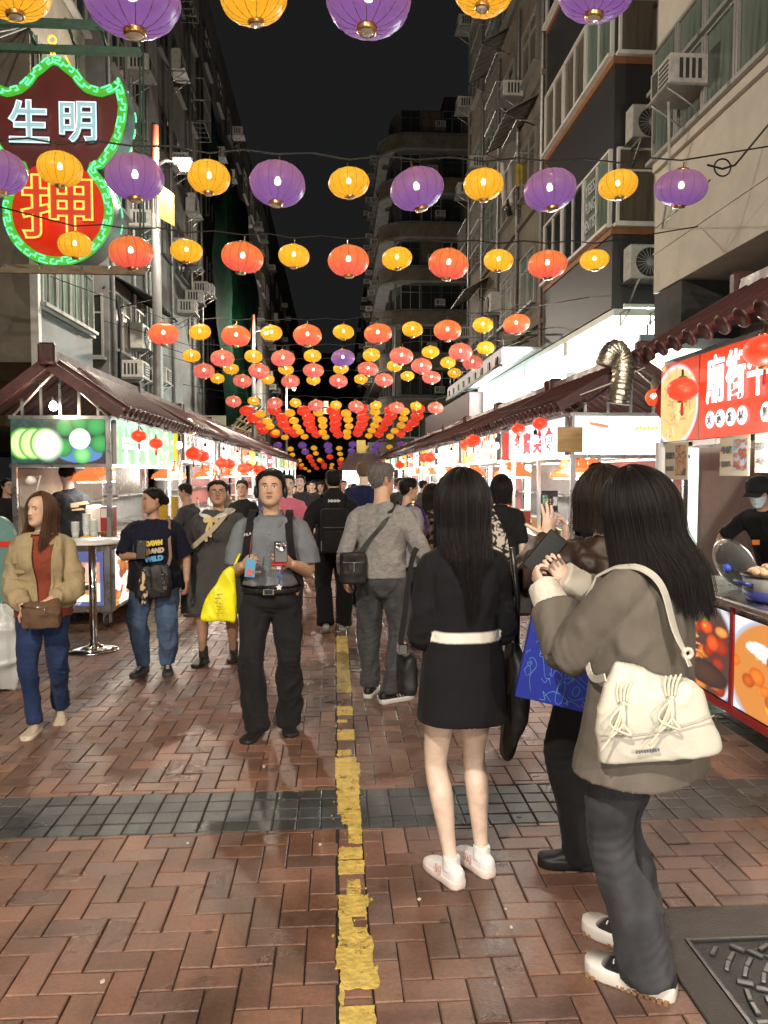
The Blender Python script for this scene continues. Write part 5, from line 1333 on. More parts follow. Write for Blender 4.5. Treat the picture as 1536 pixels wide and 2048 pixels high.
for k, (px, py, s) in enumerate(((278, 872, .082), (312, 887, .08))):
 small_red(at(px, py, X=-2.10), s, 'small red lantern by the green bottle panel, %s of the pair' % ('nearer', 'farther')[k])
LL = [(387, 907), (404, 912), (443, 926), (458, 928), (486, 937), (495, 935), (512, 938), (523, 939)]
for k, (px, py) in enumerate(LL): small_red(at(px, py, X=-2.12), .12+.02*(k > 3), 'small red lantern on the left eaves, %s beyond the bottle panel pair' % ORD[k])
RL = [(1080, 847, .085), (1037, 858, .085), (947, 881, .12), (933, 890, .12), (860, 915, .14), (848, 916, .14), (800, 930, .16)]
for k, (px, py, s) in enumerate(RL): small_red(at(px, py, X=2.25), s, 'small red lantern on the right eaves, %s beyond the red beef stall' % ORD[k])
# ================================================================== PEOPLE: body, head, hands, clothes and hair builders
A_ = np.array
CLOTH = vmat('cloth', .9, .15, .35, 420, .03, mod=.08, wrinkle=.55)
KNIT = vmat('knit_cloth', .95, .12, .8, 260, .06, stretch=(1, 1, .4), mod=.12, mscale=60, wrinkle=.45)
DENIM = vmat('denim', .9, .15, .5, 500, .04, mod=.22, mscale=14, wrinkle=.6)
LEATHER = vmat('leather', .5, .35, .25, 160, mod=.12, wrinkle=.35)
SATIN = vmat('smooth_synthetic', .5, .45, .15, 300)
SKIN = vmat('skin', .5, .32, .2, 350, mod=.11, mscale=26)
HAIRM = vmat('hair_mass', .6, .15, .6, 60, stretch=(8, 8, .5))
def hair_fiber(name, c, rough=.48):
 m, nt, b = nodes(name); N, L = nt.nodes, nt.links
 oi = N.new('ShaderNodeHairInfo') if hasattr(bpy.types, 'ShaderNodeHairInfo') else None
 setc(b, 'Base Color', (*c, 1)); setc(b, 'Roughness', rough); setc(b, 'Specular IOR Level', .22)
 if oi:
  r = N.new('ShaderNodeMapRange'); r.inputs[3].default_value = .5; r.inputs[4].default_value = 1.6; L.new(oi.outputs['Random'], r.inputs[0])
  mx = N.new('ShaderNodeVectorMath'); mx.operation = 'SCALE'; mx.inputs[0].default_value = c; L.new(r.outputs[0], mx.inputs['Scale']); L.new(mx.outputs[0], b.inputs['Base Color'])
 return m
FIBER = {'black': hair_fiber('black_hair_strands', (.010, .008, .008)), 'brown': hair_fiber('brown_hair_strands', (.085, .042, .022)), 'dark': hair_fiber('dark_brown_hair_strands', (.020, .013, .010)), 'grey': hair_fiber('grey_hair_strands', (.16, .15, .14), .45), 'fair': hair_fiber('sandy_hair_strands', (.16, .10, .06), .45)}
HCOL = {'black': (.008, .007, .007), 'brown': (.06, .03, .017), 'dark': (.015, .010, .008), 'grey': (.10, .095, .09), 'fair': (.12, .075, .045)}
def crom(P, m):
 """smooth curve through the rows of P, m steps per span"""
 P = np.asarray(P, float); n = len(P); out = []
 for i in range(n-1):
  p0, p1, p2, p3 = P[max(i-1, 0)], P[i], P[i+1], P[min(i+2, n-1)]
  for k in range(m):
   t = k/m; out.append(.5*((2*p1)+(p2-p0)*t+(2*p0-5*p1+4*p2-p3)*t*t+(3*p1-p0-3*p2+p3)*t**3))
 out.append(P[-1]); return A_(out)
def loft(P, R, n=16, m=4, ref=(0, 1, 0), expo=2.0, round_ends=True):
 """closed tube through P with (rx, ry) radii; ry is measured towards ref"""
 P = np.asarray(P, float); R = A_([(r, r) if np.isscalar(r) else r for r in R], float)
 C = crom(np.c_[P, R], m); P, R = C[:, :3], np.maximum(C[:, 3:5], .002)
 if round_ends:
  d0 = P[0]-P[1]; d0 /= np.linalg.norm(d0)+1e-9; d1 = P[-1]-P[-2]; d1 /= np.linalg.norm(d1)+1e-9
  h0, h1 = R[0].min(), R[-1].min()
  P = np.vstack([P[0]+d0*h0*.9, P[0]+d0*h0*.6, P, P[-1]+d1*h1*.6, P[-1]+d1*h1*.9]); R = np.vstack([R[0]*.35, R[0]*.78, R, R[-1]*.78, R[-1]*.35])
 T = np.gradient(P, axis=0); T /= np.linalg.norm(T, axis=1)[:, None]+1e-9
 V = []; ref = A_(ref, float)
 a = np.linspace(0, 2*pi, n, endpoint=False); ca, sa = np.cos(a), np.sin(a)
 if expo != 2.0: ca, sa = np.sign(ca)*np.abs(ca)**(2/expo), np.sign(sa)*np.abs(sa)**(2/expo)
 for p, t, r in zip(P, T, R):
  f = ref-t*t.dot(ref); l = np.linalg.norm(f)
  f = f/l if l > 1e-4 else A_((1., 0, 0)); s = np.cross(f, t)
  V.append(p+np.outer(ca*r[0], s)+np.outer(sa*r[1], f))
 V = np.vstack(V); F = []
 k = len(P)
 for i in range(k-1):
  for j in range(n): F.append((i*n+j, i*n+(j+1) % n, (i+1)*n+(j+1) % n, (i+1)*n+j))
 F.append(tuple(range(n))[::-1]); F.append(tuple((k-1)*n+j for j in range(n)))
 return V, F
def ball(c, r, n=12):
 r = A_((r, r, r) if np.isscalar(r) else r, float); c = A_(c, float)
 return loft(A_([c-[0, 0, r[2]*.99], c-[0, 0, r[2]*.7], c, c+[0, 0, r[2]*.7], c+[0, 0, r[2]*.99]]), [(r[0]*.15, r[1]*.15), (r[0]*.71, r[1]*.71), (r[0], r[1]), (r[0]*.71, r[1]*.71), (r[0]*.15, r[1]*.15)], n, 2, round_ends=False)
def join(parts):
 V, F, n = [], [], 0
 for v, f in parts: V.append(v); F += [tuple(i+n for i in q) for q in f]; n += len(v)
 return np.vstack(V), F
def vnormals(V, Q):
 a, b, c, d = V[Q[:, 0]], V[Q[:, 1]], V[Q[:, 2]], V[Q[:, 3]]
 n = np.cross(c-a, d-b); N = np.zeros_like(V)
 for k in range(4): np.add.at(N, Q[:, k], n)
 return N/(np.linalg.norm(N, axis=1)[:, None]+1e-12)
def fuse(parts, voxel=.01, smooth=4, sfac=.5):
 """one continuous surface from overlapping closed shapes"""
 V, F = join(parts)
 me = bpy.data.meshes.new('fuse'); me.from_pydata(V.tolist(), [], F)
 bm = bmesh.new(); bm.from_mesh(me); bmesh.ops.recalc_face_normals(bm, faces=bm.faces); bm.to_mesh(me); bm.free()
 o = bpy.data.objects.new('fuse', me); TS.collection.objects.link(o)
 r = o.modifiers.new('r', 'REMESH'); r.mode = 'VOXEL'; r.voxel_size = voxel; r.use_smooth_shade = True
 if smooth: s = o.modifiers.new('s', 'SMOOTH'); s.factor = sfac; s.iterations = smooth
 vl = TS.view_layers[0]; vl.update(); ev = o.evaluated_get(vl.depsgraph); m2 = ev.to_mesh()
 nv, nl = len(m2.vertices), len(m2.loops)
 co = np.empty(nv*3); m2.vertices.foreach_get('co', co); lv = np.empty(nl, np.int32); m2.loops.foreach_get('vertex_index', lv)
 tot = np.empty(len(m2.polygons), np.int32); m2.polygons.foreach_get('loop_total', tot)
 ev.to_mesh_clear(); TS.collection.objects.unlink(o); bpy.data.objects.remove(o); bpy.data.meshes.remove(me)
 if not (tot == 4).all():
  st = np.r_[0, np.cumsum(tot)[:-1]]; Q = A_([[lv[s+min(k, t-1)] for k in range(4)] for s, t in zip(st, tot)])
 else: Q = lv.reshape(-1, 4)
 return co.reshape(-1, 3), Q
def mesh_fast(name, V, Q, m, parent, col=None):
 me = bpy.data.meshes.new(name); me.vertices.add(len(V)); me.vertices.foreach_set('co', np.asarray(V, np.float32).ravel())
 k = len(Q); me.loops.add(k*4); me.loops.foreach_set('vertex_index', np.asarray(Q, np.int32).ravel())
 me.polygons.add(k); me.polygons.foreach_set('loop_start', np.arange(k, dtype=np.int32)*4)
 try: me.polygons.foreach_set('loop_total', np.full(k, 4, np.int32))
 except Exception: pass
 me.polygons.foreach_set('use_smooth', np.ones(k, bool)); me.update(calc_edges=True); me.validate()
 for q in (m if isinstance(m, (list, tuple)) else [m]): me.materials.append(q)
 if col is not None and len(me.vertices) == len(V): set_col(me, col)
 o = bpy.data.objects.new(name, me); link(o, parent)
 if parent is not None: kid(o, parent)
 return o
def folds(V, Q, amp, freq, seed, zs=1.0, ridged=True):
 """push the cloth in and out along its normal in soft creases"""
 N = vnormals(V, Q); p = V*A_([freq, freq, freq*zs])
 w = np.c_[vnoise(p*.7, seed+9), vnoise(p*.7+7, seed+10), vnoise(p*.7+3, seed+11)]*.6
 n = vnoise(p+w, seed); n2 = vnoise(p*2.1+w*1.4, seed+3)
 if ridged: d = (1-np.abs(n)**.75*2.3)*.75+(1-np.abs(n2)**.7*2.0)*.5
 else: d = n+.4*n2
 return V+N*(d*amp*1.9)[:, None]
def quads(F):
 return A_([q if len(q) == 4 else (q[0], q[1], q[2], q[2]) for q in F], np.int32)
HZ = A_([-.116, -.112, -.100, -.085, -.065, -.040, -.012, .02, .05, .075, .095, .108, .115])
HW = A_([.006, .020, .037, .048, .057, .0635, .0685, .0725, .075, .071, .058, .038, .004])
HF = A_([.052, .066, .079, .083, .0835, .0835, .084, .086, .086, .078, .059, .034, .0])
HB = A_([.030, .014, -.010, -.030, -.050, -.070, -.084, -.094, -.098, -.090, -.070, -.044, -.012])
def head_ring(z, a, off=0.0, wide=1.0):
 w = np.interp(z, HZ, HW)*wide+off; f = np.interp(z, HZ, HF)+off; b = np.interp(z, HZ, HB)-off
 c, h = (f+b)/2, (f-b)/2
 sa, ca = np.sin(a), np.cos(a)
 e = .92
 return np.sign(sa)*np.abs(sa)**e*w, c+np.sign(ca)*np.abs(ca)**e*h
def g2(x, z, cx, cz, sx, sz): return np.exp(-((x-cx)/sx)**2-((z-cz)/sz)**2)
def head(sp_):
 """vertices, faces, colours of the head in its own frame: x right, y forward, z up, centre at the origin"""
 skin = A_(sp_.get('skin', (.56, .33, .22))); wide = sp_.get('wide', 1.0)
 nv, nu = int(84*sp_.get('res', 1)), int(88*sp_.get('res', 1))
 s = np.linspace(-1, 1, nv); z = .1155*np.sin(s*pi/2)*.55+.1155*s*.45
 u = np.linspace(-pi, pi, nu, endpoint=False); a = u-.42*np.sin(u)      # denser in front
 Z, Aa = np.meshgrid(z, a, indexing='ij'); X, Y = head_ring(Z, Aa, 0, wide)
 X, Y, Z = X.ravel(), Y.ravel(), Z.ravel().copy(); fr = np.clip((Y-.02)/.04, 0, 1)
 nz = np.interp(Z, [-.036, -.031, -.022, -.004, .014, .03], [0, .009, .021, .014, .007, 0])*sp_.get('nose', 1.0)
 nw = np.interp(Z, [-.03, -.02, .0, .02], [.0145, .0125, .009, .008])
 d = nz*np.exp(-(X/nw)**2)
 ax = np.abs(X)
 d += .0065*g2(ax, Z, .0135, -.0245, .006, .006)
 d -= .0085*g2(ax, Z, .031, .013, .015, .011)-.0045*g2(ax, Z, .031, .012, .010, .007)
 d += .0035*g2(ax, Z, .028, .036, .02, .008)+.004*g2(ax, Z, .043, -.016, .018, .018)
 d += .0065*g2(X, Z, 0, -.0465, .016, .0045)+.0075*g2(X, Z, 0, -.0565, .014, .005)-.0035*g2(X, Z, 0, -.0515, .022, .0018)
 d -= .002*g2(X, Z, 0, -.037, .004, .006)-.005*g2(X, Z, 0, -.094, .018, .012)+.003*g2(X, Z, 0, -.070, .02, .006)
 Y = Y+d*fr
 cheek = sp_.get('cheek', 0.0)
 X = X*(1+cheek*np.exp(-((Z+.055)/.035)**2))
 V = np.c_[X, Y, Z]; F = []
 for i in range(nv-1):
  for j in range(nu): F.append((i*nu+j, i*nu+(j+1) % nu, (i+1)*nu+(j+1) % nu, (i+1)*nu+j))
 F.append(tuple(range(nu))[::-1]); F.append(tuple((nv-1)*nu+j for j in range(nu)))
 C = np.tile(skin, (len(V), 1))
 C *= (1+.07*fbm(V*40, 3, 4))[:, None]
 def mix(m, c): nonlocal C; m = (m*fr)[:, None]; C = C*(1-m)+A_(c)*m
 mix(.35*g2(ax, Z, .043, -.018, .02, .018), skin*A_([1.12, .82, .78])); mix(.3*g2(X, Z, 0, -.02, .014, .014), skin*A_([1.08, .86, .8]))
 mix(.22*g2(ax, Z, .031, .016, .018, .009), skin*.62); mix(.30*g2(ax, Z, .017, -.012, .007, .016), skin*.72); mix(.35*g2(ax, Z, .027, -.045, .006, .014), skin*.75); mix(.3*g2(X, Z, 0, -.065, .014, .004), skin*.7)  # shade of eye sockets, nose sides and mouth painted into the skin
 if sp_.get('stubble'): mix(sp_['stubble']*np.clip(1-((Z+.075)/.04)**2, 0, 1)*np.clip((.06-ax)/.02, 0, 1), skin*.55)
 gaze = sp_.get('gaze', 0.0)
 ex, ez = (ax-.031)/.0155, (Z-.0115-.12*(ax-.031))/.0062
 eye = np.clip((1-(ex**2+ez**2))*4, 0, 1)
 mix(eye, (.62, .60, .58))
 sx = np.where(X > 0, X-.031, X+.031)
 iris = np.clip((1-((sx-gaze)**2+(Z-.012)**2)/.0056**2)*4, 0, 1)*(eye > .2)
 mix(iris, (.012, .008, .007))
 lid = np.clip(1-np.abs(ez-1.0)/.55, 0, 1)*(np.abs(ex) < 1.15); mix(lid*.85, (.02, .012, .01))
 lid2 = np.clip(1-np.abs(ez+1.0)/.5, 0, 1)*(np.abs(ex) < 1.0); mix(lid2*.35, skin*.4)
 bz = (Z-.0335-.10*np.clip(.034-ax, -.02, .02)*(-1)+.9*np.clip(ax-.040, 0, .02))/.0042; bx = (ax-.032)/.020
 mix(np.clip((1-(bx**4+bz**2))*2, 0, 1)*sp_.get('brow', .95), A_(HCOL[sp_.get('hair', 'black')])*1.2)
 lc = A_(sp_.get('lip', (.36, .12, .10)))
 lw = .0225
 up_ = np.clip((1-((X/lw)**2+((Z+.0478)/.0052)**2))*3, 0, 1); lo_ = np.clip((1-((X/(lw*.9))**2+((Z+.0560)/.0060)**2))*3, 0, 1)
 mix(up_, lc*.9); mix(lo_, lc)
 mix(np.clip((1-((X/.021)**2+((Z+.0515)/.0013)**2))*3, 0, 1)*.9, (.05, .015, .012))
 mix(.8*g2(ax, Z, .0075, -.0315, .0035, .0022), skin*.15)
 if sp_.get('mask'):
  mk = (np.clip((-.008-Z+.004*(ax < .02))/.004, 0, 1)*np.clip((Z+.108)/.004, 0, 1)*np.clip((Y-.012)/.004, 0, 1)); m_ = mk[:, None]
  C = C*(1-m_)+A_((.55, .68, .74))*m_
  V = V+np.c_[X*0, mk*.006, X*0]
 parts = [(V, F)]; cols = [C]
 for sgn in (-1, 1):
  ev, ef = loft([(sgn*(.070*wide), -.008, -.030), (sgn*(.076*wide), -.014, -.005), (sgn*(.080*wide), -.018, .022)], [(.005, .010), (.007, .016), (.006, .014)], 10, 3)
  parts.append((ev, ef)); cols.append(np.tile(skin*A_([1.0, .84, .78]), (len(ev), 1)))
 V, F = join(parts)
 return V, F, np.vstack(cols)
def rotm(yaw=0, pitch=0, roll=0):
 return A_((Matrix.Rotation(radians(yaw), 3, 'Z') @ Matrix.Rotation(radians(pitch), 3, 'X') @ Matrix.Rotation(radians(roll), 3, 'Y')))
def hand(w, fdir, back, side, curl=25, thumb=(30, 20), spread=4, s=1.0, voxel=.0026, curls=None):
 """w wrist, fdir finger direction, back = normal of the back of the hand, side +1 when the thumb lies along fdir x back"""
 f = A_(fdir, float); f /= np.linalg.norm(f); b = A_(back, float); b -= f*b.dot(f); b /= np.linalg.norm(b); x = np.cross(f, b)*side
 L = []
 def P(p): return A_(w)+s*(x*p[0]+f*p[1]+b*p[2])
 def T(q): return [P(p) for p in q]
 L.append(loft(T([(0, -.03, 0), (0, .0, 0), (.002, .035, 0), (.001, .07, .001), (0, .09, 0)]), [(.025*s, .020*s), (.026*s, .0185*s), (.035*s, .016*s), (.038*s, .0135*s), (.034*s, .010*s)], 14, 3, ref=b))
 FB = [(.0285, .086, .0715, .0086), (.0098, .091, .079, .0088), (-.0092, .087, .073, .0083), (-.0268, .078, .057, .0074)]
 for k, (fx, fy, fl, r) in enumerate(FB):
  c = radians(curls[k] if curls else curl); a = 0.0; p = A_((fx, fy-.022, .001)); pts = [p.copy()]; sp2 = radians(spread*(1.5-k))
  pts.append(A_((fx, fy, .001))); p = A_((fx, fy, .001))
  for sl, ck in ((.46, 1.0), (.30, 1.15), (.24, .8)):
   a += c*ck; dv = A_((sin(sp2)*cos(a), cos(sp2)*cos(a), -sin(a))); p = p+dv*fl*sl; pts.append(p.copy())
  L.append(loft(T(pts), [r*1.05*s, r*1.08*s, r*1.02*s, r*.95*s, r*.74*s], 10, 3, ref=b))
 ta, tc = radians(thumb[0]), radians(thumb[1]); p = A_((.014, .014, -.004)); pts = [p.copy()]; d = A_((sin(ta+.5), cos(ta+.5), -.35)); d /= np.linalg.norm(d)
 for k, sl in enumerate((.042, .034, .027)):
  p = p+d*sl; pts.append(p.copy()); d = d+A_((-sin(tc)*.8, sin(tc)*.4, -sin(tc)*.7)); d /= np.linalg.norm(d)
 L.append(loft(T(pts), [.0135*s, .0122*s, .0105*s, .0080*s], 10, 3, ref=b))
 V, Q = fuse(L, voxel, 2)
 return V, Q
def cap_mask(style, a, z):
 aa = np.abs(a)
 if style == 'back': zl = np.interp(aa, [0, .55, .95, 1.25, 1.6, 2.1, pi], [.078, .072, .05, .02, .01, -.03, -.06])
 elif style == 'bald': zl = np.interp(aa, [0, .6, 1.0, 1.35, 1.7, 2.2, pi], [.088, .08, .05, .0, .0, -.03, -.055])
 else: zl = np.interp(aa, [0, .5, .85, 1.15, 1.32, 1.55, 1.75, 2.2, pi], [.080, .075, .060, .034, -.018, -.008, .0, -.045, -.065])
 return z > zl
def hair_cap(root, R, hc, S, style, colour, thick=.014, seed=0, strands=900, slen=.03, comb=(0, 1, -.2), wide=1.0, top=0.0):
 nv, nu = 46, 84
 z = np.linspace(-.085, .1155, nv); a = np.linspace(-pi, pi, nu, endpoint=False)
 Z, Aa = np.meshgrid(z, a, indexing='ij'); Z, Aa = Z.ravel(), Aa.ravel()
 m = cap_mask(style, Aa+.04*vnoise(np.c_[Aa*6, Z*60, Z*0], seed), Z+.006*vnoise(np.c_[np.cos(Aa)*9, np.sin(Aa)*9, Z*0], seed+4))
 th = thick*(1+.35*vnoise(np.c_[np.cos(Aa)*5, np.sin(Aa)*5, Z*40], seed+1))+top*np.clip(Z/.1, 0, 1)
 zl = th*np.clip((Z-.03)/.07, 0, 1)
 X, Y = head_ring(Z, Aa, th*.95, wide)
 V = np.c_[X, Y, Z+zl]; F = []
 for i in range(nv-1):
  for j in range(nu):
   q = (i*nu+j, i*nu+(j+1) % nu, (i+1)*nu+(j+1) % nu, (i+1)*nu+j)
   if m[list(q)].sum() >= 3: F.append(q)
 F.append(tuple((nv-1)*nu+j for j in range(nu)))
 edge = np.zeros(len(V), bool); cnt = {}
 for q in F[:-1]:
  for k in range(4): e = tuple(sorted((q[k], q[(k+1) % 4]))); cnt[e] = cnt.get(e, 0)+1
 for e, c in cnt.items():
  if c == 1 and Z[e[0]] < .114: edge[list(e)] = True
 Xi, Yi = head_ring(Z, Aa, -.001, wide); V[edge] = np.c_[Xi, Yi, Z][edge]
 Vw = (V*S) @ R.T+hc
 col = np.tile(A_(HCOL[colour]), (len(V), 1))*(1+.3*vnoise(np.c_[np.cos(Aa)*20, np.sin(Aa)*20, Z*20], 3))[:, None]
 o = from_arrays('hair', Vw, F, HAIRM, root, True, col)
 if strands:
  r = np.random.RandomState(seed+1); ok = np.where(m & ~edge)[0]; idx = r.choice(ok, strands)
  P0 = np.c_[X, Y, Z+zl][idx]+r.normal(0, .003, (strands, 3)); nrm = P0/np.linalg.norm(P0, axis=1)[:, None]
  c = A_(comb, float)[None]+r.normal(0, .35, (strands, 3)); c -= nrm*(c*nrm).sum(1)[:, None]; c /= np.linalg.norm(c, axis=1)[:, None]
  k = 5; t = np.linspace(0, 1, k)[None, :, None]; ln = (slen*r.uniform(.5, 1.2, strands))[:, None, None]
  pts = P0[:, None]-nrm[:, None]*.004+c[:, None]*ln*t+nrm[:, None]*(.010*t-.014*t**2)
  fibers(o, (pts.reshape(-1, 3)*S) @ R.T+hc, strands, k, FIBER[colour], .0011*S)
 return o
def fibers(parent, P, n, k, m, rad, name='hair_strands'):
 h = bpy.data.hair_curves.new(name); h.add_curves([k]*n)
 h.position_data.foreach_set('vector', np.asarray(P, np.float32).ravel())
 ra = h.attributes.get('radius') or h.attributes.new('radius', 'FLOAT', 'POINT')
 t = np.tile(np.linspace(1, .35, k), n)*rad; ra.data.foreach_set('value', t.astype(np.float32))
 h.materials.append(m)
 o = bpy.data.objects.new(name, h); link(o, parent); kid(o, parent); o['kind'] = 'stuff'
 return o
def long_hair(root, R, hc, S, colour, L=.45, seed=0, strands=2600, front=.95, backy=-.135, narrow=.0, wave=.0, width=1.0, part=0.0, side_len=0.0, centre_len=None, vol=.0, forward=0.0, fringe=False, bodyR=None):
 """hair parted at the crown, following the skull and then hanging; R rotates the skull part"""
 r = np.random.RandomState(seed+5)
 ax, ay, az, cy = (.082+vol)*width, .106+vol, .124+vol*.6, -.008
 def path(phi, lay, ln, k, jit):
  n = len(phi); t = np.linspace(0, 1, k)[None]; ph = phi[:, None]; ly = lay[:, None]
  sk = .34; ts = np.clip(t/sk, 0, 1); td = np.clip((t-sk)/(1-sk), 0, 1)
  th = ts*(pi/2)*1.0
  x = (ax+ly)*np.sin(th)*np.sin(ph)+part*(1-ts); y = cy+(ay+ly)*np.sin(th)*np.cos(ph)+.012*(1-ts); z = (az+ly)*np.cos(th)
  drop = td*ln[:, None]
  z = z-drop
  bk = np.clip(-np.cos(ph), 0, 1)
  y = y+np.where(np.cos(ph) < .25, np.minimum(0, (backy-.02*ly/.02)-y)*np.clip((drop-.10)/.12, 0, 1)*bk, 0)
  y = y+forward*np.clip((drop-.08)/.15, 0, 1)*np.clip(.4+np.cos(ph), 0, 1)
  x = x*(1-narrow*np.clip((drop-.14)/.16, 0, 1))
  x = x*(1-.10*np.sin(np.clip(drop/.2, 0, 1)*pi)*(1 if narrow < .1 else .4))
  wv = wave*np.sin(drop*28+jit[:, None]*6)*np.clip(drop/.15, 0, 1)
  x = x+wv*np.cos(ph)+.002*np.sin(drop*40+jit[:, None]*20)*td; y = y+wv*np.sin(ph)*.7
  return np.stack([x, y, z], -1)
 def length(phi):
  bk = np.clip(-np.cos(phi), 0, 1)
  ln = L-side_len*(1-bk)
  if centre_len is not None: ln = ln+(centre_len-L)*np.exp(-((np.abs(phi)-pi)/.42)**2)
  return ln
 def T(P):
  P = P*S; f = np.clip((P[..., 2]+.10*S)/(.06*S), 0, 1)[..., None]      # skull part turns with the head, the fall hangs
  Q = P @ R.T
  return Q+hc
 nu, k = 88, 34
 phi = np.linspace(front, 2*pi-front, nu); P = path(phi, np.zeros(nu), length(phi)*.86*(1+.06*np.sin(phi*7+seed)), k, np.zeros(nu)); 
 P = P*1.0
 V = T(P).reshape(-1, 3); F = []
 for i in range(nu-1):
  for j in range(k-1): F.append((i*k+j, (i+1)*k+j, (i+1)*k+j+1, i*k+j+1))
 col = np.tile(A_(HCOL[colour]), (len(V), 1))
 o = from_arrays('hair', V, F, HAIRM, root, True, col)
 n = strands; u = r.uniform(0, 1, n); phi = front+(2*pi-2*front)*u; lay = r.uniform(.0, .012, n)+.004*np.sin(phi*9)
 ln = length(phi)*(1+.03*np.sin(phi*11+seed))*r.uniform(.80, 1.05, n); ln[r.rand(n) < .15] *= .85
 P = path(phi, lay, ln, 20, r.rand(n)); P += r.normal(0, .0022, (n, 1, 3)); fl = r.rand(n) < .05; P[fl] *= (1+.10*np.linspace(0, 1, 20)[None, :, None]*A_((1, 1, 0)))*1.0
 fibers(o, T(P).reshape(-1, 3), n, 20, FIBER[colour], .0010*S)
 return o
def shoe(root, ank, yaw, S, upper, sole, m=None, height=.075, solet=.028, lift=0.0, pitch=0.0, length=.262, toe=None, collar=None, high=0.0, name='shoe', wide=1.0, lace=None):
 a = radians(yaw); R = Matrix.Rotation(a, 3, 'Z') @ Matrix.Rotation(radians(pitch), 3, 'X'); R = A_(R)
 y = A_([-.075, -.062, -.03, .02, .07, .12, .158, .182, .19])*length/.265; w = A_([.018, .031, .036, .037, .044, .047, .042, .026, .008])*wide
 h = A_([height*.85, height*1.02, height*1.12, height*1.0, height*.80, height*.62, height*.55, height*.45, height*.30])
 if high: h = h+high*np.interp(y, [-.08, .03, .07], [1, 1, 0])
 n = 14; V, F = [], []
 for yi, wi, hi in zip(y, w, h):
  for k in range(n):
   t = pi*k/(n-1); c, s_ = cos(t), sin(t); V.append((wi*np.sign(c)*abs(c)**.75, yi, solet*.9+(hi-solet*.9)*s_**.8))
 for i in range(len(y)-1):
  for k in range(n-1): F.append((i*n+k, (i+1)*n+k, (i+1)*n+k+1, i*n+k+1))
 F += [tuple(range(n)), tuple((len(y)-1)*n+k for k in range(n))[::-1]]
 V = A_(V)
 col = np.tile(A_(upper), (len(V), 1))
 if toe is not None: col[V[:, 1] > .150*length/.265] = toe
 if collar is not None: col[(V[:, 1] < .0) & (V[:, 2] > height*.8)] = collar
 off = A_(ank)*1.0; off[2] = lift
 W_ = lambda P: (np.asarray(P)*S) @ R.T+off
 o = from_arrays(name, W_(V), F, m or SATIN, root, True, col)
 out = [(wi*1.07+.002, yi) for yi, wi in zip(y, w)]+[(-(wi*1.07+.002), yi) for yi, wi in zip(y[::-1], w[::-1])]
 k = len(out); SV, SF = [], []
 for z, g in ((0, .93), (.006, 1), (solet*.75, 1.0), (solet, .97)):
  for (px, py) in out: SV.append((px*g, (py-.05)*(.99 if g < 1 else 1)+.05, z))
 for i in range(3):
  for j in range(k): SF.append((i*k+j, i*k+(j+1) % k, (i+1)*k+(j+1) % k, (i+1)*k+j))
 SF.append(tuple(range(k))[::-1]); SF.append(tuple(3*k+j for j in range(k)))
 s_ = from_arrays('sole', W_(SV), SF, SATIN, o, True, np.tile(A_(sole), (len(SV), 1)))
 if lace is not None:
  mb = MB()
  for i in range(4):
   yy_ = (.035+i*.022)*length/.265; hh = np.interp(yy_, y, h)+.003; P = W_([(-.016, yy_, hh-.003), (0, yy_+.004, hh), (.016, yy_, hh-.003)]); mb.tube(P.tolist(), .003*S, 5)
  mb.build('lace', lace, o)
 return o, W_
def ik(a, b, l1, l2, hint):
 a, b = A_(a, float), A_(b, float); d = b-a; L = np.linalg.norm(d); L2 = min(L, (l1+l2)*.999); d = d/L
 b = a+d*L2; x = (l1*l1-l2*l2+L2*L2)/(2*L2); h = sqrt(max(0, l1*l1-x*x)); hint = A_(hint, float); hint = hint-d*d.dot(hint); hint /= np.linalg.norm(hint)+1e-9
 return a+d*x+hint*h, b
class Person: pass
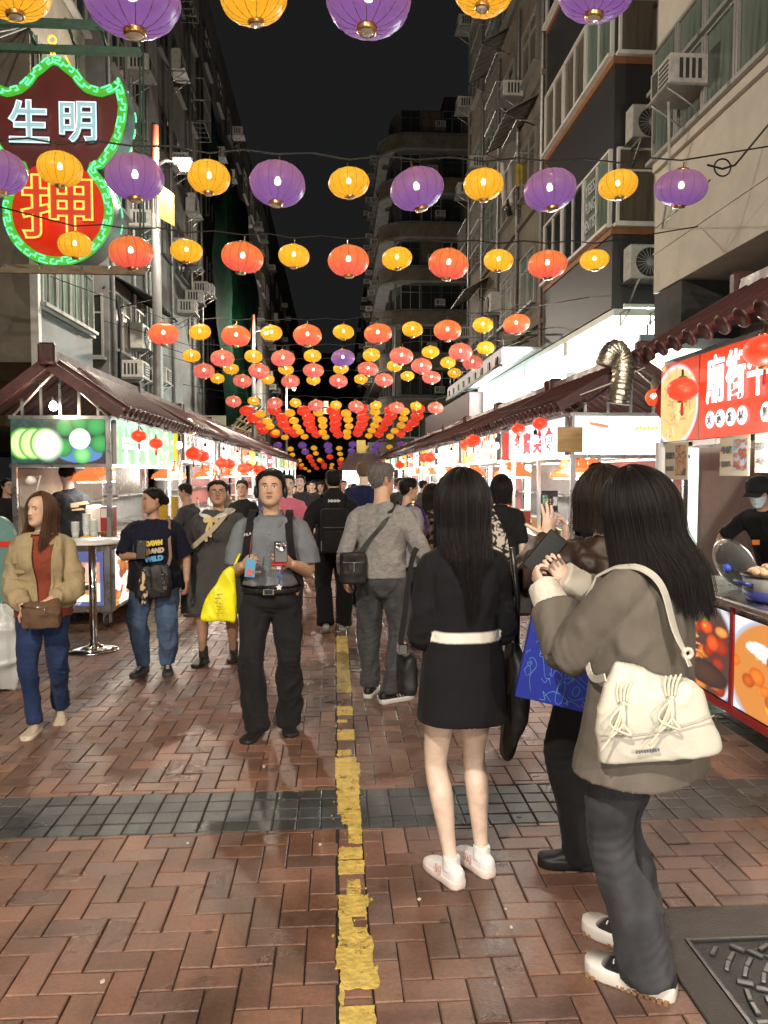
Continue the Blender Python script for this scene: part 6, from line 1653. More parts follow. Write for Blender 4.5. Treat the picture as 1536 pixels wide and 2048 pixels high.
def figure(name_label, loc, heading, H=1.65, sex='f', w=1.0, fat=1.0, lean=0.0, arms=None, feet=None, head_rot=(0, 0, 0), sp=None, voxel=.012, hands=True, head_fwd=.0, group=None, hip_shift=0.0):
 """the bare figure: returns an object with joints and transforms; clothes are added afterwards"""
 p = Person(); S = H/1.70; p.S = S; p.sex = sex; p.w = w; p.fat = fat
 root = empty('person', (0, 0, 0), 0, name_label, 'person', group); p.root = root
 p.heading = heading; p.loc = A_((loc[0], loc[1], 0.0))
 sw = (.152 if sex == 'f' else .170)*w; hipw = (.088 if sex == 'f' else .086)*w
 Rl = rotm(0, -lean); hipc = A_((0, 0, .92))
 p.bend = lambda q: (np.atleast_2d(q)-hipc*1.0) @ Rl.T*1.0+hipc if True else q
 def bend(q):
  q = np.atleast_2d(np.asarray(q, float)); k = np.clip((q[:, 2]-.80)/.25, 0, 1)[:, None]
  return q*(1-k)+((q-hipc) @ Rl.T+hipc)*k
 p.bend = bend
 p.sh = {s: bend((s*sw, -.01, 1.348))[0] for s in (-1, 1)}
 p.hip = {s: A_((s*hipw+hip_shift, 0, .90)) for s in (-1, 1)}
 arms = arms or {}; feet = feet or {}
 p.el, p.wr, p.kn, p.an = {}, {}, {}, {}
 for s in (-1, 1):
  t, hint = arms.get(s, ((s*(sw+.06), .03, .84), (s*.2, -1, 0)))
  p.el[s], p.wr[s] = ik(p.sh[s], t, .285, .25, hint)
  fx, fy, yaw, lift = feet.get(s, (s*.095, 0, -s*8, 0))
  p.an[s] = A_((fx, fy, .085+lift)); kh = (s*.12-sin(radians(yaw))*.6, 1, 0)
  p.kn[s], _ = ik(p.hip[s], p.an[s], .425, .415, kh)
 nb = bend((0, -.018, 1.44))[0]; p.nb = nb; p.hR = rotm(*head_rot)
 p.hc = nb+A_((0, .035+head_fwd, .165)) if lean < 20 else nb+A_((0, .09+head_fwd, .13)); p.sp = sp or {}
 k = fat
 T = [(.865, .10, .085), (.90, .145*w, .096*k), (.95, .150*w, .098*k), (1.05, .122*w, .085*k), (1.15, .122*w, .088*k), (1.25, .136*w, .098*k), (1.33, .142*w, .090*k), (1.39, .125*w, .068), (1.43, .070, .052), (1.455, .050, .050)]
 parts = [loft(bend([(hip_shift*max(0, (1.1-z)/.2) if z > .9 else hip_shift, -.005, z) for z, _, _ in T]), [(a, b) for _, a, b in T], 20, 3, expo=2.3)]
 parts.append(loft([nb-A_((0, 0, .05)), nb+A_((0, .008, .03)), p.hc+A_((0, -.012, -.06))], [(.056, .056), (.050, .050), (.050, .052)] if sex == 'f' else [(.066, .064), (.058, .058), (.056, .058)], 14, 3))
 fa = .92 if sex == 'f' else 1.08; fa *= .5+.5*w
 for s in (-1, 1):
  parts.append(loft([p.sh[s]-A_((s*.05, 0, -.0)), p.sh[s], (p.sh[s]+p.el[s])/2, p.el[s], p.el[s]*.6+p.wr[s]*.4, p.wr[s]], [.045*fa, .050*fa, .044*fa, .037*fa, .038*fa, .0255*fa], 14, 3))
  lg = .5+.5*w
  parts.append(loft([p.hip[s]+A_((0, -.01, .03)), p.hip[s]*.6+p.kn[s]*.4, p.kn[s], p.kn[s]*.68+p.an[s]*.32+A_((0, -.016, 0)), p.an[s]*.75+p.kn[s]*.25, p.an[s], p.an[s]-A_((0, -.01, .05))], [.088*lg, .073*lg, .052*lg, .054*lg, .037*lg, .032*lg, .03], 16, 4))
 V, Q = fuse(parts, voxel, 4)
 skin = A_(p.sp.get('skin', (.56, .33, .22)))
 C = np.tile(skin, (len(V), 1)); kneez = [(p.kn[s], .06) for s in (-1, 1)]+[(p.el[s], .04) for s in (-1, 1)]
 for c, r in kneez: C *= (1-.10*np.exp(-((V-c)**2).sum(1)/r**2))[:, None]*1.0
 meshes = [(V*S, Q, C)]
 hv, hf, hcN = head(p.sp); meshes.append(((hv @ p.hR.T*1.0+p.hc)*S, quads(hf), hcN))
 p.body = meshes; p.hands_done = False
 return p
def W2(p):  # person's placing as a matrix
 return Matrix.Translation(Vector(p.loc)) @ Matrix.Rotation(radians(p.heading), 4, 'Z')
def world(p, q): return W2(p) @ Vector(A_(q)*p.S)
def add_hand(p, s, fdir, back, curl=25, thumb=(30, 20), curls=None, spread=4, scale=1.0, voxel=.0028):
 V, Q = hand(p.wr[s], fdir, back, s, curl, thumb, spread, scale*(.93 if p.sex == 'f' else 1.02), voxel, curls=curls)
 C = np.tile(A_(p.sp.get('skin', (.56, .33, .22)))*A_([1.02, .95, .92]), (len(V), 1)); C *= (1+.06*fbm(V*60, 2, 2))[:, None]
 p.body.append((V*p.S, Q, C))
def default_hand(p, s, curl=28):
 d = p.wr[s]-p.el[s]; add_hand(p, s, d, A_((s*1.0, .15, 0)), curl, (15, 18), voxel=.0042 if p.sp.get('res', 1) == 1 else .0062)
def finish(p):
 n = 0; V, Q, C = [], [], []
 for v, q, c in p.body: V.append(v); Q.append(q+n); C.append(c); n += len(v)
 V, Q, C = np.vstack(V), np.vstack(Q), np.vstack(C)
 tri = Q[:, 2] == Q[:, 3]
 o = from_arrays('body', V, [tuple(q[:3]) if t else tuple(q) for q, t in zip(Q.tolist(), tri)], SKIN, p.root, True, C)
 p.root.location = p.loc; p.root.rotation_euler = (0, 0, radians(p.heading))
 return p
def garment(p, name, parts, m, col, voxel=.011, smooth=4, fold=None, cut=None, scale_col=None):
 """clothing piece fused from parts; col = colour or function of local points; cut(centroids) True where cloth is left open"""
 V, Q = fuse(parts, voxel, smooth)
 if fold: V = folds(V, Q, *fold)
 up_ = name in ('shirt', 'jacket', 'coat', 'sweatshirt', 'pinafore', 'dress'); lo_ = name in ('jeans', 'trousers', 'joggers')
 js = [(p.el[s], p.wr[s]-p.sh[s], .085, .0055, .034) for s in (-1, 1)] if up_ else ([(p.kn[s], p.an[s]-p.hip[s], .11, .0055, .042) for s in (-1, 1)]+[(p.an[s]+A_((0, 0, .06)), p.an[s]-p.kn[s], .10, .006, .036) for s in (-1, 1)]+[(A_((0, .06, .84)), A_((0, .4, 1)), .11, .004, .04)] if lo_ else [])
 if js:
  N = vnormals(V, Q); D = np.zeros(len(V))
  for e, d, r, a, wl in js:
   d = d/np.linalg.norm(d); q = V-e; t = q @ d; rr = np.linalg.norm(q, axis=1); ph = q @ np.cross(d, A_((.3, .8, .5)))
   D += a*np.exp(-(rr/r)**2)*(1-2.0*np.abs(np.sin(pi*(t+.45*ph+.02*vnoise(V*11, 5))/wl))**.8)*(.6+.6*vnoise(V*7, 6))
  V = V+N*D[:, None]
 C = col(V) if callable(col) else np.tile(A_(col), (len(V), 1))
 if cut is not None:
  c = V[Q].mean(1); keep = ~cut(c); Q = Q[keep]
 o = mesh_fast(name, V*p.S, Q, m, p.root, C)
 if cut is not None:
  for e in cut(None):
   P_ = A_([V[np.argmin(((V-A_((x, 0, z)))[:, [0, 2]]**2).sum(1)+np.where(V[:, 1] < 0, 9, 0))] for x, z in e]); P_[:, 0] = [x for x, z in e]; P_[:, 2] = [z for x, z in e]
   for _ in range(3): P_[1:-1] = (P_[:-2]+2*P_[1:-1]+P_[2:])/4
   v_, f_ = loft(P_+A_((0, .002, 0)), [(.011, .006)]*len(P_), 10, 2); from_arrays('placket', v_*p.S, f_, m, p.root, True, np.tile(A_(col), (len(v_), 1)))
  sm = o.modifiers.new('thickness', 'SOLIDIFY'); sm.thickness = .006*p.S; sm.offset = 1
 return o
def torso_parts(p, hem=.86, ease=.016, neck=1.43, flare=0.0, chest=0.0, belly=0.0, mid=None, hemr=None, top=True):
 """cloth round the trunk from the hem up to the neck"""
 w, k = p.w, p.fat
 prof = [(.60, .175, .125), (.72, .178, .128), (.80, .176, .122), (.88, .172, .112), (.96, .164, .106), (1.05, .138, .094), (1.15, .136, .096), (1.24, .150, .106), (1.32, .156, .100), (1.36, .150, .088), (1.40, .132, .074)]
 if p.sex == 'm': prof = [(a, b*(.93 if a < 1.0 else 1.07), c*1.0) for a, b, c in prof]
 z, X, Y = A_(prof).T
 zs = np.r_[hem, [q for q in (.70, .78, .86, .94, 1.02, 1.10, 1.18, 1.25, 1.31, 1.355, 1.385) if q > hem+.04]]
 P, R = [], []
 for q in zs:
  a = np.interp(q, z, X)*w+ease; b = np.interp(q, z, Y)*k+ease
  fl = flare*np.clip((1.05-q)/.4, 0, 1); a += fl; b += fl*.8
  b += belly*np.exp(-((q-1.02)/.12)**2)
  ch = chest*np.exp(-((q-1.235)/.06)**2); b += ch
  P.append((0, -.008+belly*.7*np.exp(-((q-1.02)/.12)**2)+ch*.8, q)); R.append((a, b))
 if top: P += [(0, -.018, 1.418), (0, -.018, neck+.005)]; R += [(.100*w+ease*.5, .066+ease*.5), (.060+ease*.3, .058+ease*.3)]
 return [loft(p.bend(P), R, 24, 3, expo=2.35, round_ends=False)]
def sleeve(p, s, r0=.066, r1=.058, r2=.05, r3=.042, upto=2.0, drop=0.0, cuff=0.0):
 """upto 1 = elbow, 2 = wrist"""
 sh, el, wr = p.sh[s], p.el[s], p.wr[s]
 dn = A_((0, 0, -drop))
 P = [sh+A_((-s*.075, 0, .018)), sh+A_((-s*.01, 0, .002))]; R = [r0*.80, r0*.93]
 if upto <= 1.0:
  for t in (.5, 1.0): P.append(sh+(el-sh)*upto*t+dn*t); R.append(r0+(r1-r0)*t)
 else:
  P += [sh*.72+el*.28, (sh+el)/2+dn*.4, el+dn]; R += [r0, (r0+r1)/2, r1]
  u = upto-1.0
  P += [el+(wr-el)*u*.5+dn*1.2, el+(wr-el)*u+dn*.3]; R += [r2, r3]
  if cuff: P.append(P[-1]+(wr-el)/np.linalg.norm(wr-el)*.02); R.append(r3+cuff)
 return loft(P, R, 16, 4, round_ends=False)
def leg_parts(p, rt=.092, rk=.070, rh=.066, hem=.06, waist=1.0, seat=.012, flare_h=None, cropped=None):
 k = p.w*.5+.5; L = []
 T = [(.765, .07*p.w, .075), (.80, .135*p.w, .10), (.86, .166*p.w+seat, .106*p.fat+seat), (.92, .166*p.w+seat, .110*p.fat+seat), (waist, .146*p.w+seat, .094*p.fat+seat)]
 if p.sex == 'm': T = [(a, b*.95, c) for a, b, c in T]
 L.append(loft(p.bend([(0, -.006, a) for a, _, _ in T]), [(b, c) for _, b, c in T], 22, 4, expo=2.3, round_ends=False))
 for s in (-1, 1):
  h, kn, an = p.hip[s], p.kn[s], p.an[s]
  e = an+(kn-an)*((hem-.085)/.42) if hem > .05 else an+A_((0, 0, hem-.085))
  L.append(loft([h+A_((-s*.005, -.012, .02)), h*.55+kn*.45, kn, kn*.5+e*.5+A_((0, -.012, 0)), e], [(rt*k, rt*k*1.05), (rt*.5*k+rk*.5*k, rt*.52*k+rk*.5*k), rk*k, (rk+rh)/2*k, rh], 18, 5, round_ends=False))
 return L
def strap(p_pts, w, t, m, name, parent, nrm=None, col=None):
 """flat strap along local points; nrm gives the outward direction per point"""
 P = crom(p_pts, 5); T = np.gradient(P, axis=0); T /= np.linalg.norm(T, axis=1)[:, None]
 Nn = crom(nrm, 5) if nrm is not None else np.tile(A_((0, 1., 0)), (len(P), 1)); Nn -= T*(Nn*T).sum(1)[:, None]; Nn /= np.linalg.norm(Nn, axis=1)[:, None]+1e-9
 B = np.cross(T, Nn); V, F = [], []
 for a, b, n in zip(P, B, Nn): V += [a-b*w/2, a+b*w/2, a+b*w/2+n*t, a-b*w/2+n*t]
 k = len(P)
 for i in range(k-1):
  for j in range(4): F.append((i*4+j, i*4+(j+1) % 4, (i+1)*4+(j+1) % 4, (i+1)*4+j))
 F += [(3, 2, 1, 0), (4*k-4, 4*k-3, 4*k-2, 4*k-1)]
 return from_arrays(name, V, F, m, parent, False, None if col is None else np.tile(A_(col), (len(V), 1)))
def cape_loft(Ps, Rs, **kw): return loft(Ps, Rs, 26, 4, round_ends=False, **kw)
M_GLASSF = mat('thin_spectacle_frame', (.03, .025, .022), .35, .5)
def glasses(p, m=M_GLASSF, r=.0215, th=.0011):
 mb = MB()
 for s in (-1, 1):
  c = A_((s*.0325, .096, .008)); pts = [c+A_((r*cos(a)*1.1, -abs(s*r*cos(a)+s*.03*0)*.12, r*.88*sin(a))) for a in np.linspace(0, 2*pi, 18)[:-1]]
  mb.tube([tuple((q @ p.hR.T+p.hc)*p.S) for q in pts], th, 5, closed=True)
  e = [A_((s*.056, .090, .012)), A_((s*.071, .06, .012)), A_((s*.078, -.01, .008))]; mb.tube([tuple((q @ p.hR.T+p.hc)*p.S) for q in e], th, 5)
 mb.tube([tuple((A_(q) @ p.hR.T+p.hc)*p.S) for q in ((-.010, .099, .010), (0, .101, .013), (.010, .099, .010))], th, 5)
 return mb.build('glasses', m, p.root)
def phone(loc, R, label, w=.072, h=.15, t=.009, body=BLACKP, screen=None, cam_on_back=True):
 """slab phone: x = width, z = height, back faces -y in its own frame"""
 o = empty('phone', (0, 0, 0), 0, label, 'phone')
 MB().box(-w/2, w/2, -t/2, t/2, -h/2, h/2, b=.004).build('phone_body', body, o)
 if screen: picture('screen', (w/2-.004, t/2+.0006, -h/2+.004), (-1, 0, 0), (0, 0, 1), w-.008, h-.008, screen, PRINTE, o, 26, 44, .0004)
 mb = MB(); mb.box(-w/2+.006, -w/2+.042, -t/2-.0025, -t/2, h/2-.045, h/2-.006, b=.001)
 mb.build('camera_bump', BLACKM, o); ln = MB()
 for (x, z) in ((-w/2+.015, h/2-.016), (-w/2+.032, h/2-.016), (-w/2+.015, h/2-.034)): ln.lathe([(.007, 0), (.007, .002), (0, .002)], 12, M=Matrix.Translation((x, -t/2-.0026, z)) @ Matrix.Rotation(pi/2, 4, 'X'))
 ln.build('camera_lens', CHROME, o)['kind'] = 'stuff'
 o.matrix_world = Matrix.Translation(loc) @ R.to_4x4()
 return o
# ================================================================== THE PEOPLE IN THE STREET
PALE = (.68, .52, .42); MID = (.50, .31, .21); TAN = (.42, .25, .165); DEEP = (.36, .21, .14)
BLACKC, NAVY = (.010, .010, .012), (.012, .014, .030)
hemcut = lambda z: (lambda c: [] if c is None else c[:, 2] < z)
def rbox(c, rx, ry, z0, z1, bend=None, expo=4.0, taper=1.0, n=20):
 P = [(c[0], c[1], z0+(z1-z0)*t) for t in (0, .08, .3, .7, .92, 1)]; k = [.9, 1, 1, 1, 1, .9]
 return loft(P, [(rx*q*(1+(taper-1)*t), ry*q*(1+(taper-1)*t)) for q, t in zip(k, (0, .08, .3, .7, .92, 1))], n, 3, expo=expo, round_ends=False)
def topic(name, label, cat, loc=(0, 0, 0), group=None): return empty(name, loc, 0, label, cat, group)
def placed(p, name, parts, m, col, parent, voxel=.008, fold=None, smooth=3):
 """a held or worn thing shaped in the wearer's own frame, placed in the street as its own object"""
 V, Q = fuse(parts, voxel, smooth)
 if fold: V = folds(V, Q, *fold)
 M = A_(W2(p)); Vw = (V*p.S) @ M[:3, :3].T+M[:3, 3]
 C = col(V) if callable(col) else np.tile(A_(col), (len(V), 1))
 return mesh_fast(name, Vw, Q, m, parent, C)
def Wp(p, pts): return [tuple(world(p, q)) for q in pts]
def wdir(p, d): return tuple((Matrix.Rotation(radians(p.heading), 3, 'Z') @ Vector(d)))
def sneaker(p, s, yaw, upper, sole, lift=0, pitch=0, fy=None, **k):
 a = p.an[s]*p.S; return shoe(p.root, (a[0]-sin(radians(yaw))*-.0, a[1]-.0, 0), yaw, p.S, upper, sole, lift=lift*p.S, pitch=pitch, **k)
def tee(p, col, m=CLOTH, hem=.84, ease=.018, slv=.85, fold=(.006, 6, 1, .6), r0=.070, r1=.072, **k):
 return garment(p, 'shirt', torso_parts(p, hem, ease, **k)+[sleeve(p, s, r0, r1, upto=slv) for s in (-1, 1)], m, col, .011, 3, fold)
g_ = gnd(945, 1762)+Vector((-.045, 0, 0))
sp1 = dict(skin=PALE, hair='black')
p1 = figure('woman with long straight black hair seen from behind in a black minidress with white waistband', g_, 4, 1.62, 'f', .88, .95, arms={-1: ((-.12, .24, 1.06), (-.25, -1, -.2)), 1: ((.12, .24, 1.06), (.25, -1, -.2))},
   feet={-1: (-.045, .0, 22, 0), 1: (.105, .07, 20, 0)}, sp=sp1, voxel=.009)
for s in (-1, 1): default_hand(p1, s, 45)
p1.body  # bare legs show below the skirt
def c1(V):
 c = np.tile(A_(BLACKC), (len(V), 1)); m = (V[:, 2] > 1.045) & (V[:, 2] < 1.087) & (np.abs(V[:, 0]) < .146) & (V[:, 1] < .13); c[m] = (.72, .69, .62); return c
garment(p1, 'dress', torso_parts(p1, .67, .018, 1.405, flare=.012, chest=.02)+[sleeve(p1, s, .060, .054, .05, .044) for s in (-1, 1)], CLOTH, c1, .0085, 3, (.0035, 5, 21, .5), cut=hemcut(.712))
garment(p1, 'collar', [loft([(0, -.022, 1.40), (0, -.024, 1.425), (0, -.02, 1.445)], [(.115, .078), (.085, .070), (.066, .062)], 20, 3, round_ends=False)], CLOTH, (.62, .57, .48), .008, 2)
long_hair(p1.root, p1.hR, p1.hc*p1.S, p1.S, 'black', L=.27, seed=3, strands=6000, front=.75, backy=-.150, narrow=.26, width=1.10, vol=.012, centre_len=.47, forward=.03, side_len=.05)
for s in (-1, 1):
 o, W_ = sneaker(p1, s, 21, (.74, .72, .72), (.72, .62, .58), m=SATIN, height=.085, solet=.034, length=.255, collar=(.75, .74, .74))
 garment(p1, 'sock', [loft([p1.an[s]+A_((0, -.004, -.03)), p1.an[s]+A_((0, -.002, .035))], [.040, .038], 14, 3, round_ends=False)], KNIT, (.74, .74, .74), .006, 2)
 side = [W_([(sx*.047, y, .035+.012*k), (sx*.040, y+.01, .055+.012*k)]).tolist() for sx in (-1, 1) for k in (0, 1) for y in (.02, .045)]
 mb = MB()
 for q in side: mb.tube(q, .004, 4)
 mb.build('side_stripe', mat('pink_trim', (.6, .36, .32), .5) if 'pink_trim' not in bpy.data.materials else bpy.data.materials['pink_trim'], o)
finish(p1)
t = topic('shoulder_bag', 'black shoulder bag with wide strap at the left of the black dress woman', 'bag', world(p1, (-.22, .02, .8)))
o = placed(p1, 'bag_body', [rbox((-.222, .09, 0), .035, .09, .80, .97, taper=.9)], LEATHER, (.014, .014, .015), t, .009, (.004, 8, 3, 1))
o = strap([(-.20, -.035, 1.425), (-.222, -.03, 1.36), (-.244, .0, 1.15), (-.258, .03, 1.0), (-.25, .05, .93)], .034, .004, LEATHER, 'strap', t, [(-.2, -.3, 1), (-1, -.4, .5), (-1, -.5, 0), (-1, -.5, 0), (-1, -.5, 0)], (.02, .02, .021))
def to_world(o, p):
 M = W2(p) @ Matrix.Scale(p.S, 4); o.data.transform(M); o.data.update()
to_world(o, p1)
b = MB(); b.box(-.275, -.237, -.03, .03, .985, 1.03, b=.004); o = b.build('buckle', CHROME, t); to_world(o, p1)
t = topic('tote_bag', 'slouching black bag hanging at the right hip of the woman in the black dress', 'bag', world(p1, (.22, .05, .75)))
placed(p1, 'bag_body', [loft([(.235, .06, 1.0), (.25, .08, .86), (.245, .09, .70), (.215, .10, .50)], [(.022, .05), (.038, .12), (.04, .13), (.018, .05)], 16, 4, expo=2.6)], LEATHER, (.012, .012, .013), t, .009, (.006, 7, 5, .8))
b = MB(); b.tube(Wp(p1, [(.20, -.03, 1.42), (.235, .0, 1.2), (.245, .04, 1.0)]), .012, 6); b.build('handle', BLACKP, t)
g_ = gnd(1283, 1948)+Vector((-.03, 0, 0))
p2 = figure('woman with long black hair in oversized taupe coat and wide grey jeans holding a phone', g_, 47, 1.62, 'f', 1.0, 1.0, arms={-1: ((-.025, .335, 1.305), (-.45, -.5, -1)), 1: ((.12, .325, 1.335), (.9, -.3, -.8))},
   feet={-1: (-.045, -.075, 6, 0), 1: (.14, .035, -4, 0)}, head_rot=(8, -10, 0), sp=dict(skin=PALE, hair='black'), voxel=.01)
add_hand(p2, -1, (.25, .55, .55), (-.6, .5, -.1), 45, (35, 25)); add_hand(p2, 1, (-.25, .55, .75), (.75, .45, -.2), 48, (40, 20))
COAT = (.140, .122, .103)
cparts = [loft([(0.015, -.01, .70), (0.01, -.01, .80), (0, -.01, .9), (0, -.015, 1.06), (0, -.018, 1.2), (0, -.02, 1.32), (0, -.02, 1.38), (0, -.022, 1.42), (0, -.018, 1.445)], [(.285, .200), (.262, .188), (.222, .165), (.198, .150), (.196, .146), (.188, .132), (.150, .098), (.10, .078), (.072, .068)], 28, 4, expo=2.4, round_ends=False)]
cparts += [sleeve(p2, s, .080, .082, .080, .072, upto=1.72, drop=.018) for s in (-1, 1)]
garment(p2, 'coat', cparts, CLOTH, COAT, .0085, 4, (.0036, 4.2, 33, .28), cut=hemcut(.742))
m_ = vmat('coat_seam', .9, .2)
mb = MB(); mb.tube([(0, -.182, .745), (0, -.170, .8), (0, -.164, 1.0), (0, -.166, 1.2), (0, -.150, 1.34)], .0022, 4); mb.v = [tuple(A_(v)*p2.S) for v in mb.v]; mb.build('back_seam', mat('dark_taupe_seam', (.06, .047, .036), .9), p2.root)
for s in (-1, 1):
 e, w_ = p2.el[s], p2.wr[s]; d = (w_-e)/np.linalg.norm(w_-e)
 garment(p2, 'shirt_cuff', [loft([e+(w_-e)*.62, e+(w_-e)*.85, w_+d*.02], [.060, .062, .058], 18, 4, round_ends=False)], CLOTH, (.62, .58, .50), .006, 2, (.0022, 14, 8+s, 1))
p2.wide = True
garment(p2, 'jeans', leg_parts(p2, .100, .080, .090, hem=.05), DENIM, lambda V: np.tile(A_((.058, .060, .068)), (len(V), 1))*(1+.9*np.clip(fbm(V*A_([7, 7, 3]), 3, 5), -.6, 1))[:, None], .0095, 4, (.008, 6, 41, .45))
long_hair(p2.root, p2.hR, p2.hc*p2.S, p2.S, 'black', L=.36, seed=8, strands=6500, front=.7, backy=-.175, width=1.16, vol=.018, side_len=.03, narrow=.05)
RUBG = (.30, .17, .07)
for s, y in ((-1, 6), (1, -4)):
 o, W_ = sneaker(p2, s, y, (.025, .025, .028), (.72, .70, .66), m=CLOTH, height=.085, solet=.05, length=.305, toe=(.74, .72, .68), wide=1.05, lace=WHITEP)
 mb = MB()
 for k in range(14):
  q = W_([(0, -.07+k*.02, .003)])[0]; mb.box(q[0]-.05, q[0]+.05, q[1]-.006, q[1]+.006, .0, .012, M=Matrix.Translation((0, 0, 0)))
 mb.build('gum_tread', mat('gum_rubber', RUBG, .6) if 'gum_rubber' not in bpy.data.materials else bpy.data.materials['gum_rubber'], o)['kind'] = 'stuff'
finish(p2)
t = topic('shoulder_bag', 'cream white slouchy leather shoulder bag with drawstring bows worn on the taupe coat', 'bag', world(p2, (-.2, -.15, .9)))
BAGW = (.60, .58, .50); by = -.205
bp = lambda V: np.tile(A_(BAGW), (len(V), 1))
bx = -.165
bagM = Matrix.Translation(Vector(world(p2, (bx, by, .885)))+Vector((-.085, 0.02, .105))) @ Matrix.Rotation(radians(-10), 4, 'Z') @ Matrix.Rotation(radians(-9), 4, 'Y')
def bagpart(name, parts, col, fold=None, voxel=.006, m=LEATHER, smooth=3):
 V, Q = fuse(parts, voxel, smooth)
 if fold: V = folds(V, Q, *fold)
 M = A_(bagM); return mesh_fast(name, V @ M[:3, :3].T+M[:3, 3], Q, m, t, np.tile(A_(col), (len(V), 1)))
CREAM = vmat('cream_leather', .42, .45, .2, 90, mod=.05)
body = [loft([(-.0, 0, -.135), (0, 0, -.12), (.0, 0, -.03), (.005, 0, .05), (.012, 0, .10), (.018, 0, .118)], [(.165, .045), (.178, .054), (.168, .052), (.145, .042), (.118, .024), (.105, .010)], 28, 4, expo=3.2, round_ends=False)]
bagpart('bag_body', body, BAGW, (.005, 7, 14, .8), m=CREAM)
mb = MB(); mb.v = []
for (x0, s) in ((-.085, -1), (.05, -1)):
 z0 = .055
 for q in range(2):
  loop = [(x0, -.062, z0), (x0-.03-.02*q, -.085, z0-.045), (x0-.055+.06*q, -.085, z0-.085), (x0-.01, -.08, z0-.05), (x0, -.064, z0)]
  mb.tube(crom(loop, 5).tolist(), .0036, 7)
 mb.tube(crom([(x0, -.064, z0), (x0-.03, -.08, z0-.06), (x0-.085, -.085, z0-.12)], 5).tolist(), .0034, 7)
 for k in range(4): mb.tube(crom([(x0-.012+.008*k, -.048, z0), (x0-.01+.011*k, -.040, z0+.03), (x0+.0+.014*k, -.028, z0+.055)], 4).tolist(), .0034, 6)
 mb.lathe([(0, -.008), (.008, -.004), (.008, .004), (0, .008)], 8, (x0, -.062, z0))
mb.v = [tuple(bagM @ Vector(v)) for v in mb.v]; mb.build('drawstring_bow', mat('cream_cord', (.72, .66, .52), .7), t)['kind'] = 'stuff'
mb = MB(); mb.tube([(-.165, -.058, -.032), (-.08, -.070, -.038), (.02, -.071, -.036), (.12, -.064, -.02), (.16, -.052, -.012)], .0022, 5); mb.v = [tuple(bagM @ Vector(v)) for v in mb.v]; mb.build('flap_seam', mat('cream_seam', (.42, .39, .33), .6), t)
mb = MB()
for k in range(9): mb.box(-.072+.0075*k, -.0665+.0075*k, -.0722, -.0690, -.0895-.001*(k % 2), -.0815)
mb.v = [tuple(bagM @ Vector(v)) for v in mb.v]; mb.build('logo_mark', mat('grey_logo', (.12, .12, .15), .5), t)['kind'] = 'stuff'
def wstrap(pts, nrm, w, name, par, m, col, th=.004):
 return strap(pts, w, th, m, name, par, nrm, col)
top = A_(world(p2, (-.135, -.06, 1.445)))
a0 = bagM @ Vector((-.115, 0, .12)); a1 = bagM @ Vector((.125, 0, .12))
sh = [world(p2, q) for q in ((-.115, .10, 1.385), (-.125, .02, 1.425), (-.13, -.06, 1.425), (-.135, -.125, 1.375), (-.135, -.165, 1.25))]
nr = [Vector(wdir(p2, q)) for q in ((-.3, .6, 1), (-.3, 0, 1), (-.3, -.3, 1), (-.1, -1, .5), (0, -1, .1))]
wstrap([tuple(q) for q in sh]+[tuple((Vector(sh[-1])*.5+a1*.5)), tuple(a1)], [tuple(q) for q in nr]+[tuple(nr[-1])]*2, .026, 'strap', t, CREAM, BAGW)
wstrap([tuple(q+Vector(wdir(p2, (-.028, -.004, 0)))) for q in sh[1:]]+[tuple(Vector(sh[-1])*.4+a1*.6+Vector(wdir(p2, (-.01, -.004, 0))))], [tuple(q) for q in nr[1:]]+[tuple(nr[-1])], .018, 'strap', t, CREAM, BAGW)
wstrap([tuple(q) for q in (sh[0], world(p2, (-.13, .14, 1.25)), world(p2, (-.20, .08, 1.08)), a0)], [tuple(nr[0])]+[tuple(Vector(wdir(p2, (-.8, .3, 0))))]*3, .022, 'strap', t, CREAM, BAGW)
MB().lathe([(.016, -.006), (.02, 0), (.016, .006), (.008, .006), (.008, -.006)], 12, M=Matrix.Translation(Vector(sh[-1])*.35+a1*.65+Vector(wdir(p2, (0, -.01, 0)))) @ Matrix.Rotation(pi/2, 4, 'X')).build('strap_ring', CREAMP, t)
ph = world(p2, (.064, .385, 1.43)); Rr_ = Matrix.Rotation(radians(p2.heading+115), 3, 'Z') @ Matrix.Rotation(radians(-38), 3, 'Y')
phone(Vector(ph), Rr_, 'black phone tilted in the hands of the woman in the taupe coat', .078, .165)
g_ = gnd(1200, 1742)
p3 = figure('woman with black bob in brown leather jacket raising a phone above the taupe coat woman', g_, 16, 1.63, 'f', 1.0, 1.02, arms={-1: ((-.115, .26, 1.43), (-.9, .25, -.75)), 1: ((-.01, .27, 1.41), (.9, .3, -.8))},
   feet={-1: (-.05, .05, 62, 0), 1: (.10, -.02, 20, 0)}, head_rot=(14, 2, 0), sp=dict(skin=PALE, hair='dark'), voxel=.01)
add_hand(p3, -1, (.08, -.02, 1), (-.1, -1, 0), 8, (42, 6), spread=9, curls=[6, 10, 14, 22]); add_hand(p3, 1, (-.1, .1, 1), (.9, -.35, 0), 26, (30, 15))
BRL = lambda V: np.tile(A_((.040, .024, .017)), (len(V), 1))*(1+.5*fbm(V*9, 2, 3))[:, None]
jp = torso_parts(p3, .80, .045, 1.44, flare=.0)+[sleeve(p3, s, .074, .078, .070, .050, upto=1.86, drop=.02) for s in (-1, 1)]
garment(p3, 'jacket', jp, LEATHER, BRL, .009, 3, (.011, 7, 51, .7))
for s in (-1, 1):
 e, w_ = p3.el[s], p3.wr[s]; garment(p3, 'cuff', [loft([e+(w_-e)*.80, e+(w_-e)*.97], [.046, .047], 16, 3, round_ends=False)], LEATHER, (.028, .018, .014), .006, 2)
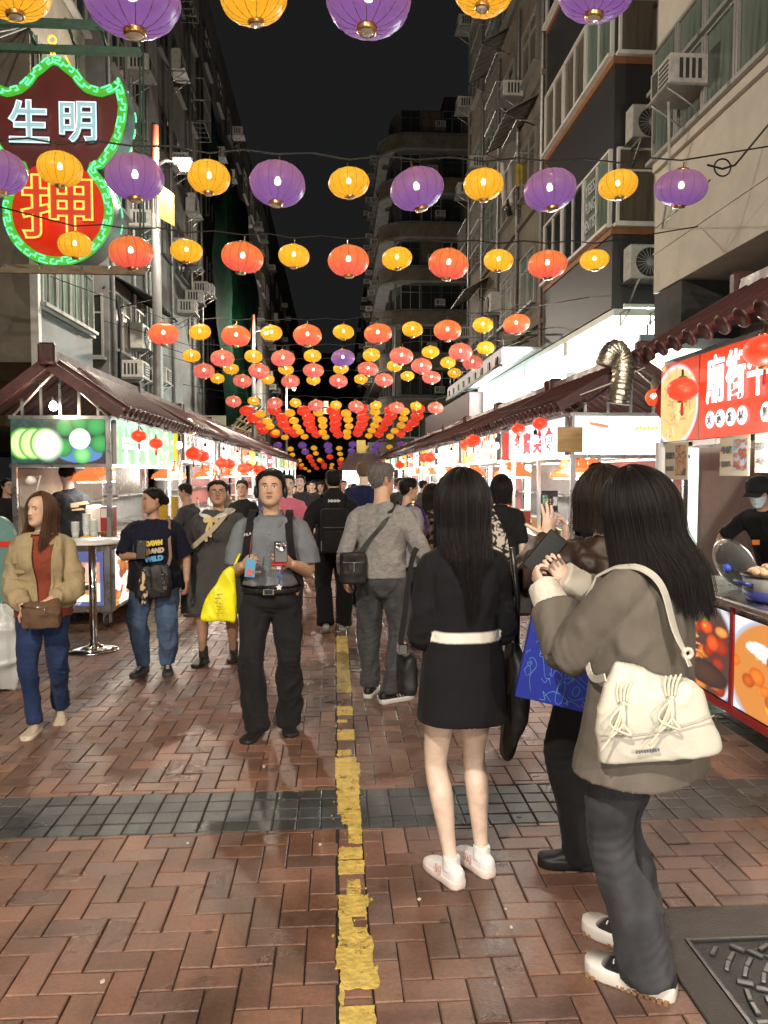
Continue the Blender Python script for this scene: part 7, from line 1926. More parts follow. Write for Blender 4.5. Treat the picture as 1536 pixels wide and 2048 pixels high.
garment(p3, 'trousers', leg_parts(p3, .095, .078, .088, hem=.05), CLOTH, (.012, .012, .013), .011, 3, (.006, 6, 52, .5))
long_hair(p3.root, p3.hR, p3.hc*p3.S, p3.S, 'dark', L=.13, seed=12, strands=4200, front=.75, backy=-.105, width=1.2, vol=.018)
for s, y in ((-1, 62), (1, 20)): sneaker(p3, s, y, (.012, .012, .012), (.012, .012, .012), m=LEATHER, height=.095, solet=.045, length=.275, high=.03, name='boot')
finish(p3)
ph = world(p3, (-.085, .30, 1.555))
def screen3(u, v):
 q = Paint(u, v, (.02, .02, .025), .5)
 for k in range(4):
  for j in range(5): q.disc(.08+j*.09, .78-.06*k, .018, (.9, .25, .12) if (j+k) % 2 else (.9, .7, .3))
 q.rect(0, .62, .16, .9, (.2, .3, .2)); q.rect(.36, .6, .5, .85, (.4, .35, .3)); q.rect(0, 0, .5, .42, (.35, .33, .45))
 n = vnoise(np.c_[u*14, v*22, u*0], 3); q.c *= (1+.8*n)[:, None]; return q.c
phone(Vector(ph), Matrix.Rotation(radians(p3.heading+172), 3, 'Z') @ Matrix.Rotation(radians(0), 3, 'X'), 'phone with lit screen held up high by the woman in the leather jacket', .078, .16, screen=screen3)
t = topic('paper_bag', 'bright blue paper shopping bag printed with pale blue line drawings', 'shopping bag', at(1110, 1310, Y=2.86))
A, B, C_, D = at(1030, 1392, Y=2.86), at(1174, 1426, Y=2.80), at(1212, 1245, Y=2.80), at(1070, 1208, Y=2.86)
ux = (B-A); uy = (D-A); wB, hB = ux.length, uy.length
M_BLUE = mat('blue_paper', (.016, .035, .38), .45, var=.06)
nB = ux.cross(uy).normalized()
def bq(a, b, d=0): return A+ux*a+uy*b-nB*d
dB = .10
v = [bq(0, 0), bq(1, 0), bq(1, 1), bq(0, 1), bq(0, 0, dB), bq(1, 0, dB), bq(1, 1, dB), bq(0, 1, dB), bq(1, .5, dB*.5), bq(0, .5, dB*.5)]
MB().add(v, [(0, 1, 2, 3), (5, 4, 7, 6), (0, 4, 5, 1), (1, 5, 8), (5, 6, 8), (6, 2, 8), (2, 1, 8), (4, 0, 9), (0, 3, 9), (3, 7, 9), (7, 4, 9)]).build('bag_body', M_BLUE, t)
mb = MB(); rr_ = random.Random(6)
def bp_(a, b): return tuple(bq(a, b, -.0018))
def stroke(P): mb.tube([bp_(*q) for q in crom(A_([(x, y) for x, y in P]), 4).tolist()], .0013, 4)
stroke([(.25, .9), (.2, .85), (.25, .80), (.33, .82), (.36, .88), (.3, .92), (.25, .9)]); stroke([(.2, .78), (.4, .8), (.42, .62), (.22, .6), (.2, .78)])
for k in range(5): stroke([(.22+.04*k, .6), (.21+.045*k, .47)]); stroke([(.2, .585-.028*k), (.43, .6-.028*k)])
stroke([(.26, .47), (.3, .38), (.33, .3), (.36, .26), (.42, .27)]); stroke([(.38, .48), (.4, .38), (.42, .3)]); stroke([(.5, .5), (.56, .42), (.66, .38), (.68, .43), (.6, .47), (.55, .53), (.5, .5)])
stroke([(.08, .42), (.14, .44), (.2, .36), (.14, .24), (.2, .08)]); stroke([(.05, .3), (.09, .35), (.14, .3), (.1, .24), (.05, .3)]); stroke([(.3, .25), (.36, .21), (.4, .26), (.44, .2)])
stroke([(.55, .36), (.57, .28), (.54, .2), (.55, .04), (.63, .04), (.64, .2), (.61, .28), (.61, .36), (.55, .36)]); stroke([(.66, .36), (.78, .3), (.92, .24), (.97, .25), (.9, .3), (.76, .36), (.66, .36)])
stroke([(.75, .2), (.79, .25), (.84, .22), (.82, .15), (.76, .15), (.75, .2)]); stroke([(.7, .12), (.8, .1), (.95, .16)]); stroke([(.66, .04), (.76, .08), (.9, .04)]); stroke([(.38, .06), (.5, .14), (.72, .08)]); stroke([(.36, .12), (.5, .02)])
for k in range(26):
 x, y = rr_.uniform(.05, .95), rr_.uniform(.04, .95); P = [(x, y)]
 for j in range(4): x, y = min(.97, max(.03, x+rr_.uniform(-.08, .08))), min(.97, max(.03, y+rr_.uniform(-.07, .07))); P.append((x, y))
 stroke(P)
mb.build('line_drawing', mat('pale_blue_ink', (.16, .36, .75), .5), t)['kind'] = 'stuff'
lettering('bag_lettering', 'bo', .08, tuple(bq(.17, .93, -.002)), ux, uy, mat('white_ink', (.8, .8, .8), .5), t, fit=(wB*.26, .045), bold=.004)
mb = MB(); mb.add([bq(.03, 1.0, .002), bq(.97, 1, .002), bq(.93, 1.09, .02), bq(.06, 1.1, .02)], [(0, 1, 2, 3)]); mb.add([bq(.03, 1.0, .005), bq(.97, 1, .005), bq(.93, 1.09, .023), bq(.06, 1.1, .023)], [(3, 2, 1, 0)]); mb.build('tissue_liner', WHITEP, t)
mb = MB(); mb.tube([tuple(bq(.25, 1, .05)), tuple(bq(.35, 1.25, .05)), tuple(bq(.65, 1.25, .05)), tuple(bq(.75, 1, .05))], .004, 6); mb.build('handle', WHITEP, t)
g_ = gnd(546, 1462)
sp4 = dict(skin=MID, hair='black', wide=1.10, cheek=.10, stubble=.18, lip=(.30, .13, .11))
p4 = figure('stocky man in grey short sleeved shirt with black headphones walking towards the viewer', g_, 178, 1.635, 'm', 1.10, 1.28, arms={1: ((.150, .25, 1.135), (.35, -1, -.3)), -1: ((-.150, .25, 1.145), (-.4, -1, -.2))},
   feet={1: (.105, .06, -12, 0), -1: (-.10, -.06, 10, 0)}, head_rot=(0, 5, 0), sp=sp4, voxel=.010)
add_hand(p4, 1, (-.55, .55, .45), (.45, .8, .2), 62, (35, 20)); add_hand(p4, -1, (.50, .6, .45), (-.75, .5, -.3), 38, (40, 22))
GREYS = (.15, .165, .185)
def c4(V): return np.tile(A_(GREYS), (len(V), 1))
garment(p4, 'shirt', torso_parts(p4, .984, .025, 1.44, belly=.035)+[sleeve(p4, s, .076, .084, upto=.86) for s in (-1, 1)], CLOTH, c4, .0095, 3, (.0048, 6, 61, .7))
sv, sq = None, None
for s in (-1, 1):       # folded collar leaves
 garment(p4, 'collar', [loft([(s*.052, .062, 1.435), (s*.060, .105, 1.405), (s*.062, .122, 1.365)], [(.030, .010), (.034, .009), (.010, .007)], 10, 4, ref=(0, 1, .4))]+[loft([(s*.005, -.088, 1.44), (s*.06, -.05, 1.455), (s*.072, .0, 1.45), (s*.055, .062, 1.435)], [(.010, .018)]*4, 10, 4, ref=(0, 0, 1))], CLOTH, (.125, .135, .15), .006, 2)
mb = MB()
for k in range(6):
 z = .98+k*.07; yv = .008+np.interp(z, [.96, 1.02, 1.15, 1.24, 1.32], [.16, .188, .168, .160, .148])*1.0
 mb.lathe([(.0055, 0), (.0055, .003), (0, .003)], 9, M=Matrix.Translation((0, yv-.008, z)) @ Matrix.Rotation(-pi/2, 4, 'X'))
mb.v = [tuple(A_(v)*p4.S) for v in mb.v]; mb.build('shirt_button', GREYP, p4.root)['kind'] = 'stuff'
garment(p4, 'trousers', leg_parts(p4, .100, .076, .080, hem=.045, waist=.95, seat=.014), CLOTH, lambda V: np.tile(A_((.016, .016, .018)), (len(V), 1)), .010, 3, (.009, 6, 62, .5))
garment(p4, 'belt', [loft([(0, .002, .938), (0, .002, .978)], [(.197, .172), (.196, .172)], 26, 3, expo=2.3, round_ends=False)], LEATHER, (.010, .009, .009), .008, 2)
mb = MB(); mb.box(-.034, .034, .170, .186, .936, .981, b=.004); mb.v = [tuple(A_(v)*p4.S) for v in mb.v]; bk = mb.build('belt_buckle', CHROME, p4.root)
mb = MB(); mb.box(-.024, .024, .1862, .188, .945, .972); mb.v = [tuple(A_(v)*p4.S) for v in mb.v]; mb.build('buckle_plate', BLACKM, bk)
hair_cap(p4.root, p4.hR, p4.hc*p4.S, p4.S, 'short', 'black', .009, 4, 1300, .028, (.7, .5, -.3), 1.10, .004)
for s, y in ((1, -12), (-1, 10)):
 o, W_ = sneaker(p4, s, y, (.014, .014, .015), (.014, .014, .015), m=SATIN, height=.045, solet=.022, length=.285, wide=1.08, name='sandal')
finish(p4)
t = topic('headphones', 'black over ear headphones worn by the grey shirted man', 'headphones', world(p4, p4.hc))
def hw(q): return tuple(world(p4, A_(q) @ p4.hR.T+p4.hc))
mb = MB(); mb.tube([hw((.094*sin(a), -.02, .010+.130*cos(a))) for a in np.linspace(-1.5, 1.5, 19)], .004, 8); mb.build('headband', BLACKP, t)
for s in (-1, 1):
 V, Q = fuse([ball((s*.093, -.010, -.012), (.020, .034, .046), 16)], .004, 2); V = A_([hw(q) for q in V]); mesh_fast('ear_cup', V, Q, SATIN, t, np.tile(A_((.012, .012, .013)), (len(V), 1)))
t = topic('backpack', 'black backpack worn by the grey shirted man, its straps over both shoulders', 'backpack', world(p4, (0, -.2, 1.2)))
placed(p4, 'bag_body', [rbox((0, -.235, 0), .16, .085, .86, 1.36, expo=3)], CLOTH, (.012, .012, .013), t, .012)
for s in (-1, 1):
 o = strap([(s*.11, -.13, 1.40), (s*.118, -.02, 1.462), (s*.122, .085, 1.405), (s*.135, .150, 1.28), (s*.155, .150, 1.14), (s*.185, .09, 1.03), (s*.19, -.06, .98)], .048, .010, CLOTH, 'shoulder_strap', t, [(0, -.3, 1), (0, .1, 1), (0, .8, .7), (0, 1, .1), (s*.3, 1, 0), (s*1, .5, 0), (s*1, -.3, 0)], (.013, .013, .014)); to_world(o, p4)
lettering('strap_lettering', 'FILA', .03, tuple(world(p4, (.131, .160, 1.325))), wdir(p4, (-.9, -.2, .25)), (0, 0, 1), WHITEP, t, fit=(.045, .016))
hnd = p4.wr[-1]+A_((.055, .085, .085)); ph = world(p4, hnd)
phone(Vector(ph), Matrix.Rotation(radians(p4.heading+180+8), 3, 'Z') @ Matrix.Rotation(radians(-18), 3, 'X'), 'dark phone with large round camera held by the grey shirted man', .078, .13)
t = topic('camera_ring', 'round camera ring on the phone of the grey shirted man', 'phone lens', ph)
MB().lathe([(.026, 0), (.027, .006), (.020, .007), (.016, .002), (0, .002)], 20, M=Matrix.Translation(Vector(ph)+Vector((0.004, -.009, .03))) @ Matrix.Rotation(radians(90), 4, 'X')).build('ring', CHROME, t)
t = topic('red_phone', 'red edged lower phone held flat in the left hand of the grey shirted man', 'phone', ph)
MB().box(-.045, .045, -.03, .03, -.006, .006, b=.004, M=Matrix.Translation(Vector(ph)+Vector((-.01, -.03, -.065))) @ Matrix.Rotation(.25, 4, 'X')).build('phone_body', mat('red_case', (.35, .02, .03), .35), t)
t = topic('phone_charm', 'blue beaded phone charm with star shaped ends hanging from the phone', 'charm', ph)
mb = MB(); q = Vector(ph)+Vector((-.005, -.035, -.085)); mb.tube([q, q+Vector((.002, 0, -.06)), q+Vector((-.006, 0, -.115))], .005, 6); mb.build('cord', mat('blue_bead', (.04, .12, .5), .4), t)
for dz in (0, -.12):
 st = [(.02*(1 if k % 2 == 0 else .5)*cos(k*pi/5+pi/2), .02*(1 if k % 2 == 0 else .5)*sin(k*pi/5+pi/2)) for k in range(10)]
 mb = MB(); mb.prism([(q.x+a-.004, q.z+b+dz) for a, b in st], 'y', q.y-.006, q.y+.002); mb.build('star_bead', WHITEP, t, recalc=True)
hnd = world(p4, p4.wr[1]+A_((-.05, .075, .03)))
t = topic('transit_card', 'blue card on a red strap in the right hand of the grey shirted man', 'card', hnd)
MB().box(-.03, .03, -.003, .003, -.06, .05, b=.002, M=Matrix.Translation(hnd+Vector((.01, -.03, -.025))) @ Matrix.Rotation(.1, 4, 'Y')).build('card', mat('blue_card', (.08, .30, .48), .4), t)
MB().box(-.018, .018, -.002, .002, -.018, .02, M=Matrix.Translation(hnd+Vector((.006, -.035, -.055))) @ Matrix.Rotation(.5, 4, 'Y')).build('card_print', mat('red_card_print', (.5, .12, .12), .5), t)
mb = MB(); mb.tube([hnd+Vector((.005, -.03, .03)), hnd+Vector((.012, -.03, .09)), hnd+Vector((.02, -.02, .16))], .004, 5); mb.build('wrist_strap', mat('maroon_cord', (.2, .02, .03), .6), t)
t = topic('plastic_bag', 'translucent bright yellow carrier bag hanging from the arm of the grey shirted man', 'carrier bag', at(442, 1195, Y=4.75))
YB = vmat('yellow_polythene', .36, .4, .4, 30, emit=.02, mod=.12, mscale=9, wrinkle=.5)  # faint emission put in for light coming through the bag
c0_ = [at(468, 1135, Y=4.75), at(455, 1165, Y=4.75), at(440, 1205, Y=4.75), at(436, 1240, Y=4.75)]
V, Q = fuse([loft([tuple(q) for q in c0_], [(.022, .02), (.055, .03), (.092, .042), (.098, .030)], 20, 5, ref=(0, 1, 0), expo=2.6, round_ends=False)], .007, 2); V = folds(V, Q, .008, 9, 5, .4)
mesh_fast('bag_body', V, Q, YB, t, np.tile(A_((.74, .68, .015)), (len(V), 1)))
mb = MB(); mb.tube([c0_[0], at(474, 1120, Y=4.76), at(480, 1108, Y=4.78)], .008, 6); mb.build('handle', mat('yellow_handle', (.8, .72, .02), .4), t)
mb = MB()
for k in range(6): 
 q = at(432+rr_.uniform(-3, 3), 1190+k*7.5, Y=4.66); mb.tube([q, q+Vector((.035, 0, rr_.uniform(-.006, .006)))], .0025, 4); mb.tube([q+Vector((.01, 0, .008)), q+Vector((.014, 0, -.012))], .002, 4)
mb.build('faint_lettering', mat('ochre_ink', (.42, .34, .02), .5), t)['kind'] = 'stuff'
g_ = gnd(764, 1400)
p5 = figure('older grey haired man with spectacles in grey sweatshirt and joggers seen from behind', g_, -8, 1.69, 'm', 1.0, 1.15, arms={-1: ((-.27, .04, .90), (-.3, -1, 0)), 1: ((.29, .10, .95), (.4, -1, 0))},
   feet={-1: (-.10, .10, -6, 0), 1: (.06, -.05, -52, 0)}, head_rot=(-52, 0, 0), sp=dict(skin=MID, hair='grey', brow=.4), voxel=.011)
for s in (-1, 1): default_hand(p5, s, 30)
HEA = lambda c: (lambda V: np.tile(A_(c), (len(V), 1))*(1+.22*vnoise(V*A_([40, 40, 220]), 3)+.1*vnoise(V*9, 5))[:, None])
garment(p5, 'sweatshirt', torso_parts(p5, .90, .024, 1.435, belly=.015)+[sleeve(p5, s, .070, .062, .058, .046, upto=1.95) for s in (-1, 1)], KNIT, HEA((.24, .235, .225)), .0095, 3, (.0075, 5.5, 71, .6))
garment(p5, 'joggers', leg_parts(p5, .106, .086, .072, hem=.07), KNIT, HEA((.060, .064, .068)), .0105, 3, (.009, 6.5, 72, .5))
hair_cap(p5.root, p5.hR, p5.hc*p5.S, p5.S, 'short', 'grey', .012, 7, 1300, .022, (.2, -.3, -.9), 1.0)
glasses(p5)
for s, y in ((-1, -6), (1, -52)):
 o, W_ = sneaker(p5, s, y, (.013, .013, .014), (.72, .71, .69), height=.08, solet=.036, length=.29, lace=BLACKP)
 mb = MB()
 for sx in (-1, 1):
  for k in range(3): mb.tube(W_([(sx*.048, .045+.022*k, .040), (sx*.036, .030+.022*k, .074)]).tolist(), .0045, 4)
 mb.build('side_stripe', WHITEP, o)
finish(p5)
t = topic('crossbody_bag', 'small black leather crossbody bag on the hip of the older man in grey', 'bag', world(p5, (-.2, -.15, .95)))
placed(p5, 'bag_body', [rbox((-.19, -.175, 0), .095, .045, .88, 1.10, expo=3.2)], LEATHER, (.014, .013, .012), t, .008, (.003, 9, 2, 1))
o = strap([(.115, .10, 1.39), (.10, .0, 1.455), (.08, -.085, 1.405), (.02, -.150, 1.30), (-.08, -.158, 1.18), (-.15, -.165, 1.09)], .03, .004, LEATHER, 'strap', t, [(0, .5, 1), (0, 0, 1), (0, -.6, 1), (0, -1, .2), (0, -1, 0), (0, -1, 0)], (.014, .013, .012)); to_world(o, p5)
mb = MB(); mb.box(-.255, -.12, -.226, -.222, 1.03, 1.036); mb.box(-.18, -.17, -.232, -.224, .97, 1.03); o = mb.build('zip', CHROME, t); to_world(o, p5)
g_ = gnd(668, 1262)
p6 = figure('man in black hooded jacket with four white chevrons and a black backpack walking away', g_, 2, 1.65, 'm', 1.05, 1.05, arms={-1: ((-.29, .06, .95), (-.3, -1, 0)), 1: ((.29, .02, .95), (.3, -1, 0))},
   feet={-1: (-.09, -.12, 6, .05), 1: (.10, .08, -10, 0)}, head_rot=(0, -4, 0), sp=dict(skin=MID, hair='black'), voxel=.013)
for s in (-1, 1): default_hand(p6, s, 35)
garment(p6, 'jacket', torso_parts(p6, .84, .034, 1.47)+[sleeve(p6, s, .076, .072, .066, .05, upto=1.97) for s in (-1, 1)]+[loft([(0, -.12, 1.36), (0, -.10, 1.44), (0, -.05, 1.48)], [(.12, .05), (.115, .06), (.09, .06)], 16, 3)], CLOTH, (.011, .011, .012), .012, 3, (.007, 6, 81, .6))
garment(p6, 'trousers', leg_parts(p6, .104, .088, .092, hem=.05), CLOTH, (.010, .010, .011), .012, 3, (.008, 6, 82, .5))
hair_cap(p6.root, p6.hR, p6.hc*p6.S, p6.S, 'short', 'black', .011, 9, 800, .02, (0, -.3, -1))
lettering('chevron_print', '>>>>', .1, (0, -.172*p6.S, 1.405*p6.S), (1, 0, 0), (0, -.3, 1), WHITEP, p6.root, fit=(.125, .034), bold=.006)
for s, y, l, pt in ((-1, 6, .03, -35), (1, -10, 0, 0)): sneaker(p6, s, y, (.16, .16, .17), (.32, .31, .30), height=.06, solet=.03, length=.28, lift=l, pitch=pt)
mb = MB(); mb.tube([p6.hip[1]*p6.S+A_((.098, 0, -.1)), p6.kn[1]*p6.S+A_((.092, 0, 0)), p6.an[1]*p6.S+A_((.094, 0, 0))], .006, 5); mb.build('side_stripe', WHITEP, p6.root)
finish(p6)
t = topic('backpack', 'black backpack with zips on the man with white chevrons', 'backpack', world(p6, (0, -.25, 1.2)))
placed(p6, 'bag_body', [rbox((0, -.245, 0), .145, .10, .86, 1.33, expo=2.8)], CLOTH, (.012, .012, .013), t, .011)
placed(p6, 'front_pocket', [rbox((0, -.345, 0), .115, .035, .88, 1.10, expo=3)], CLOTH, (.014, .014, .015), t, .011)
mb = MB(); mb.box(-.12, .12, -.352, -.346, 1.135, 1.143); mb.box(-.14, -.133, -.35, -.34, .9, 1.0); o = mb.build('zip', CHROME, t); to_world(o, p6)
for s in (-1, 1):
 o = strap([(s*.07, -.20, 1.33), (s*.10, -.06, 1.47), (s*.12, .09, 1.40), (s*.14, .14, 1.25), (s*.17, .05, 1.0)], .05, .01, CLOTH, 'shoulder_strap', t, [(0, -.5, 1), (0, 0, 1), (0, 1, .6), (0, 1, 0), (s, .5, 0)], (.012, .012, .013)); to_world(o, p6)
g_ = gnd(440, 1322)
p7 = figure('woman in grey school pinafore with white collar, yellow ribbon tie and spectacles', g_, 168, 1.555, 'f', 1.20, 1.38, arms={1: ((.30, .04, .93), (.5, -1, 0)), -1: ((-.27, .06, .92), (-.4, -1, 0))},
   feet={1: (.12, .12, -4, 0), -1: (-.10, -.10, 14, 0)}, head_rot=(22, 6, 0), sp=dict(skin=TAN, hair='black', wide=1.10, cheek=.10, gaze=-.004), voxel=.011)
for s in (-1, 1): default_hand(p7, s, 30)
PIN = (.064, .063, .061)
garment(p7, 'pinafore', torso_parts(p7, .46, .028, 1.425, flare=.11, chest=.03, belly=.02)+[sleeve(p7, s, .070, .068, .062, .05, upto=1.9) for s in (-1, 1)], CLOTH, PIN, .0105, 3, (.010, 5, 91, .35), cut=hemcut(.50))
for s in (-1, 1): garment(p7, 'collar', [loft([(s*.02, -.095, 1.45), (s*.09, -.06, 1.447), (s*.11, .03, 1.435), (s*.075, .125, 1.41), (s*.015, .158, 1.375)], [(.034, .011), (.052, .012), (.058, .012), (.058, .012), (.024, .009)], 12, 4, ref=(0, .3, 1))], CLOTH, (.66, .63, .58), .007, 2)
RIB = mat('yellow_ribbon', (.62, .48, .20), .6)
for k, (pts, n_) in enumerate((([(0, .185, 1.372), (.05, .20, 1.352), (.055, .20, 1.375), (0, .188, 1.378)], 0), ([(0, .185, 1.372), (-.05, .20, 1.352), (-.055, .20, 1.375), (0, .188, 1.378)], 0), ([(.0, .185, 1.37), (.022, .235, 1.28), (.03, .243, 1.17)], 0), ([(0, .185, 1.37), (-.015, .228, 1.30), (-.012, .243, 1.21)], 0))):
 o = strap(pts, .026, .003, RIB, 'ribbon', p7.root, [(0, 1, .1)]*len(pts)); o.data.transform(Matrix.Scale(p7.S, 4))
hair_cap(p7.root, p7.hR, p7.hc*p7.S, p7.S, 'back', 'black', .012, 17, 700, .05, (0, -1, -.3), 1.10)
glasses(p7)
for s, y in ((1, -4), (-1, 14)):
 garment(p7, 'sock', [loft([p7.an[s]+A_((0, -.005, -.03)), p7.an[s]+A_((0, -.006, .07)), p7.an[s]+A_((0, -.008, .085))], [.043, .045, .044], 14, 3, round_ends=False)], KNIT, (.045, .042, .040), .007, 2)
 sneaker(p7, s, y, (.013, .012, .012), (.012, .012, .012), m=LEATHER, height=.072, solet=.03, length=.265, wide=1.08)
finish(p7)
t = topic('satchel', 'cream canvas satchel with bottle pocket on a wide strap across the schoolgirl pinafore', 'bag', world(p7, (.3, .05, .95)))
placed(p7, 'bag_body', [rbox((.325, .06, 0), .06, .15, .86, 1.06, expo=3)], CLOTH, (.42, .33, .20), t, .010, (.005, 8, 3, 1))
o = strap([(-.10, -.10, 1.40), (-.125, -.01, 1.46), (-.12, .14, 1.405), (-.05, .225, 1.30), (.05, .245, 1.21), (.16, .225, 1.12), (.26, .18, 1.06), (.32, .12, 1.03)], .045, .006, CLOTH, 'strap', t, [(0, -.3, 1), (0, .1, 1), (0, .8, .8), (0, 1, .3), (0, 1, .1), (.2, 1, .1), (.6, 1, 0), (1, .5, 0)], (.45, .38, .28)); to_world(o, p7)
q = world(p7, (.37, .20, .93)); t = topic('tea_bottle', 'small bottle of brown tea in the side pocket of the satchel', 'bottle', q)
MB().lathe([(0, -.09), (.04, -.088), (.045, -.07), (.045, .03), (.02, .07), (.02, .085)], 14, q).build('bottle_body', mat('tea_bottle_brown', (.30, .11, .03), .12, spec=.7), t); MB().lathe([(.022, .085), (.022, .105), (0, .106)], 12, q).build('cap', mat('purple_cap', (.12, .03, .08), .4), t)
g_ = gnd(312, 1343)
p8 = figure('stout woman in dark navy printed tee and jeans checking her phone, hair tied back', g_, 178, 1.50, 'f', 1.24, 1.42, arms={1: ((.06, .28, 1.12), (.9, -.3, -.6)), -1: ((-.31, .05, .86), (-.4, -1, 0))},
   feet={1: (.11, .04, -14, 0), -1: (-.11, .0, 14, 0)}, head_rot=(-60, -2, 0), sp=dict(skin=TAN, hair='black', wide=1.08, cheek=.08), voxel=.011)
add_hand(p8, 1, (-.7, .5, .25), (.2, .3, -.9), 40, (40, 20)); default_hand(p8, -1, 35)
tee(p8, lambda V: np.tile(A_((.010, .011, .022)), (len(V), 1)), hem=.80, ease=.036, slv=.98, fold=(.009, 5.5, 101, .6), r0=.076, r1=.088, chest=.03, belly=.045)
garment(p8, 'jeans', leg_parts(p8, .104, .080, .066, hem=.075), DENIM, lambda V: np.tile(A_((.060, .095, .165)), (len(V), 1))*(1+.6*np.clip(fbm(V*A_([6, 6, 3]), 3, 8), -.6, 1))[:, None], .0105, 3, (.009, 7, 102, .5))
hair_cap(p8.root, p8.hR, p8.hc*p8.S, p8.S, 'back', 'black', .010, 19, 500, .05, (0, -1, -.2), 1.08)
V, Q = fuse([ball(p8.hc+A_((0, -.115, .0)) @ A_(np.eye(3)), (.042, .04, .045), 14)], .006, 2); V = (V-p8.hc) @ p8.hR.T+p8.hc; mesh_fast('hair_bun', V*p8.S, Q, HAIRM, p8.root, np.tile(A_(HCOL['black']), (len(V), 1)))
for s, y in ((1, -14), (-1, 14)): sneaker(p8, s, y, (.02, .02, .022), (.05, .05, .05), height=.08, solet=.032, length=.27, lace=WHITEP)
yb = .232
for k, (tx, z, c, w_) in enumerate((('DAWN', 1.235, (.65, .5, .05), .13), ('ISLAND', 1.165, (.45, .36, .28), .16), ('WILD', 1.095, (.08, .32, .6), .15))):
 lettering('tee_print', tx, .06, ((-.065)*p8.S, (yb+.012+.010*k)*p8.S, z*p8.S), (-1, -.25, .1), (0, -.05, 1), mat('tee_print_%s' % ('yellow', 'sand', 'blue')[k], c, .7), p8.root, fit=(w_, .045), bold=.006)
finish(p8)
t = topic('tote_bag', 'black leather tote with a patterned scarf held in front by the navy tee woman', 'bag', world(p8, (-.02, .24, .9)))
placed(p8, 'bag_body', [loft([(-.05, .245, .74), (-.05, .245, .80), (-.05, .245, .95), (-.05, .24, 1.04)], [(.15, .05), (.165, .055), (.155, .045), (.14, .02)], 22, 4, expo=3, round_ends=False)], LEATHER, (.014, .013, .013), t, .009, (.005, 7, 3, .7))
SCF = vmat('patterned_scarf', .7)
V, Q = fuse([loft([(.02, .30, .98), (.025, .312, .88), (.005, .315, .78), (.02, .312, .69)], [(.016, .012), (.035, .014), (.03, .013), (.018, .009)], 12, 5)], .006, 1)
n_ = vnoise(V*A_([60, 60, 45]), 3); M = A_(W2(p8)); C = np.where((n_ > .05)[:, None], A_((.55, .42, .26)), A_((.02, .018, .016)))
mesh_fast('scarf', (V*p8.S) @ M[:3, :3].T+M[:3, 3], Q, SCF, t, C)
mb = MB()
for (x, z) in ((.02, .99), (-.15, .97)): mb.tube([(x+.016*cos(a), .305, z+.016*sin(a)) for a in np.linspace(0, 2*pi, 12)[:-1]], .004, 5, closed=True)
for k in range(5): mb.tube([(-.15+.01*cos(a)-.004*k, .31, .945-.02*k+.012*sin(a)) for a in np.linspace(0, 2*pi, 9)[:-1]], .003, 4, closed=True)
mb.box(-.195, -.155, .305, .318, .82, .86, b=.004); o = mb.build('ring', CHROME, t); to_world(o, p8); o['kind'] = 'stuff'
o = strap([(-.14, .0, 1.46), (-.165, .09, 1.40), (-.185, .17, 1.25), (-.20, .21, 1.10), (-.17, .24, 1.0)], .026, .005, SCF, 'strap', t, [(0, .2, 1), (0, .7, .8), (-.2, 1, .1), (-.3, 1, 0), (-.3, 1, 0)], (.20, .13, .09)); to_world(o, p8)
o = strap([(.12, .06, 1.43), (.13, .14, 1.33), (.135, .19, 1.15), (.08, .25, 1.02)], .012, .004, LEATHER, 'strap', t, [(0, .6, 1), (0, 1, .3), (0, 1, 0), (0, 1, 0)], (.012, .012, .012)); to_world(o, p8)
ph = world(p8, p8.wr[1]+A_((-.05, .10, .07))); phone(Vector(ph), Matrix.Rotation(radians(p8.heading+180), 3, 'Z') @ Matrix.Rotation(radians(-12), 3, 'X'), 'black phone held up by the woman in the navy tee', .076, .15)
g_ = gnd(92, 1452)
p9 = figure('young woman with long brown hair in tan jacket over rust top at far left', g_, 184, 1.485, 'f', 1.06, 1.08, arms={1: ((.065, .245, .935), (.7, -.6, -.5)), -1: ((-.10, .215, .975), (-.7, -.5, -.3))},
   feet={1: (.03, .16, -6, 0), -1: (-.06, -.16, 10, .02)}, head_rot=(-34, 3, 0), sp=dict(skin=(.56, .36, .25), hair='brown', gaze=-.005, lip=(.42, .16, .13), wide=1.03), voxel=.010)
add_hand(p9, 1, (-.45, .35, -.75), (.1, .95, .35), 22, (30, 15)); add_hand(p9, -1, (.55, .35, -.5), (-.3, .9, .3), 55, (30, 20))
TANJ = (.32, .255, .145); RUST = (.215, .052, .030)
garment(p9, 'rust_top', torso_parts(p9, .83, .020, 1.415, chest=.026), KNIT, RUST, .0105, 3, (.005, 6, 111, .6))
def cut9(c):
 if c is None: return [[(-.045+s_*np.interp(z, [.9, 1.1, 1.3, 1.42], [.050, .058, .075, .085]), z) for z in np.linspace(.915, 1.415, 24)] for s_ in (-1, 1)]
 return (c[:, 1] > .02) & (np.abs(c[:, 0]+.045) < np.interp(c[:, 2], [.9, 1.1, 1.3, 1.42], [.050, .058, .075, .085])) & (c[:, 2] > .86) & (c[:, 2] < 1.44)
garment(p9, 'jacket', torso_parts(p9, .91, .034, 1.425, chest=.022)+[sleeve(p9, s, .066, .068, .064, .052, upto=1.90, drop=.02) for s in (-1, 1)], CLOTH, TANJ, .0095, 3, (.009, 6.5, 112, .7), cut=cut9)
for s in (-1, 1): garment(p9, 'collar', [loft([(s*.02, -.09, 1.44), (s*.075, -.05, 1.44), (s*.095, .04, 1.42), (s*.09, .10, 1.37)], [(.028, .009), (.034, .010), (.038, .010), (.028, .008)], 12, 4, ref=(0, .3, 1))], CLOTH, (.30, .225, .11), .007, 2)
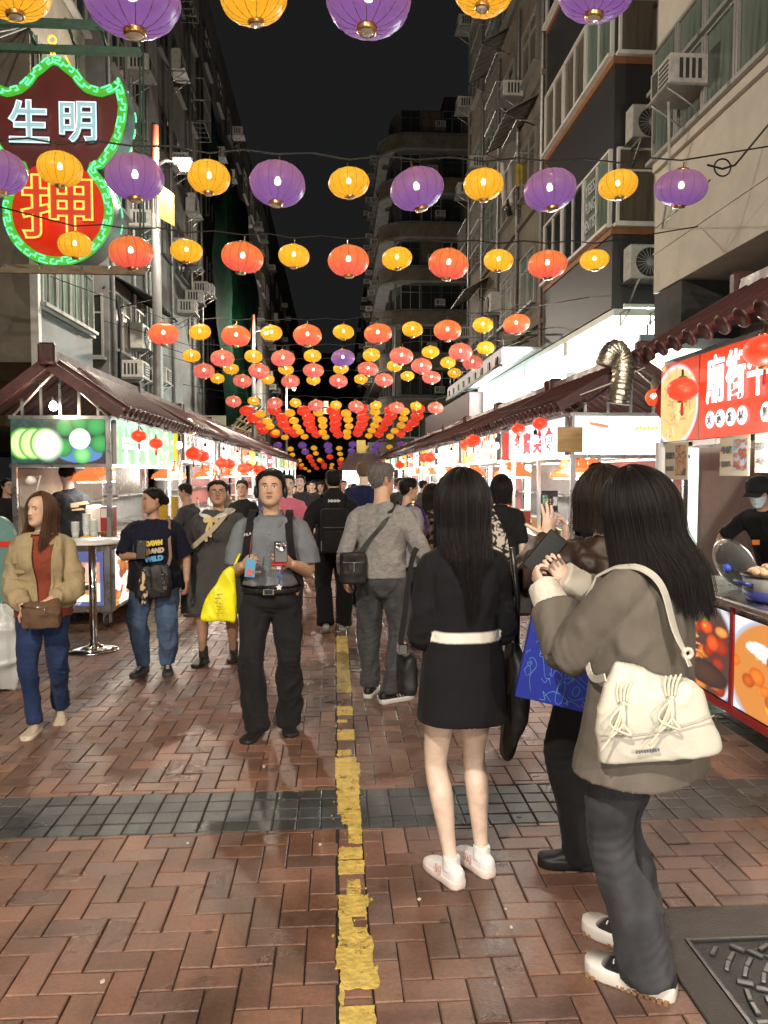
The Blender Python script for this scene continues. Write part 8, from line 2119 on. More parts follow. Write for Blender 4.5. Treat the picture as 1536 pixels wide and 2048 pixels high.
mb = MB(); mb.box(.07, .145, .158, .168, 1.165, 1.195, b=.004); mb.box(.06, .155, .150, .160, 1.235, 1.275, b=.004); mb.v = [tuple(A_(v)*p9.S) for v in mb.v]; mb.build('pocket_flap', mat('tan_cotton', (.29, .215, .10), .85), p9.root)
garment(p9, 'jeans', leg_parts(p9, .096, .068, .055, hem=.08, waist=.97), DENIM, lambda V: np.tile(A_((.018, .032, .085)), (len(V), 1))*(1+.5*np.clip(fbm(V*A_([7, 7, 3]), 3, 18), -.6, 1))[:, None], .0105, 3, (.007, 7, 113, .5))
long_hair(p9.root, p9.hR, p9.hc*p9.S, p9.S, 'brown', L=.29, seed=22, strands=4000, front=1.08, backy=-.12, width=1.12, vol=.012, wave=.004, forward=.05)
for s, y, l, pt in ((1, -6, 0, 0), (-1, 10, .01, -14)): sneaker(p9, s, y, (.48, .40, .30), (.60, .54, .45), m=KNIT, height=.07, solet=.03, length=.245, lift=l, pitch=pt)
finish(p9)
t = topic('crossbody_bag', 'brown nylon crossbody bag with silver zips held by the tan jacket woman', 'bag', world(p9, (-.1, .25, .9)))
placed(p9, 'bag_body', [loft([(-.06, .255, .79), (-.06, .255, .83), (-.06, .25, .92), (-.055, .24, .975)], [(.12, .05), (.132, .056), (.128, .05), (.115, .03)], 22, 4, expo=3.2, round_ends=False)], CLOTH, (.115, .070, .043), t, .008, (.006, 9, 4, .8))
mb = MB()
for z, x0, x1 in ((.945, -.12, .02), (.90, -.165, -.10)): mb.tube([(x0, .312, z), ((x0+x1)/2, .318, z+.004), (x1, .310, z+.002)], .0022, 5)
mb.box(.035, .062, .300, .312, .945, .965, b=.003); mb.tube([(-.10, .318, .94), (-.105, .322, .90)], .002, 4); o = mb.build('zip', CHROME, t); to_world(o, p9)
GRP = None
def simple(px, py_feet, py_top, heading, label, sex, top, bottom, hair='black', style='short', w=1.0, fat=1.05, skin=MID, head=(0, 0, 0), coat=None, skirt=None, specs=False, m=CLOTH, L=.25, arms=None, pos=None, H=None, lean=0, sleeves=2.0, feet=None, hairw=1.08, mask=False, vox=.016, seed=0):
 g = pos if pos is not None else gnd(px, py_feet)
 if H is None: H = (at(px, py_top, Y=g[1]).z-.015)
 p = figure(label, g, heading, H, sex, w, fat, lean, arms, feet or {1: (.09, .07, -6, 0), -1: (-.09, -.07, 6, 0)}, head, dict(skin=skin, hair=hair, mask=mask, res=.8 if seed > 39 or seed < 9 else .5), vox)
 for s in (-1, 1): default_hand(p, s, 35)
 if isinstance(sleeves, (int, float)): sl = [sleeve(p, s, .068, .066, .062, .048, upto=sleeves) for s in (-1, 1)]
 garment(p, 'jacket' if sleeves > 1.2 else 'shirt', torso_parts(p, .82, .026, 1.44)+sl, m, top, vox, 3, (.007, 6, 130+seed, .6))
 garment(p, 'trousers', leg_parts(p, .098, .078, .072, hem=.06), CLOTH, bottom, vox+.001, 3, (.007, 6, 140+seed, .5))
 hc_ = p.hc*p.S
 if style == 'long': long_hair(p.root, p.hR, hc_, p.S, hair, L=L, seed=seed, strands=900, front=.8, backy=-.13, width=hairw, vol=.010)
 elif style == 'cap':
  hair_cap(p.root, p.hR, hc_, p.S, 'short', hair, .01, seed, 250, .02)
  mb = MB(); mb.lathe([(.098, .028), (.100, .06), (.088, .105), (.05, .132), (0, .138)], 18); mb.box(-.07, .07, .07, .165, .030, .040, b=.005)
  V = [tuple((A_(v) @ p.hR.T+p.hc)*p.S) for v in mb.v]; mb.v = V; mb.build('cap', bpy.data.materials['black_cap_cloth'] if 'black_cap_cloth' in bpy.data.materials else mat('black_cap_cloth', (.013, .013, .014), .9), p.root)
 else: hair_cap(p.root, p.hR, hc_, p.S, style, hair, .012 if style != 'bald' else .004, seed, 350, .022, (.2, .3, -.5))
 if specs: glasses(p)
 for s, y in ((1, -6), (-1, 6)): sneaker(p, s, y, (.03, .03, .032), (.4, .4, .4) if seed % 2 else (.03, .03, .03), height=.075, solet=.03, length=.27)
 finish(p); return p
P = {}
P['pink'] = simple(578, 1225, 952, 176, 'woman in pink sweater half hidden behind the man with headphones', 'f', (.62, .17, .25), (.03, .03, .035), style='back', skin=PALE, head=(10, 0, 0), m=KNIT, seed=1, w=1.1)
P['dark'] = simple(602, 1150, 952, 182, 'young man in dark grey jacket over black tee in the crowd', 'm', (.04, .042, .045), (.02, .02, .02), skin=PALE, head=(-14, 0, 0), seed=2)
P['spec'] = simple(487, 1195, 962, 172, 'woman with short hair and spectacles in black jacket behind the schoolgirl', 'f', (.014, .014, .014), (.02, .02, .02), style='short', skin=MID, specs=True, seed=3, w=1.05)
P['bald'] = simple(392, 1230, 966, 75, 'man with shaved head in black vest leaning over the left stall counter', 'm', (.05, .05, .055), (.03, .03, .03), style='bald', hair='dark', skin=TAN, head=(0, -14, 0), seed=4, lean=12, arms={1: ((.12, .38, 1.15), (.8, -.5, -.6)), -1: ((-.12, .36, 1.12), (-.8, -.5, -.6))})
P['suit'] = simple(728, 1215, 925, 0, 'tall sandy haired man in navy suit jacket walking away', 'm', (.014, .018, .060), (.02, .022, .04), hair='fair', skin=PALE, seed=5, w=1.12)
P['lady'] = simple(815, 1290, 958, -62, 'woman with spectacles in pale grey top and purple strap facing right', 'f', (.27, .26, .29), (.03, .03, .035), style='back', specs=True, head=(-8, 0, 0), seed=6, w=1.08, fat=1.15)
P['wavy'] = simple(862, 1250, 972, -50, 'woman with wavy brown hair in dark floral jacket near the right stalls', 'f', lambda V: np.where((vnoise(V*26, 4) > .25)[:, None], A_((.30, .20, .13)), A_((.018, .016, .016))), (.02, .02, .02), hair='dark', style='long', L=.20, seed=7)
P['tote'] = simple(1000, 1305, 955, -12, 'woman with black hair and dark tee carrying a swirl patterned tote', 'f', (.012, .012, .013), (.014, .014, .016), style='long', L=.16, seed=8, sleeves=.95, skin=PALE, vox=.013)
P['capm'] = simple(1188, 1240, 930, -40, 'man in black cap standing at the white snack stall', 'm', (.014, .014, .015), (.02, .02, .02), style='cap', seed=9, head=(0, -6, 0))
P['bun'] = simple(912, 1235, 952, -20, 'person with dark hair mostly hidden behind the woman in the black dress', 'f', (.02, .02, .022), (.02, .02, .02), style='back', seed=10)
crowd = [(625, 1105, 963, 178, 'f', (.03, .03, .03), 'woman in black far back beside the man with chevrons'), (642, 1100, 966, 175, 'f', (.2, .2, .22), 'woman in grey far back left of the chevron jacket'), (687, 1100, 962, 184, 'm', (.04, .04, .04), 'older man facing us just right of the chevron jacket'),
   (708, 1085, 968, 5, 'm', (.02, .02, .02), 'dark figure walking away beside the navy suit man'), (755, 1095, 958, 190, 'm', (.1, .1, .12), 'man far back behind the older grey haired man'), (660, 1070, 966, 2, 'f', (.3, .08, .08), 'woman in dull red far down the street'), (592, 1090, 972, 170, 'f', (.25, .22, .2), 'woman in beige far back behind the dark jacket man'),
   (618, 1068, 968, 180, 'm', (.03, .03, .05), 'man in dark blue far down the street'), (800, 1120, 957, 195, 'm', (.03, .03, .03), 'dark haired man between the older man and the spectacled woman'), (560, 1098, 965, 178, 'm', (.15, .15, .15), 'man in grey behind the pink sweater woman'), (735, 1070, 968, 0, 'f', (.02, .02, .02), 'dark coated woman far down the street near the roofed kiosk'), (845, 1110, 962, -70, 'm', (.05, .05, .06), 'man in charcoal at the right stalls behind the wavy haired woman'),
   (570, 1060, 968, 175, 'f', (.4, .35, .3), 'woman in cream far back behind the pink sweater woman'), (630, 1045, 972, 0, 'm', (.06, .05, .05), 'man in brown walking away far down the street'), (675, 1045, 971, 180, 'f', (.35, .1, .12), 'woman in rose red far down the street facing us'), (700, 1050, 969, 178, 'm', (.3, .3, .32), 'man in pale grey far down the street by the kiosk'), (772, 1060, 966, 184, 'f', (.05, .08, .05), 'woman in dark green far back by the right stalls'), (452, 1105, 968, 100, 'm', (.25, .2, .15), 'man in tan turning to the left stalls behind the schoolgirl'), (525, 1090, 966, 95, 'f', (.03, .03, .06), 'woman in ink blue at the left stalls behind the headphones man'), (880, 1085, 964, -80, 'f', (.3, .25, .22), 'woman in beige at the right stalls beyond the black dress woman')]
for k, (px, pf, pt, hd, sx, tc, lb) in enumerate(crowd):
 simple(px, pf, pt, hd, lb, sx, tc, (.02, .02, .025), style='back' if sx == 'f' else 'short', seed=20+k, vox=.02, skin=(PALE, MID, TAN)[k % 3])
P['v1'] = simple(0, 0, 0, 55, 'vendor in black tee with back print working inside the near left drinks stall', 'm', (.02, .022, .024), (.02, .02, .02), pos=A_((-2.98, 8.95, 0)), H=1.72, sleeves=.95, skin=PALE, head=(-50, -30, 0), lean=8, seed=40, arms={1: ((.2, .25, 1.0), (.8, -.6, -.2)), -1: ((-.1, .3, 1.0), (-.8, -.5, -.3))}, vox=.013)
mb = MB(); mb.prism([(-.12, 1.27), (.10, 1.29), (.13, 1.255), (-.02, 1.245), (-.02, 1.225), (-.12, 1.22)], 'y', -.178, -.170); mb.prism([(-.11, 1.205), (.03, 1.215), (.06, 1.19), (-.11, 1.185)], 'y', -.176, -.168)
mb.v = [tuple(A_(v)*P['v1'].S) for v in (P['v1'].bend(q)[0] for q in mb.v)]; o = mb.build('back_print', mat('tan_print', (.35, .25, .14), .7)); o.parent = P['v1'].root; kid(o, P['v1'].root)
P['v2'] = simple(0, 0, 0, -120, 'man with glasses in black at the yellow menu shop on the far left edge', 'm', (.02, .02, .02), (.02, .02, .02), pos=A_(tuple(at(14, 990, Y=10.6)))*A_((1, 1, 0)), H=1.55, skin=MID, specs=True, seed=41)
P['v3'] = simple(0, 0, 0, 118, 'vendor in black cap and pale blue face mask leaning over the red stall counter', 'm', (.014, .014, .015), (.02, .03, .08), pos=A_((3.62, 6.05, 0)), H=1.66, sleeves=.9, skin=MID, style='cap', mask=True, head=(14, -22, 0), lean=26, seed=42, arms={1: ((.24, .34, .93), (1, -.2, .3)), -1: ((-.14, .38, .93), (-1, -.2, .3))}, vox=.012)
mb = MB(); q = world(P['v3'], P['v3'].bend((.03, .165, 1.22))[0]); mb.box(q.x-.03, q.x+.03, q.y-.004, q.y+.004, q.z-.02, q.z+.02); o = mb.build('orange_badge', mat('orange_badge', (.7, .2, .03), .6), P['v3'].root)
pt_ = P['tote']; t = topic('tote_bag', 'cream tote with black marbled swirls on the shoulder of the dark tee woman', 'bag', world(pt_, (-.1, -.18, 1.1)))
V, Q = fuse([loft([(-.05, -.175, .78), (-.05, -.178, .92), (-.05, -.175, 1.1), (-.05, -.165, 1.2), (-.08, -.12, 1.36), (-.10, -.04, 1.44)], [(.13, .03), (.135, .035), (.12, .028), (.09, .015), (.035, .010), (.03, .008)], 20, 4, expo=2.8)], .009, 2)
n_ = vnoise(V*A_([18, 10, 30])+np.c_[vnoise(V*12, 4), vnoise(V*12+4, 5), vnoise(V*12+8, 6)]*1.6, 3); M = A_(W2(pt_)); mesh_fast('bag_body', (V*pt_.S) @ M[:3, :3].T+M[:3, 3], Q, CLOTH, t, np.where((np.abs(n_) < .22)[:, None], A_((.02, .02, .02)), A_((.55, .50, .42))))
t = topic('handbag', 'black handbag carried low by the dark tee woman beside the blue paper bag', 'handbag', at(1045, 1215, Y=5.0))
q = at(1043, 1205, Y=5.6)
mb = MB(); mb.box(q.x-.09, q.x+.09, q.y-.04, q.y+.04, q.z-.10, q.z+.06, b=.03); mb.build('bag_body', mat('black_handbag_leather', (.016, .016, .017), .35), t)
mb = MB(); mb.tube(crom([(q.x-.06, q.y, q.z+.05), (q.x-.05, q.y, q.z+.16), (q.x+.02, q.y, q.z+.18), (q.x+.06, q.y, q.z+.05)], 5).tolist(), .008, 6); mb.build('handle', BLACKP, t)
pl_ = P['lady']; t = topic('purple_strap_bag', 'purple strap of a backpack over the pale grey top woman', 'backpack', world(pl_, (0, -.2, 1.2)))
placed(pl_, 'bag_body', [rbox((0, -.22, 0), .13, .07, .95, 1.34, expo=3)], CLOTH, (.05, .03, .14), t, .014)
for s in (-1, 1): o = strap([(s*.08, -.16, 1.36), (s*.11, -.02, 1.47), (s*.12, .1, 1.38), (s*.14, .14, 1.2), (s*.17, .02, 1.02)], .04, .01, CLOTH, 'shoulder_strap', t, [(0, -.5, 1), (0, 0, 1), (0, 1, .6), (0, 1, 0), (s, .5, 0)], (.06, .035, .16)); to_world(o, pl_)
# ================================================================== NEAR RIGHT RED STALL and small things
sA = stall(1, 2.5, 5.55, 'near right red beef noodle stall with white characters and lit food panels along its base', 2, [(.60, noodles), (2.34, solid((.95, .055, .012)))], None, [hotpot, friedfood, hotpot], None, xf=2.42, counter=.88, fz=(1.87, 2.42))
M_WL = mat('white_sign_letter', (.9, .9, .9), .5, emit=.9)
for k, ch in enumerate('廟街牛雜'): lettering('sign_lettering', ch, .3, (2.372, 4.705-k*.245, 2.235), (0, -1, 0), (0, 0, 1), M_WL, sA, fit=(.215, .30), bold=.004)
for k, ch in enumerate(('大', '运', '发', '材', None, '新', '鮮')):
 if ch is None: continue
 y = 4.77-k*.128
 MB().lathe([(.055, 0), (.055, .004), (0, .004)], 20, M=Matrix.Translation((2.380, y, 1.985)) @ Matrix.Rotation(-pi/2, 4, 'Y')).build('white_disc', M_WL, sA)
 lettering('small_lettering', ch, .08, (2.372, y, 1.985), (0, -1, 0), (0, 0, 1), mat('grey_ink', (.12, .12, .12), .6) if 'grey_ink' not in bpy.data.materials else bpy.data.materials['grey_ink'], sA, fit=(.055, .06))
for k in range(4): MB().box(2.405, 2.419, 2.55+k*.97-.01, 2.59+k*.97-.01, .18, .87).build('red_panel_frame', M_REDB, sA)
for z in (.17, .83): MB().box(2.408, 2.4195, 2.5, 5.55, z, z+.05).build('red_panel_frame', M_REDB, sA)
def card(y, w, z0, h, label, txt, fn, tilt=0):
 t = empty('menu_card', (2.40, y, z0), 0, label, 'menu card', 'menu cards hung under the red sign')
 MB().box(2.392, 2.396, y-w, y, z0, z0+h).build('card_sheet', mat('card_stock', (.55, .48, .36), .6) if 'card_stock' not in bpy.data.materials else bpy.data.materials['card_stock'], t)
 picture('photo_print', (2.3905, y-w*.48, z0+.03), (0, -1, 0), (0, 0, 1), w*.46, h-.05, fn, PRINT, t, 24, 40, .0008)
 ink = bpy.data.materials['grey_ink']
 lettering('card_lettering', txt, .04, (2.389, y-w*.25, z0+h*.3), (0, -1, 0), (0, 0, 1), ink, t, fit=(w*.34, .035), bold=.002)
 lettering('card_lettering', '牛雜' if '50' in txt else '茶葉蛋', .04, (2.389, y-w*.25, z0+h*.66), (0, -1, 0), (0, 0, 1), ink, t, fit=(w*.40, .045), bold=.002)
egg = food(21, (.06, .045, .04), [(.55, .30, .12), (.45, .22, .08)], 26, .6, .10, .16); squid = food(22, (.35, .42, .50), [(.35, .09, .06), (.25, .35, .5), (.5, .2, .15)], 40, .6, .06, .12)
card(5.46, .36, 1.60, .26, 'menu card of tea eggs at the far end under the red sign', '$10/2', egg); card(4.66, .34, 1.63, .24, 'menu card reading $50 beside a photo of stewed meat under the red sign', '$50', squid); card(4.26, .3, 1.65, .22, 'menu card of noodles nearest the edge of the picture under the red sign', '$', noodles)
MB().box(2.36, 2.42, 5.50, 5.56, .88, 1.87, b=.004).build('corner_post', mat('white_post', (.6, .6, .6), .35), sA)
for k, (y, z, w, h) in enumerate(((5.1, 1.5, .16, .22), (4.7, 1.55, .22, .12), (4.65, 1.3, .2, .1), (4.2, 1.5, .2, .25))):
 t = empty('wall_notice', (3.63, y, z), 0, '%s pale paper notice on the back panel of the red stall from its far end' % ORD[k], 'notice', 'paper notices in the red stall')
 MB().box(3.625, 3.638, y-w/2, y+w/2, z-h/2, z+h/2).build('sheet', mat('paper_white', (.65, .65, .62), .7) if 'paper_white' not in bpy.data.materials else bpy.data.materials['paper_white'], t)
 MB().box(3.622, 3.6245, y-w*.4, y+w*.4, z+h*.1, z+h*.3).build('printed_block', bpy.data.materials['grey_ink'], t)
t = block('service_hatch_wall', 'pale wall with a grid shutter seen behind the masked vendor', 4.6, 4.75, 4.0, 9.5, 0, 2.6, M_WALLP, 'wall')
mb = MB()
for k in range(14): mb.box(4.57, 4.60, 6.3+k*.055, 6.335+k*.055, 1.35, 2.2)
for k in range(12): mb.box(4.565, 4.57, 6.28, 7.05, 1.37+k*.07, 1.395+k*.07)
mb.build('grid_shutter', BLACKM, t)
MB().box(4.57, 4.6, 7.6, 8.0, .1, 2.3).build('dark_door', M_GPANEL, t)
cx, cy, cz = 2.64, 4.42, .882
t = empty('electric_cooker', (cx, cy, cz), 0, 'white and blue electric cooker heaped with round brown snacks on the steel counter', 'cooker')
MB().lathe([(.17, 0), (.185, .02), (.19, .065)], 24, (cx, cy, cz)).build('blue_base', mat('cooker_blue', (.05, .06, .26), .3), t); MB().lathe([(.188, .066), (.19, .13), (.20, .15)], 24, (cx, cy, cz), capt=False).build('white_body', WHITEP, t); MB().lathe([(.205, .148), (.207, .16), (.185, .16), (.182, .14)], 24, (cx, cy, cz), capb=False, capt=False).build('dark_rim', BLACKP, t)
mb = MB(); mb.tube([(cx-.19, cy+.07, cz+.10), (cx-.235, cy+.05, cz+.115), (cx-.235, cy-.05, cz+.115), (cx-.19, cy-.07, cz+.10)], .013, 7); mb.build('handle', mat('cooker_handle_blue', (.03, .04, .2), .3), t)
MB().lathe([(.182, .13), (0, .15)], 20, (cx, cy, cz)).build('inner_pan', GREYP, t)
rr2 = random.Random(8); mp_ = mat('brown_snack', (.42, .26, .15), .5, var=.35, vscale=20)
mb = MB()
for k in range(38):
 a, d = rr2.uniform(0, 6.3), .15*sqrt(rr2.random()); r = rr2.uniform(.024, .034)
 mb.lathe([(0, -r*.8), (r*.8, -r*.4), (r, .0), (r*.75, r*.5), (0, r*.8)], 9, (cx+d*cos(a), cy+d*sin(a), cz+.16+.045*(1-d/.15)+rr2.uniform(0, .012)))
mb.build('snack_heap', mp_, t)['kind'] = 'stuff'
t = empty('glass_lid', (2.62, 4.86, 1.06), 0, 'round glass pan lid with a blue knob leaning on the steel counter', 'pan lid')
Ml = Matrix.Translation((2.60, 4.84, 1.055)) @ Matrix.Rotation(radians(-112), 4, 'Y') @ Matrix.Rotation(.3, 4, 'X')
MB().lathe([(.175, 0), (.15, .02), (.09, .038), (0, .045)], 28, M=Ml, capb=False).build('lid_dome', CLEARP, t); MB().lathe([(.17, -.004), (.18, 0), (.17, .006)], 28, M=Ml, capb=False, capt=False).build('lid_rim', STEEL, t); MB().lathe([(.012, .045), (.028, .06), (.03, .08), (0, .092)], 14, M=Ml).build('knob', mat('blue_knob', (.03, .06, .45), .25), t)
q = (3.25, 4.95, .882); t = empty('fire_extinguisher', q, 0, 'red fire extinguisher with a white label standing at the back of the red stall', 'fire extinguisher')
MB().lathe([(.055, 0), (.06, .02), (.06, .22), (.03, .26)], 16, q).build('cylinder', REDP, t); MB().lathe([(.015, .26), (.018, .31), (0, .31)], 10, q).build('valve', BLACKP, t); MB().box(q[0]-.0625, q[0]-.058, q[1]-.03, q[1]+.03, q[2]+.08, q[2]+.17).build('label_sheet', WHITEP, t)
t = empty('plastic_crate', (3.2, 4.6, .88), 0, 'stack of dark folded trays and a beige box behind the counter of the red stall', 'trays')
for k in range(4): MB().box(3.05, 3.45, 4.45, 4.8, .882+k*.035, .91+k*.035, b=.006).build('tray', BLACKP, t)
MB().box(3.3, 3.52, 4.1, 4.4, .882, 1.18, b=.02).build('beige_box', CREAMP, t)
small_red((2.30, 5.0, 2.2), .10, 'red tasselled lantern in front of the noodle picture on the red sign'); small_red((2.30, 4.02, 2.3), .11, 'red lantern at the right edge of the picture over the red sign')
p = at(1308, 795, Y=5.75); t = empty('ball_lamp', p, 0, 'glowing orange red ball lamp hanging at the far gable of the red stall', 'lamp')
MB().lathe([(0, -.065), (.04, -.055), (.066, -.01), (.06, .03), (.03, .06)], 18, p).build('shade', mat('amber_ball', (.5, .06, .02), .25, emit=.35, ec=(1, .12, .03)), t); MB().lathe([(.026, .06), (.026, .1), (.01, .18)], 10, p).build('socket', CREAMP, t); MB().lathe([(0, -.02), (.02, 0), (0, .02)], 10, (p.x-.03, p.y-.055, p.z+.005)).build('bulb', BULBW, t)
p = at(1330, 800, Y=5.68); t = empty('paper_ornament', p, 0, 'red cut paper new year ornament with gold diamond at the red stall gable', 'ornament')
st = [(.075*(1+.22*cos(5*a))*cos(a), .13*(1+.18*cos(6*a))*sin(a)) for a in np.linspace(0, 2*pi, 41)[:-1]]
MB().prism([(p.x+a, p.z+b) for a, b in st], 'y', p.y-.01, p.y+.01).build('red_cutout', mat('red_foil', (.42, .03, .03), .35), t, recalc=True); MB().prism([(p.x+.02, p.z+.055), (p.x+.06, p.z), (p.x+.02, p.z-.055), (p.x-.02, p.z)], 'y', p.y-.016, p.y-.0105).build('gold_diamond', GOLD, t, recalc=True)
FOIL = mat('crinkled_foil', (.62, .58, .48), .28, 1.0, bump=.9, bscale=38)
def duct(path, r, label):
 C = crom(path, 14); rad = [r*(1+.07*sin(i*1.9)+.05*mnoise.noise((i*.4, 0, 1))) for i in range(len(C))]
 t = empty('exhaust_duct', tuple(C[0]), 0, label, 'duct'); mb = MB(); mb.tube(C.tolist(), rad, 16); mb.build('duct_hose', FOIL, t)
 mb = MB(); d = C[0]; mb.tube([C[0], C[1]], r*1.12, 16); mb.build('clamp', STEEL, t)
duct([tuple(at(1236, 808, Y=7.72)), tuple(at(1243, 765, Y=7.7)), tuple(at(1246, 722, Y=7.7)), tuple(at(1232, 700, Y=7.68)), tuple(at(1218, 712, Y=7.66)), tuple(at(1212, 730, Y=7.66))], .105, 'silver crinkled foil duct bending over the gable of the white snack stall')
duct([tuple(at(372, 872, Y=12.6)), tuple(at(373, 855, Y=12.6)), tuple(at(380, 848, Y=12.5)), tuple(at(389, 860, Y=12.4))], .09, 'small silver foil duct elbow on the left stall roofs')
q = gnd(188, 1300); t = empty('pedestal_table', q, 0, 'tall chrome pedestal table with round white top and disc base by the left stall', 'table')
MB().lathe([(.23, 0), (.235, .012), (.16, .03), (.05, .05), (.04, .07)], 32, (q.x, q.y, 0)).build('base', CHROME, t); MB().lathe([(.034, .06), (.034, 1.0)], 18, (q.x, q.y, 0)).build('column', CHROME, t); MB().lathe([(.30, 1.0), (.305, 1.012), (.30, 1.026)], 36, (q.x, q.y, 0)).build('table_top', WHITEP, t)
p = at(-8, 1120, Y=5.9); t = empty('teal_board', p, 0, 'teal rounded board with a red mark leaning at the far left edge', 'board')
st = [(.15*cos(a)*(1), .33*np.sign(sin(a))*abs(sin(a))**.6) for a in np.linspace(0, 2*pi, 33)[:-1]]
MB().prism([(p.x+a, p.z+b) for a, b in st], 'y', p.y, p.y+.05).build('board', mat('teal_enamel', (.12, .24, .22), .4, var=.2), t, recalc=True); MB().box(p.x+.03, p.x+.12, p.y-.006, p.y-.001, p.z+.1, p.z+.14).build('red_mark', REDP, t)
V, Q = fuse([loft([(p.x-.02, p.y+.1, .02), (p.x, p.y+.1, .2), (p.x, p.y+.1, .5), (p.x-.02, p.y+.1, .75)], [.14, .19, .17, .06], 18, 4, round_ends=False)], .014, 2); V = folds(V, Q, .02, 6, 9, .6)
o = mesh_fast('wrapped_bundle', V, Q, vmat('cloudy_plastic', .3, .5), None, np.tile(A_((.50, .52, .52)), (len(V), 1))); tag(o, 'bundle wrapped in cloudy white plastic standing at the far left edge', 'bundle')
z = .931
def thing_lathe(name, prof, p, m, label, cat, n=16):
 o = MB().lathe(prof, n, p).build(name, m); tag(o, label, cat); return o
for k, (x, y, h) in enumerate(((-2.55, 8.3, .22), (-2.66, 8.42, .28), (-2.74, 8.3, .20))):
 t = empty('cup_stack', (x, y, z), 0, '%s clear plastic cup stack at the front corner of the drinks stall' % ('shorter front', 'tallest', 'left')[k], 'cup stack'); mb = MB(); mb.lathe([(.028, 0), (.04, .1)], 12, (x, y, z))
 for j in range(int((h-.1)/.02)): mb.lathe([(.0395, .1+j*.02), (.043, .105+j*.02), (.041, .12+j*.02)], 12, (x, y, z))
 mb.build('plastic_cups', mat('milky_cup', (.6, .66, .64), .25) if 'milky_cup' not in bpy.data.materials else bpy.data.materials['milky_cup'], t)['kind'] = 'stuff'
t = empty('carton', (-2.5, 8.75, z), 0, 'tall red and white drink carton on the drinks stall counter', 'carton'); MB().box(-2.6, -2.46, 8.7, 8.85, z, z+.34, b=.006).build('carton_body', REDB2 if 'REDB2' in globals() else M_REDB, t); MB().box(-2.59, -2.5, 8.694, 8.6995, z+.22, z+.32).build('label_sheet', WHITEP, t)
MB().box(-3.2, -2.75, 9.0, 9.35, z, z+.34, b=.03).build('cool_box', CREAMP); tag(bpy.data.objects['cool_box'], 'large cream cool box on the drinks stall counter', 'cool box')
t = empty('cone_rack', (-2.45, 8.5, z), 0, 'row of golden wafer cones on a tray at the drinks stall corner', 'wafer cones'); MB().box(-2.6, -2.38, 8.42, 8.6, z, z+.015).build('tray', STEEL, t)
for k in range(8): MB().lathe([(.004, 0), (.018, .06), (.02, .062)], 8, (-2.585+.027*k, 8.5, z+.016)).build('wafer_cone', mat('wafer', (.6, .33, .1), .7) if 'wafer' not in bpy.data.materials else bpy.data.materials['wafer'], t)
o = MB().lathe([(.09, 0), (.10, .02), (.06, .05), (0, .055)], 16, (-2.6, 8.24, z)).build('mango_dish', YELP); tag(o, 'yellow heap on the front edge of the drinks stall counter', 'fruit')
picture('menu_sheet', (-2.30, 8.25, 1.42), (0, 1, 0), (0, 0, 1), 1.0, .28, food(31, (.28, .22, .16), [(.35, .55, .2), (.6, .42, .18), (.3, .15, .1), (.6, .6, .55)], 50, 2.2, .04, .1, lines=30), PRINT, None, 60, 24, .004); o = bpy.data.objects['menu_sheet']; tag(o, 'glossy plastic menu sheet hanging below the bottle panel of the drinks stall', 'menu sheet')
q = at(62, 962, Y=8.25); t = empty('desk_lamp', q, 0, 'white round lamp clipped inside the corner of the drinks stall', 'lamp'); MB().lathe([(0, -.05), (.05, -.03), (.055, .01), (.03, .05), (0, .055)], 14, q).build('lamp_shade', WHITEP, t); mb = MB(); mb.tube([q+Vector((.02, 0, .02)), q+Vector((.1, 0, .06)), q+Vector((.02, .02, -.2))], .008, 6); mb.build('arm', WHITEP, t)
t = empty('chilli_garland', at(432, 975, X=-2.08), 0, 'hanging garland of red chillies and gold ornaments on the left stalls', 'garland'); q = at(432, 975, X=-2.08); mb = MB(); mg = MB()
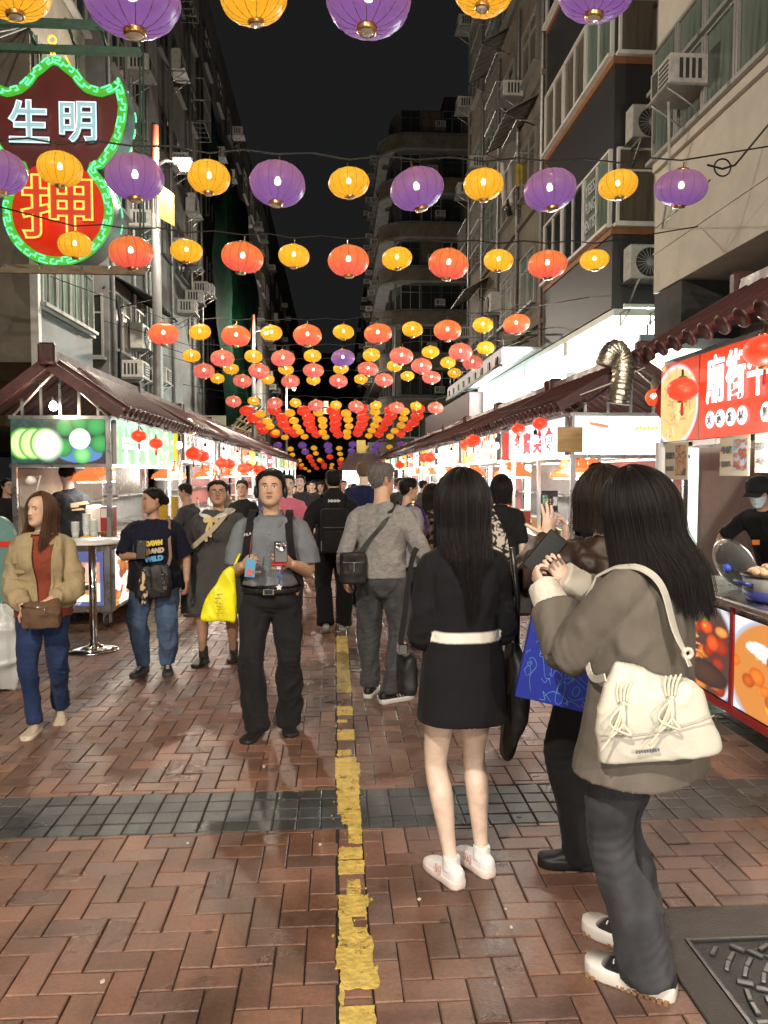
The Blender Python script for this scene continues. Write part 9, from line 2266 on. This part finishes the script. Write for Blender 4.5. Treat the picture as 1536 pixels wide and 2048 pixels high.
for k in range(60):
 a = rr2.uniform(0, 6.3); zz = q.z+.42-.84*k/60; r = rr2.uniform(.02, .07); c = Vector((q.x+r*cos(a), q.y+r*sin(a), zz)); (mb if k % 4 else mg).tube([c, c+Vector((.01*cos(a), .01*sin(a), -.04)), c+Vector((.03*cos(a), .03*sin(a), -.075))], [.014, .013, .003], 6)
mb.build('chillies', REDP, t)['kind'] = 'stuff'; mg.build('gold_ornaments', GOLD, t)['kind'] = 'stuff'
o = box_obj('yellow_menu_board', -2.7, -2.4, 11.95, 11.98, .9, 1.28, YELP); tag(o, 'plain yellow board on the counter of the second left stall', 'board')
t = empty('roofed_kiosk', at(722, 940, Y=34), 0, 'dark roofed kiosk with a bright white front far down the street', 'kiosk'); q = at(722, 945, Y=34)
MB().prism([(q.x-1.0, 1.75), (q.x+1.2, 1.75), (q.x+.6, 2.5), (q.x-.5, 2.5)], 'y', 34, 36).build('roof', M_ROOF, t, recalc=True); MB().box(q.x-.8, q.x+1.0, 34.2, 35.8, 0, 1.74).build('lit_front', emat('kiosk_glow', (1, .97, .95), .9), t)
o = MB().box(q.x-.1, q.x+.32, 37, 37.3, 0, 3.2).build('yellow_pillar', mat('yellow_paint', (.55, .42, .1), .5)); tag(o, 'pale yellow pillar rising behind the dark roofed kiosk', 'pillar')
for k, (a, b, l) in enumerate((((1160, 790), (1290, 735), 'white'), ((980, 830), (1150, 790), 'dark'))): o = MB().tube([at(*a, Y=7.75 if k == 0 else 9), at((a[0]+b[0])/2, (a[1]+b[1])/2+3, Y=7.72 if k == 0 else 8.6), at(*b, Y=7.7 if k == 0 else 8)], .007, 5).build('cord', WHITEP if k == 0 else CABLE); tag(o, '%s cord running along the gable of the white snack stall' % l, 'cord')
for s_ in (-1, 1):
 stall(s_, -4.2, -1.0, 'market stall behind the viewer on the %s side' % ('left' if s_ < 0 else 'right'), 0)
 for y in (-3.4, -2.6, -1.8): bulb_light((s_*2.15, y, 2.0), 60, (1, .93, .82), .1); hanging_bulb((s_*2.15, y-.02, 2.08), 'bare bulb on the %s stall behind the viewer, %s' % ('left' if s_ < 0 else 'right', {-3.4: 'far end', -2.6: 'middle', -1.8: 'near end'}[y]))  # these stalls and bulbs are unseen, added to light the crowd sideways
bpy.data.scenes.remove(TS)
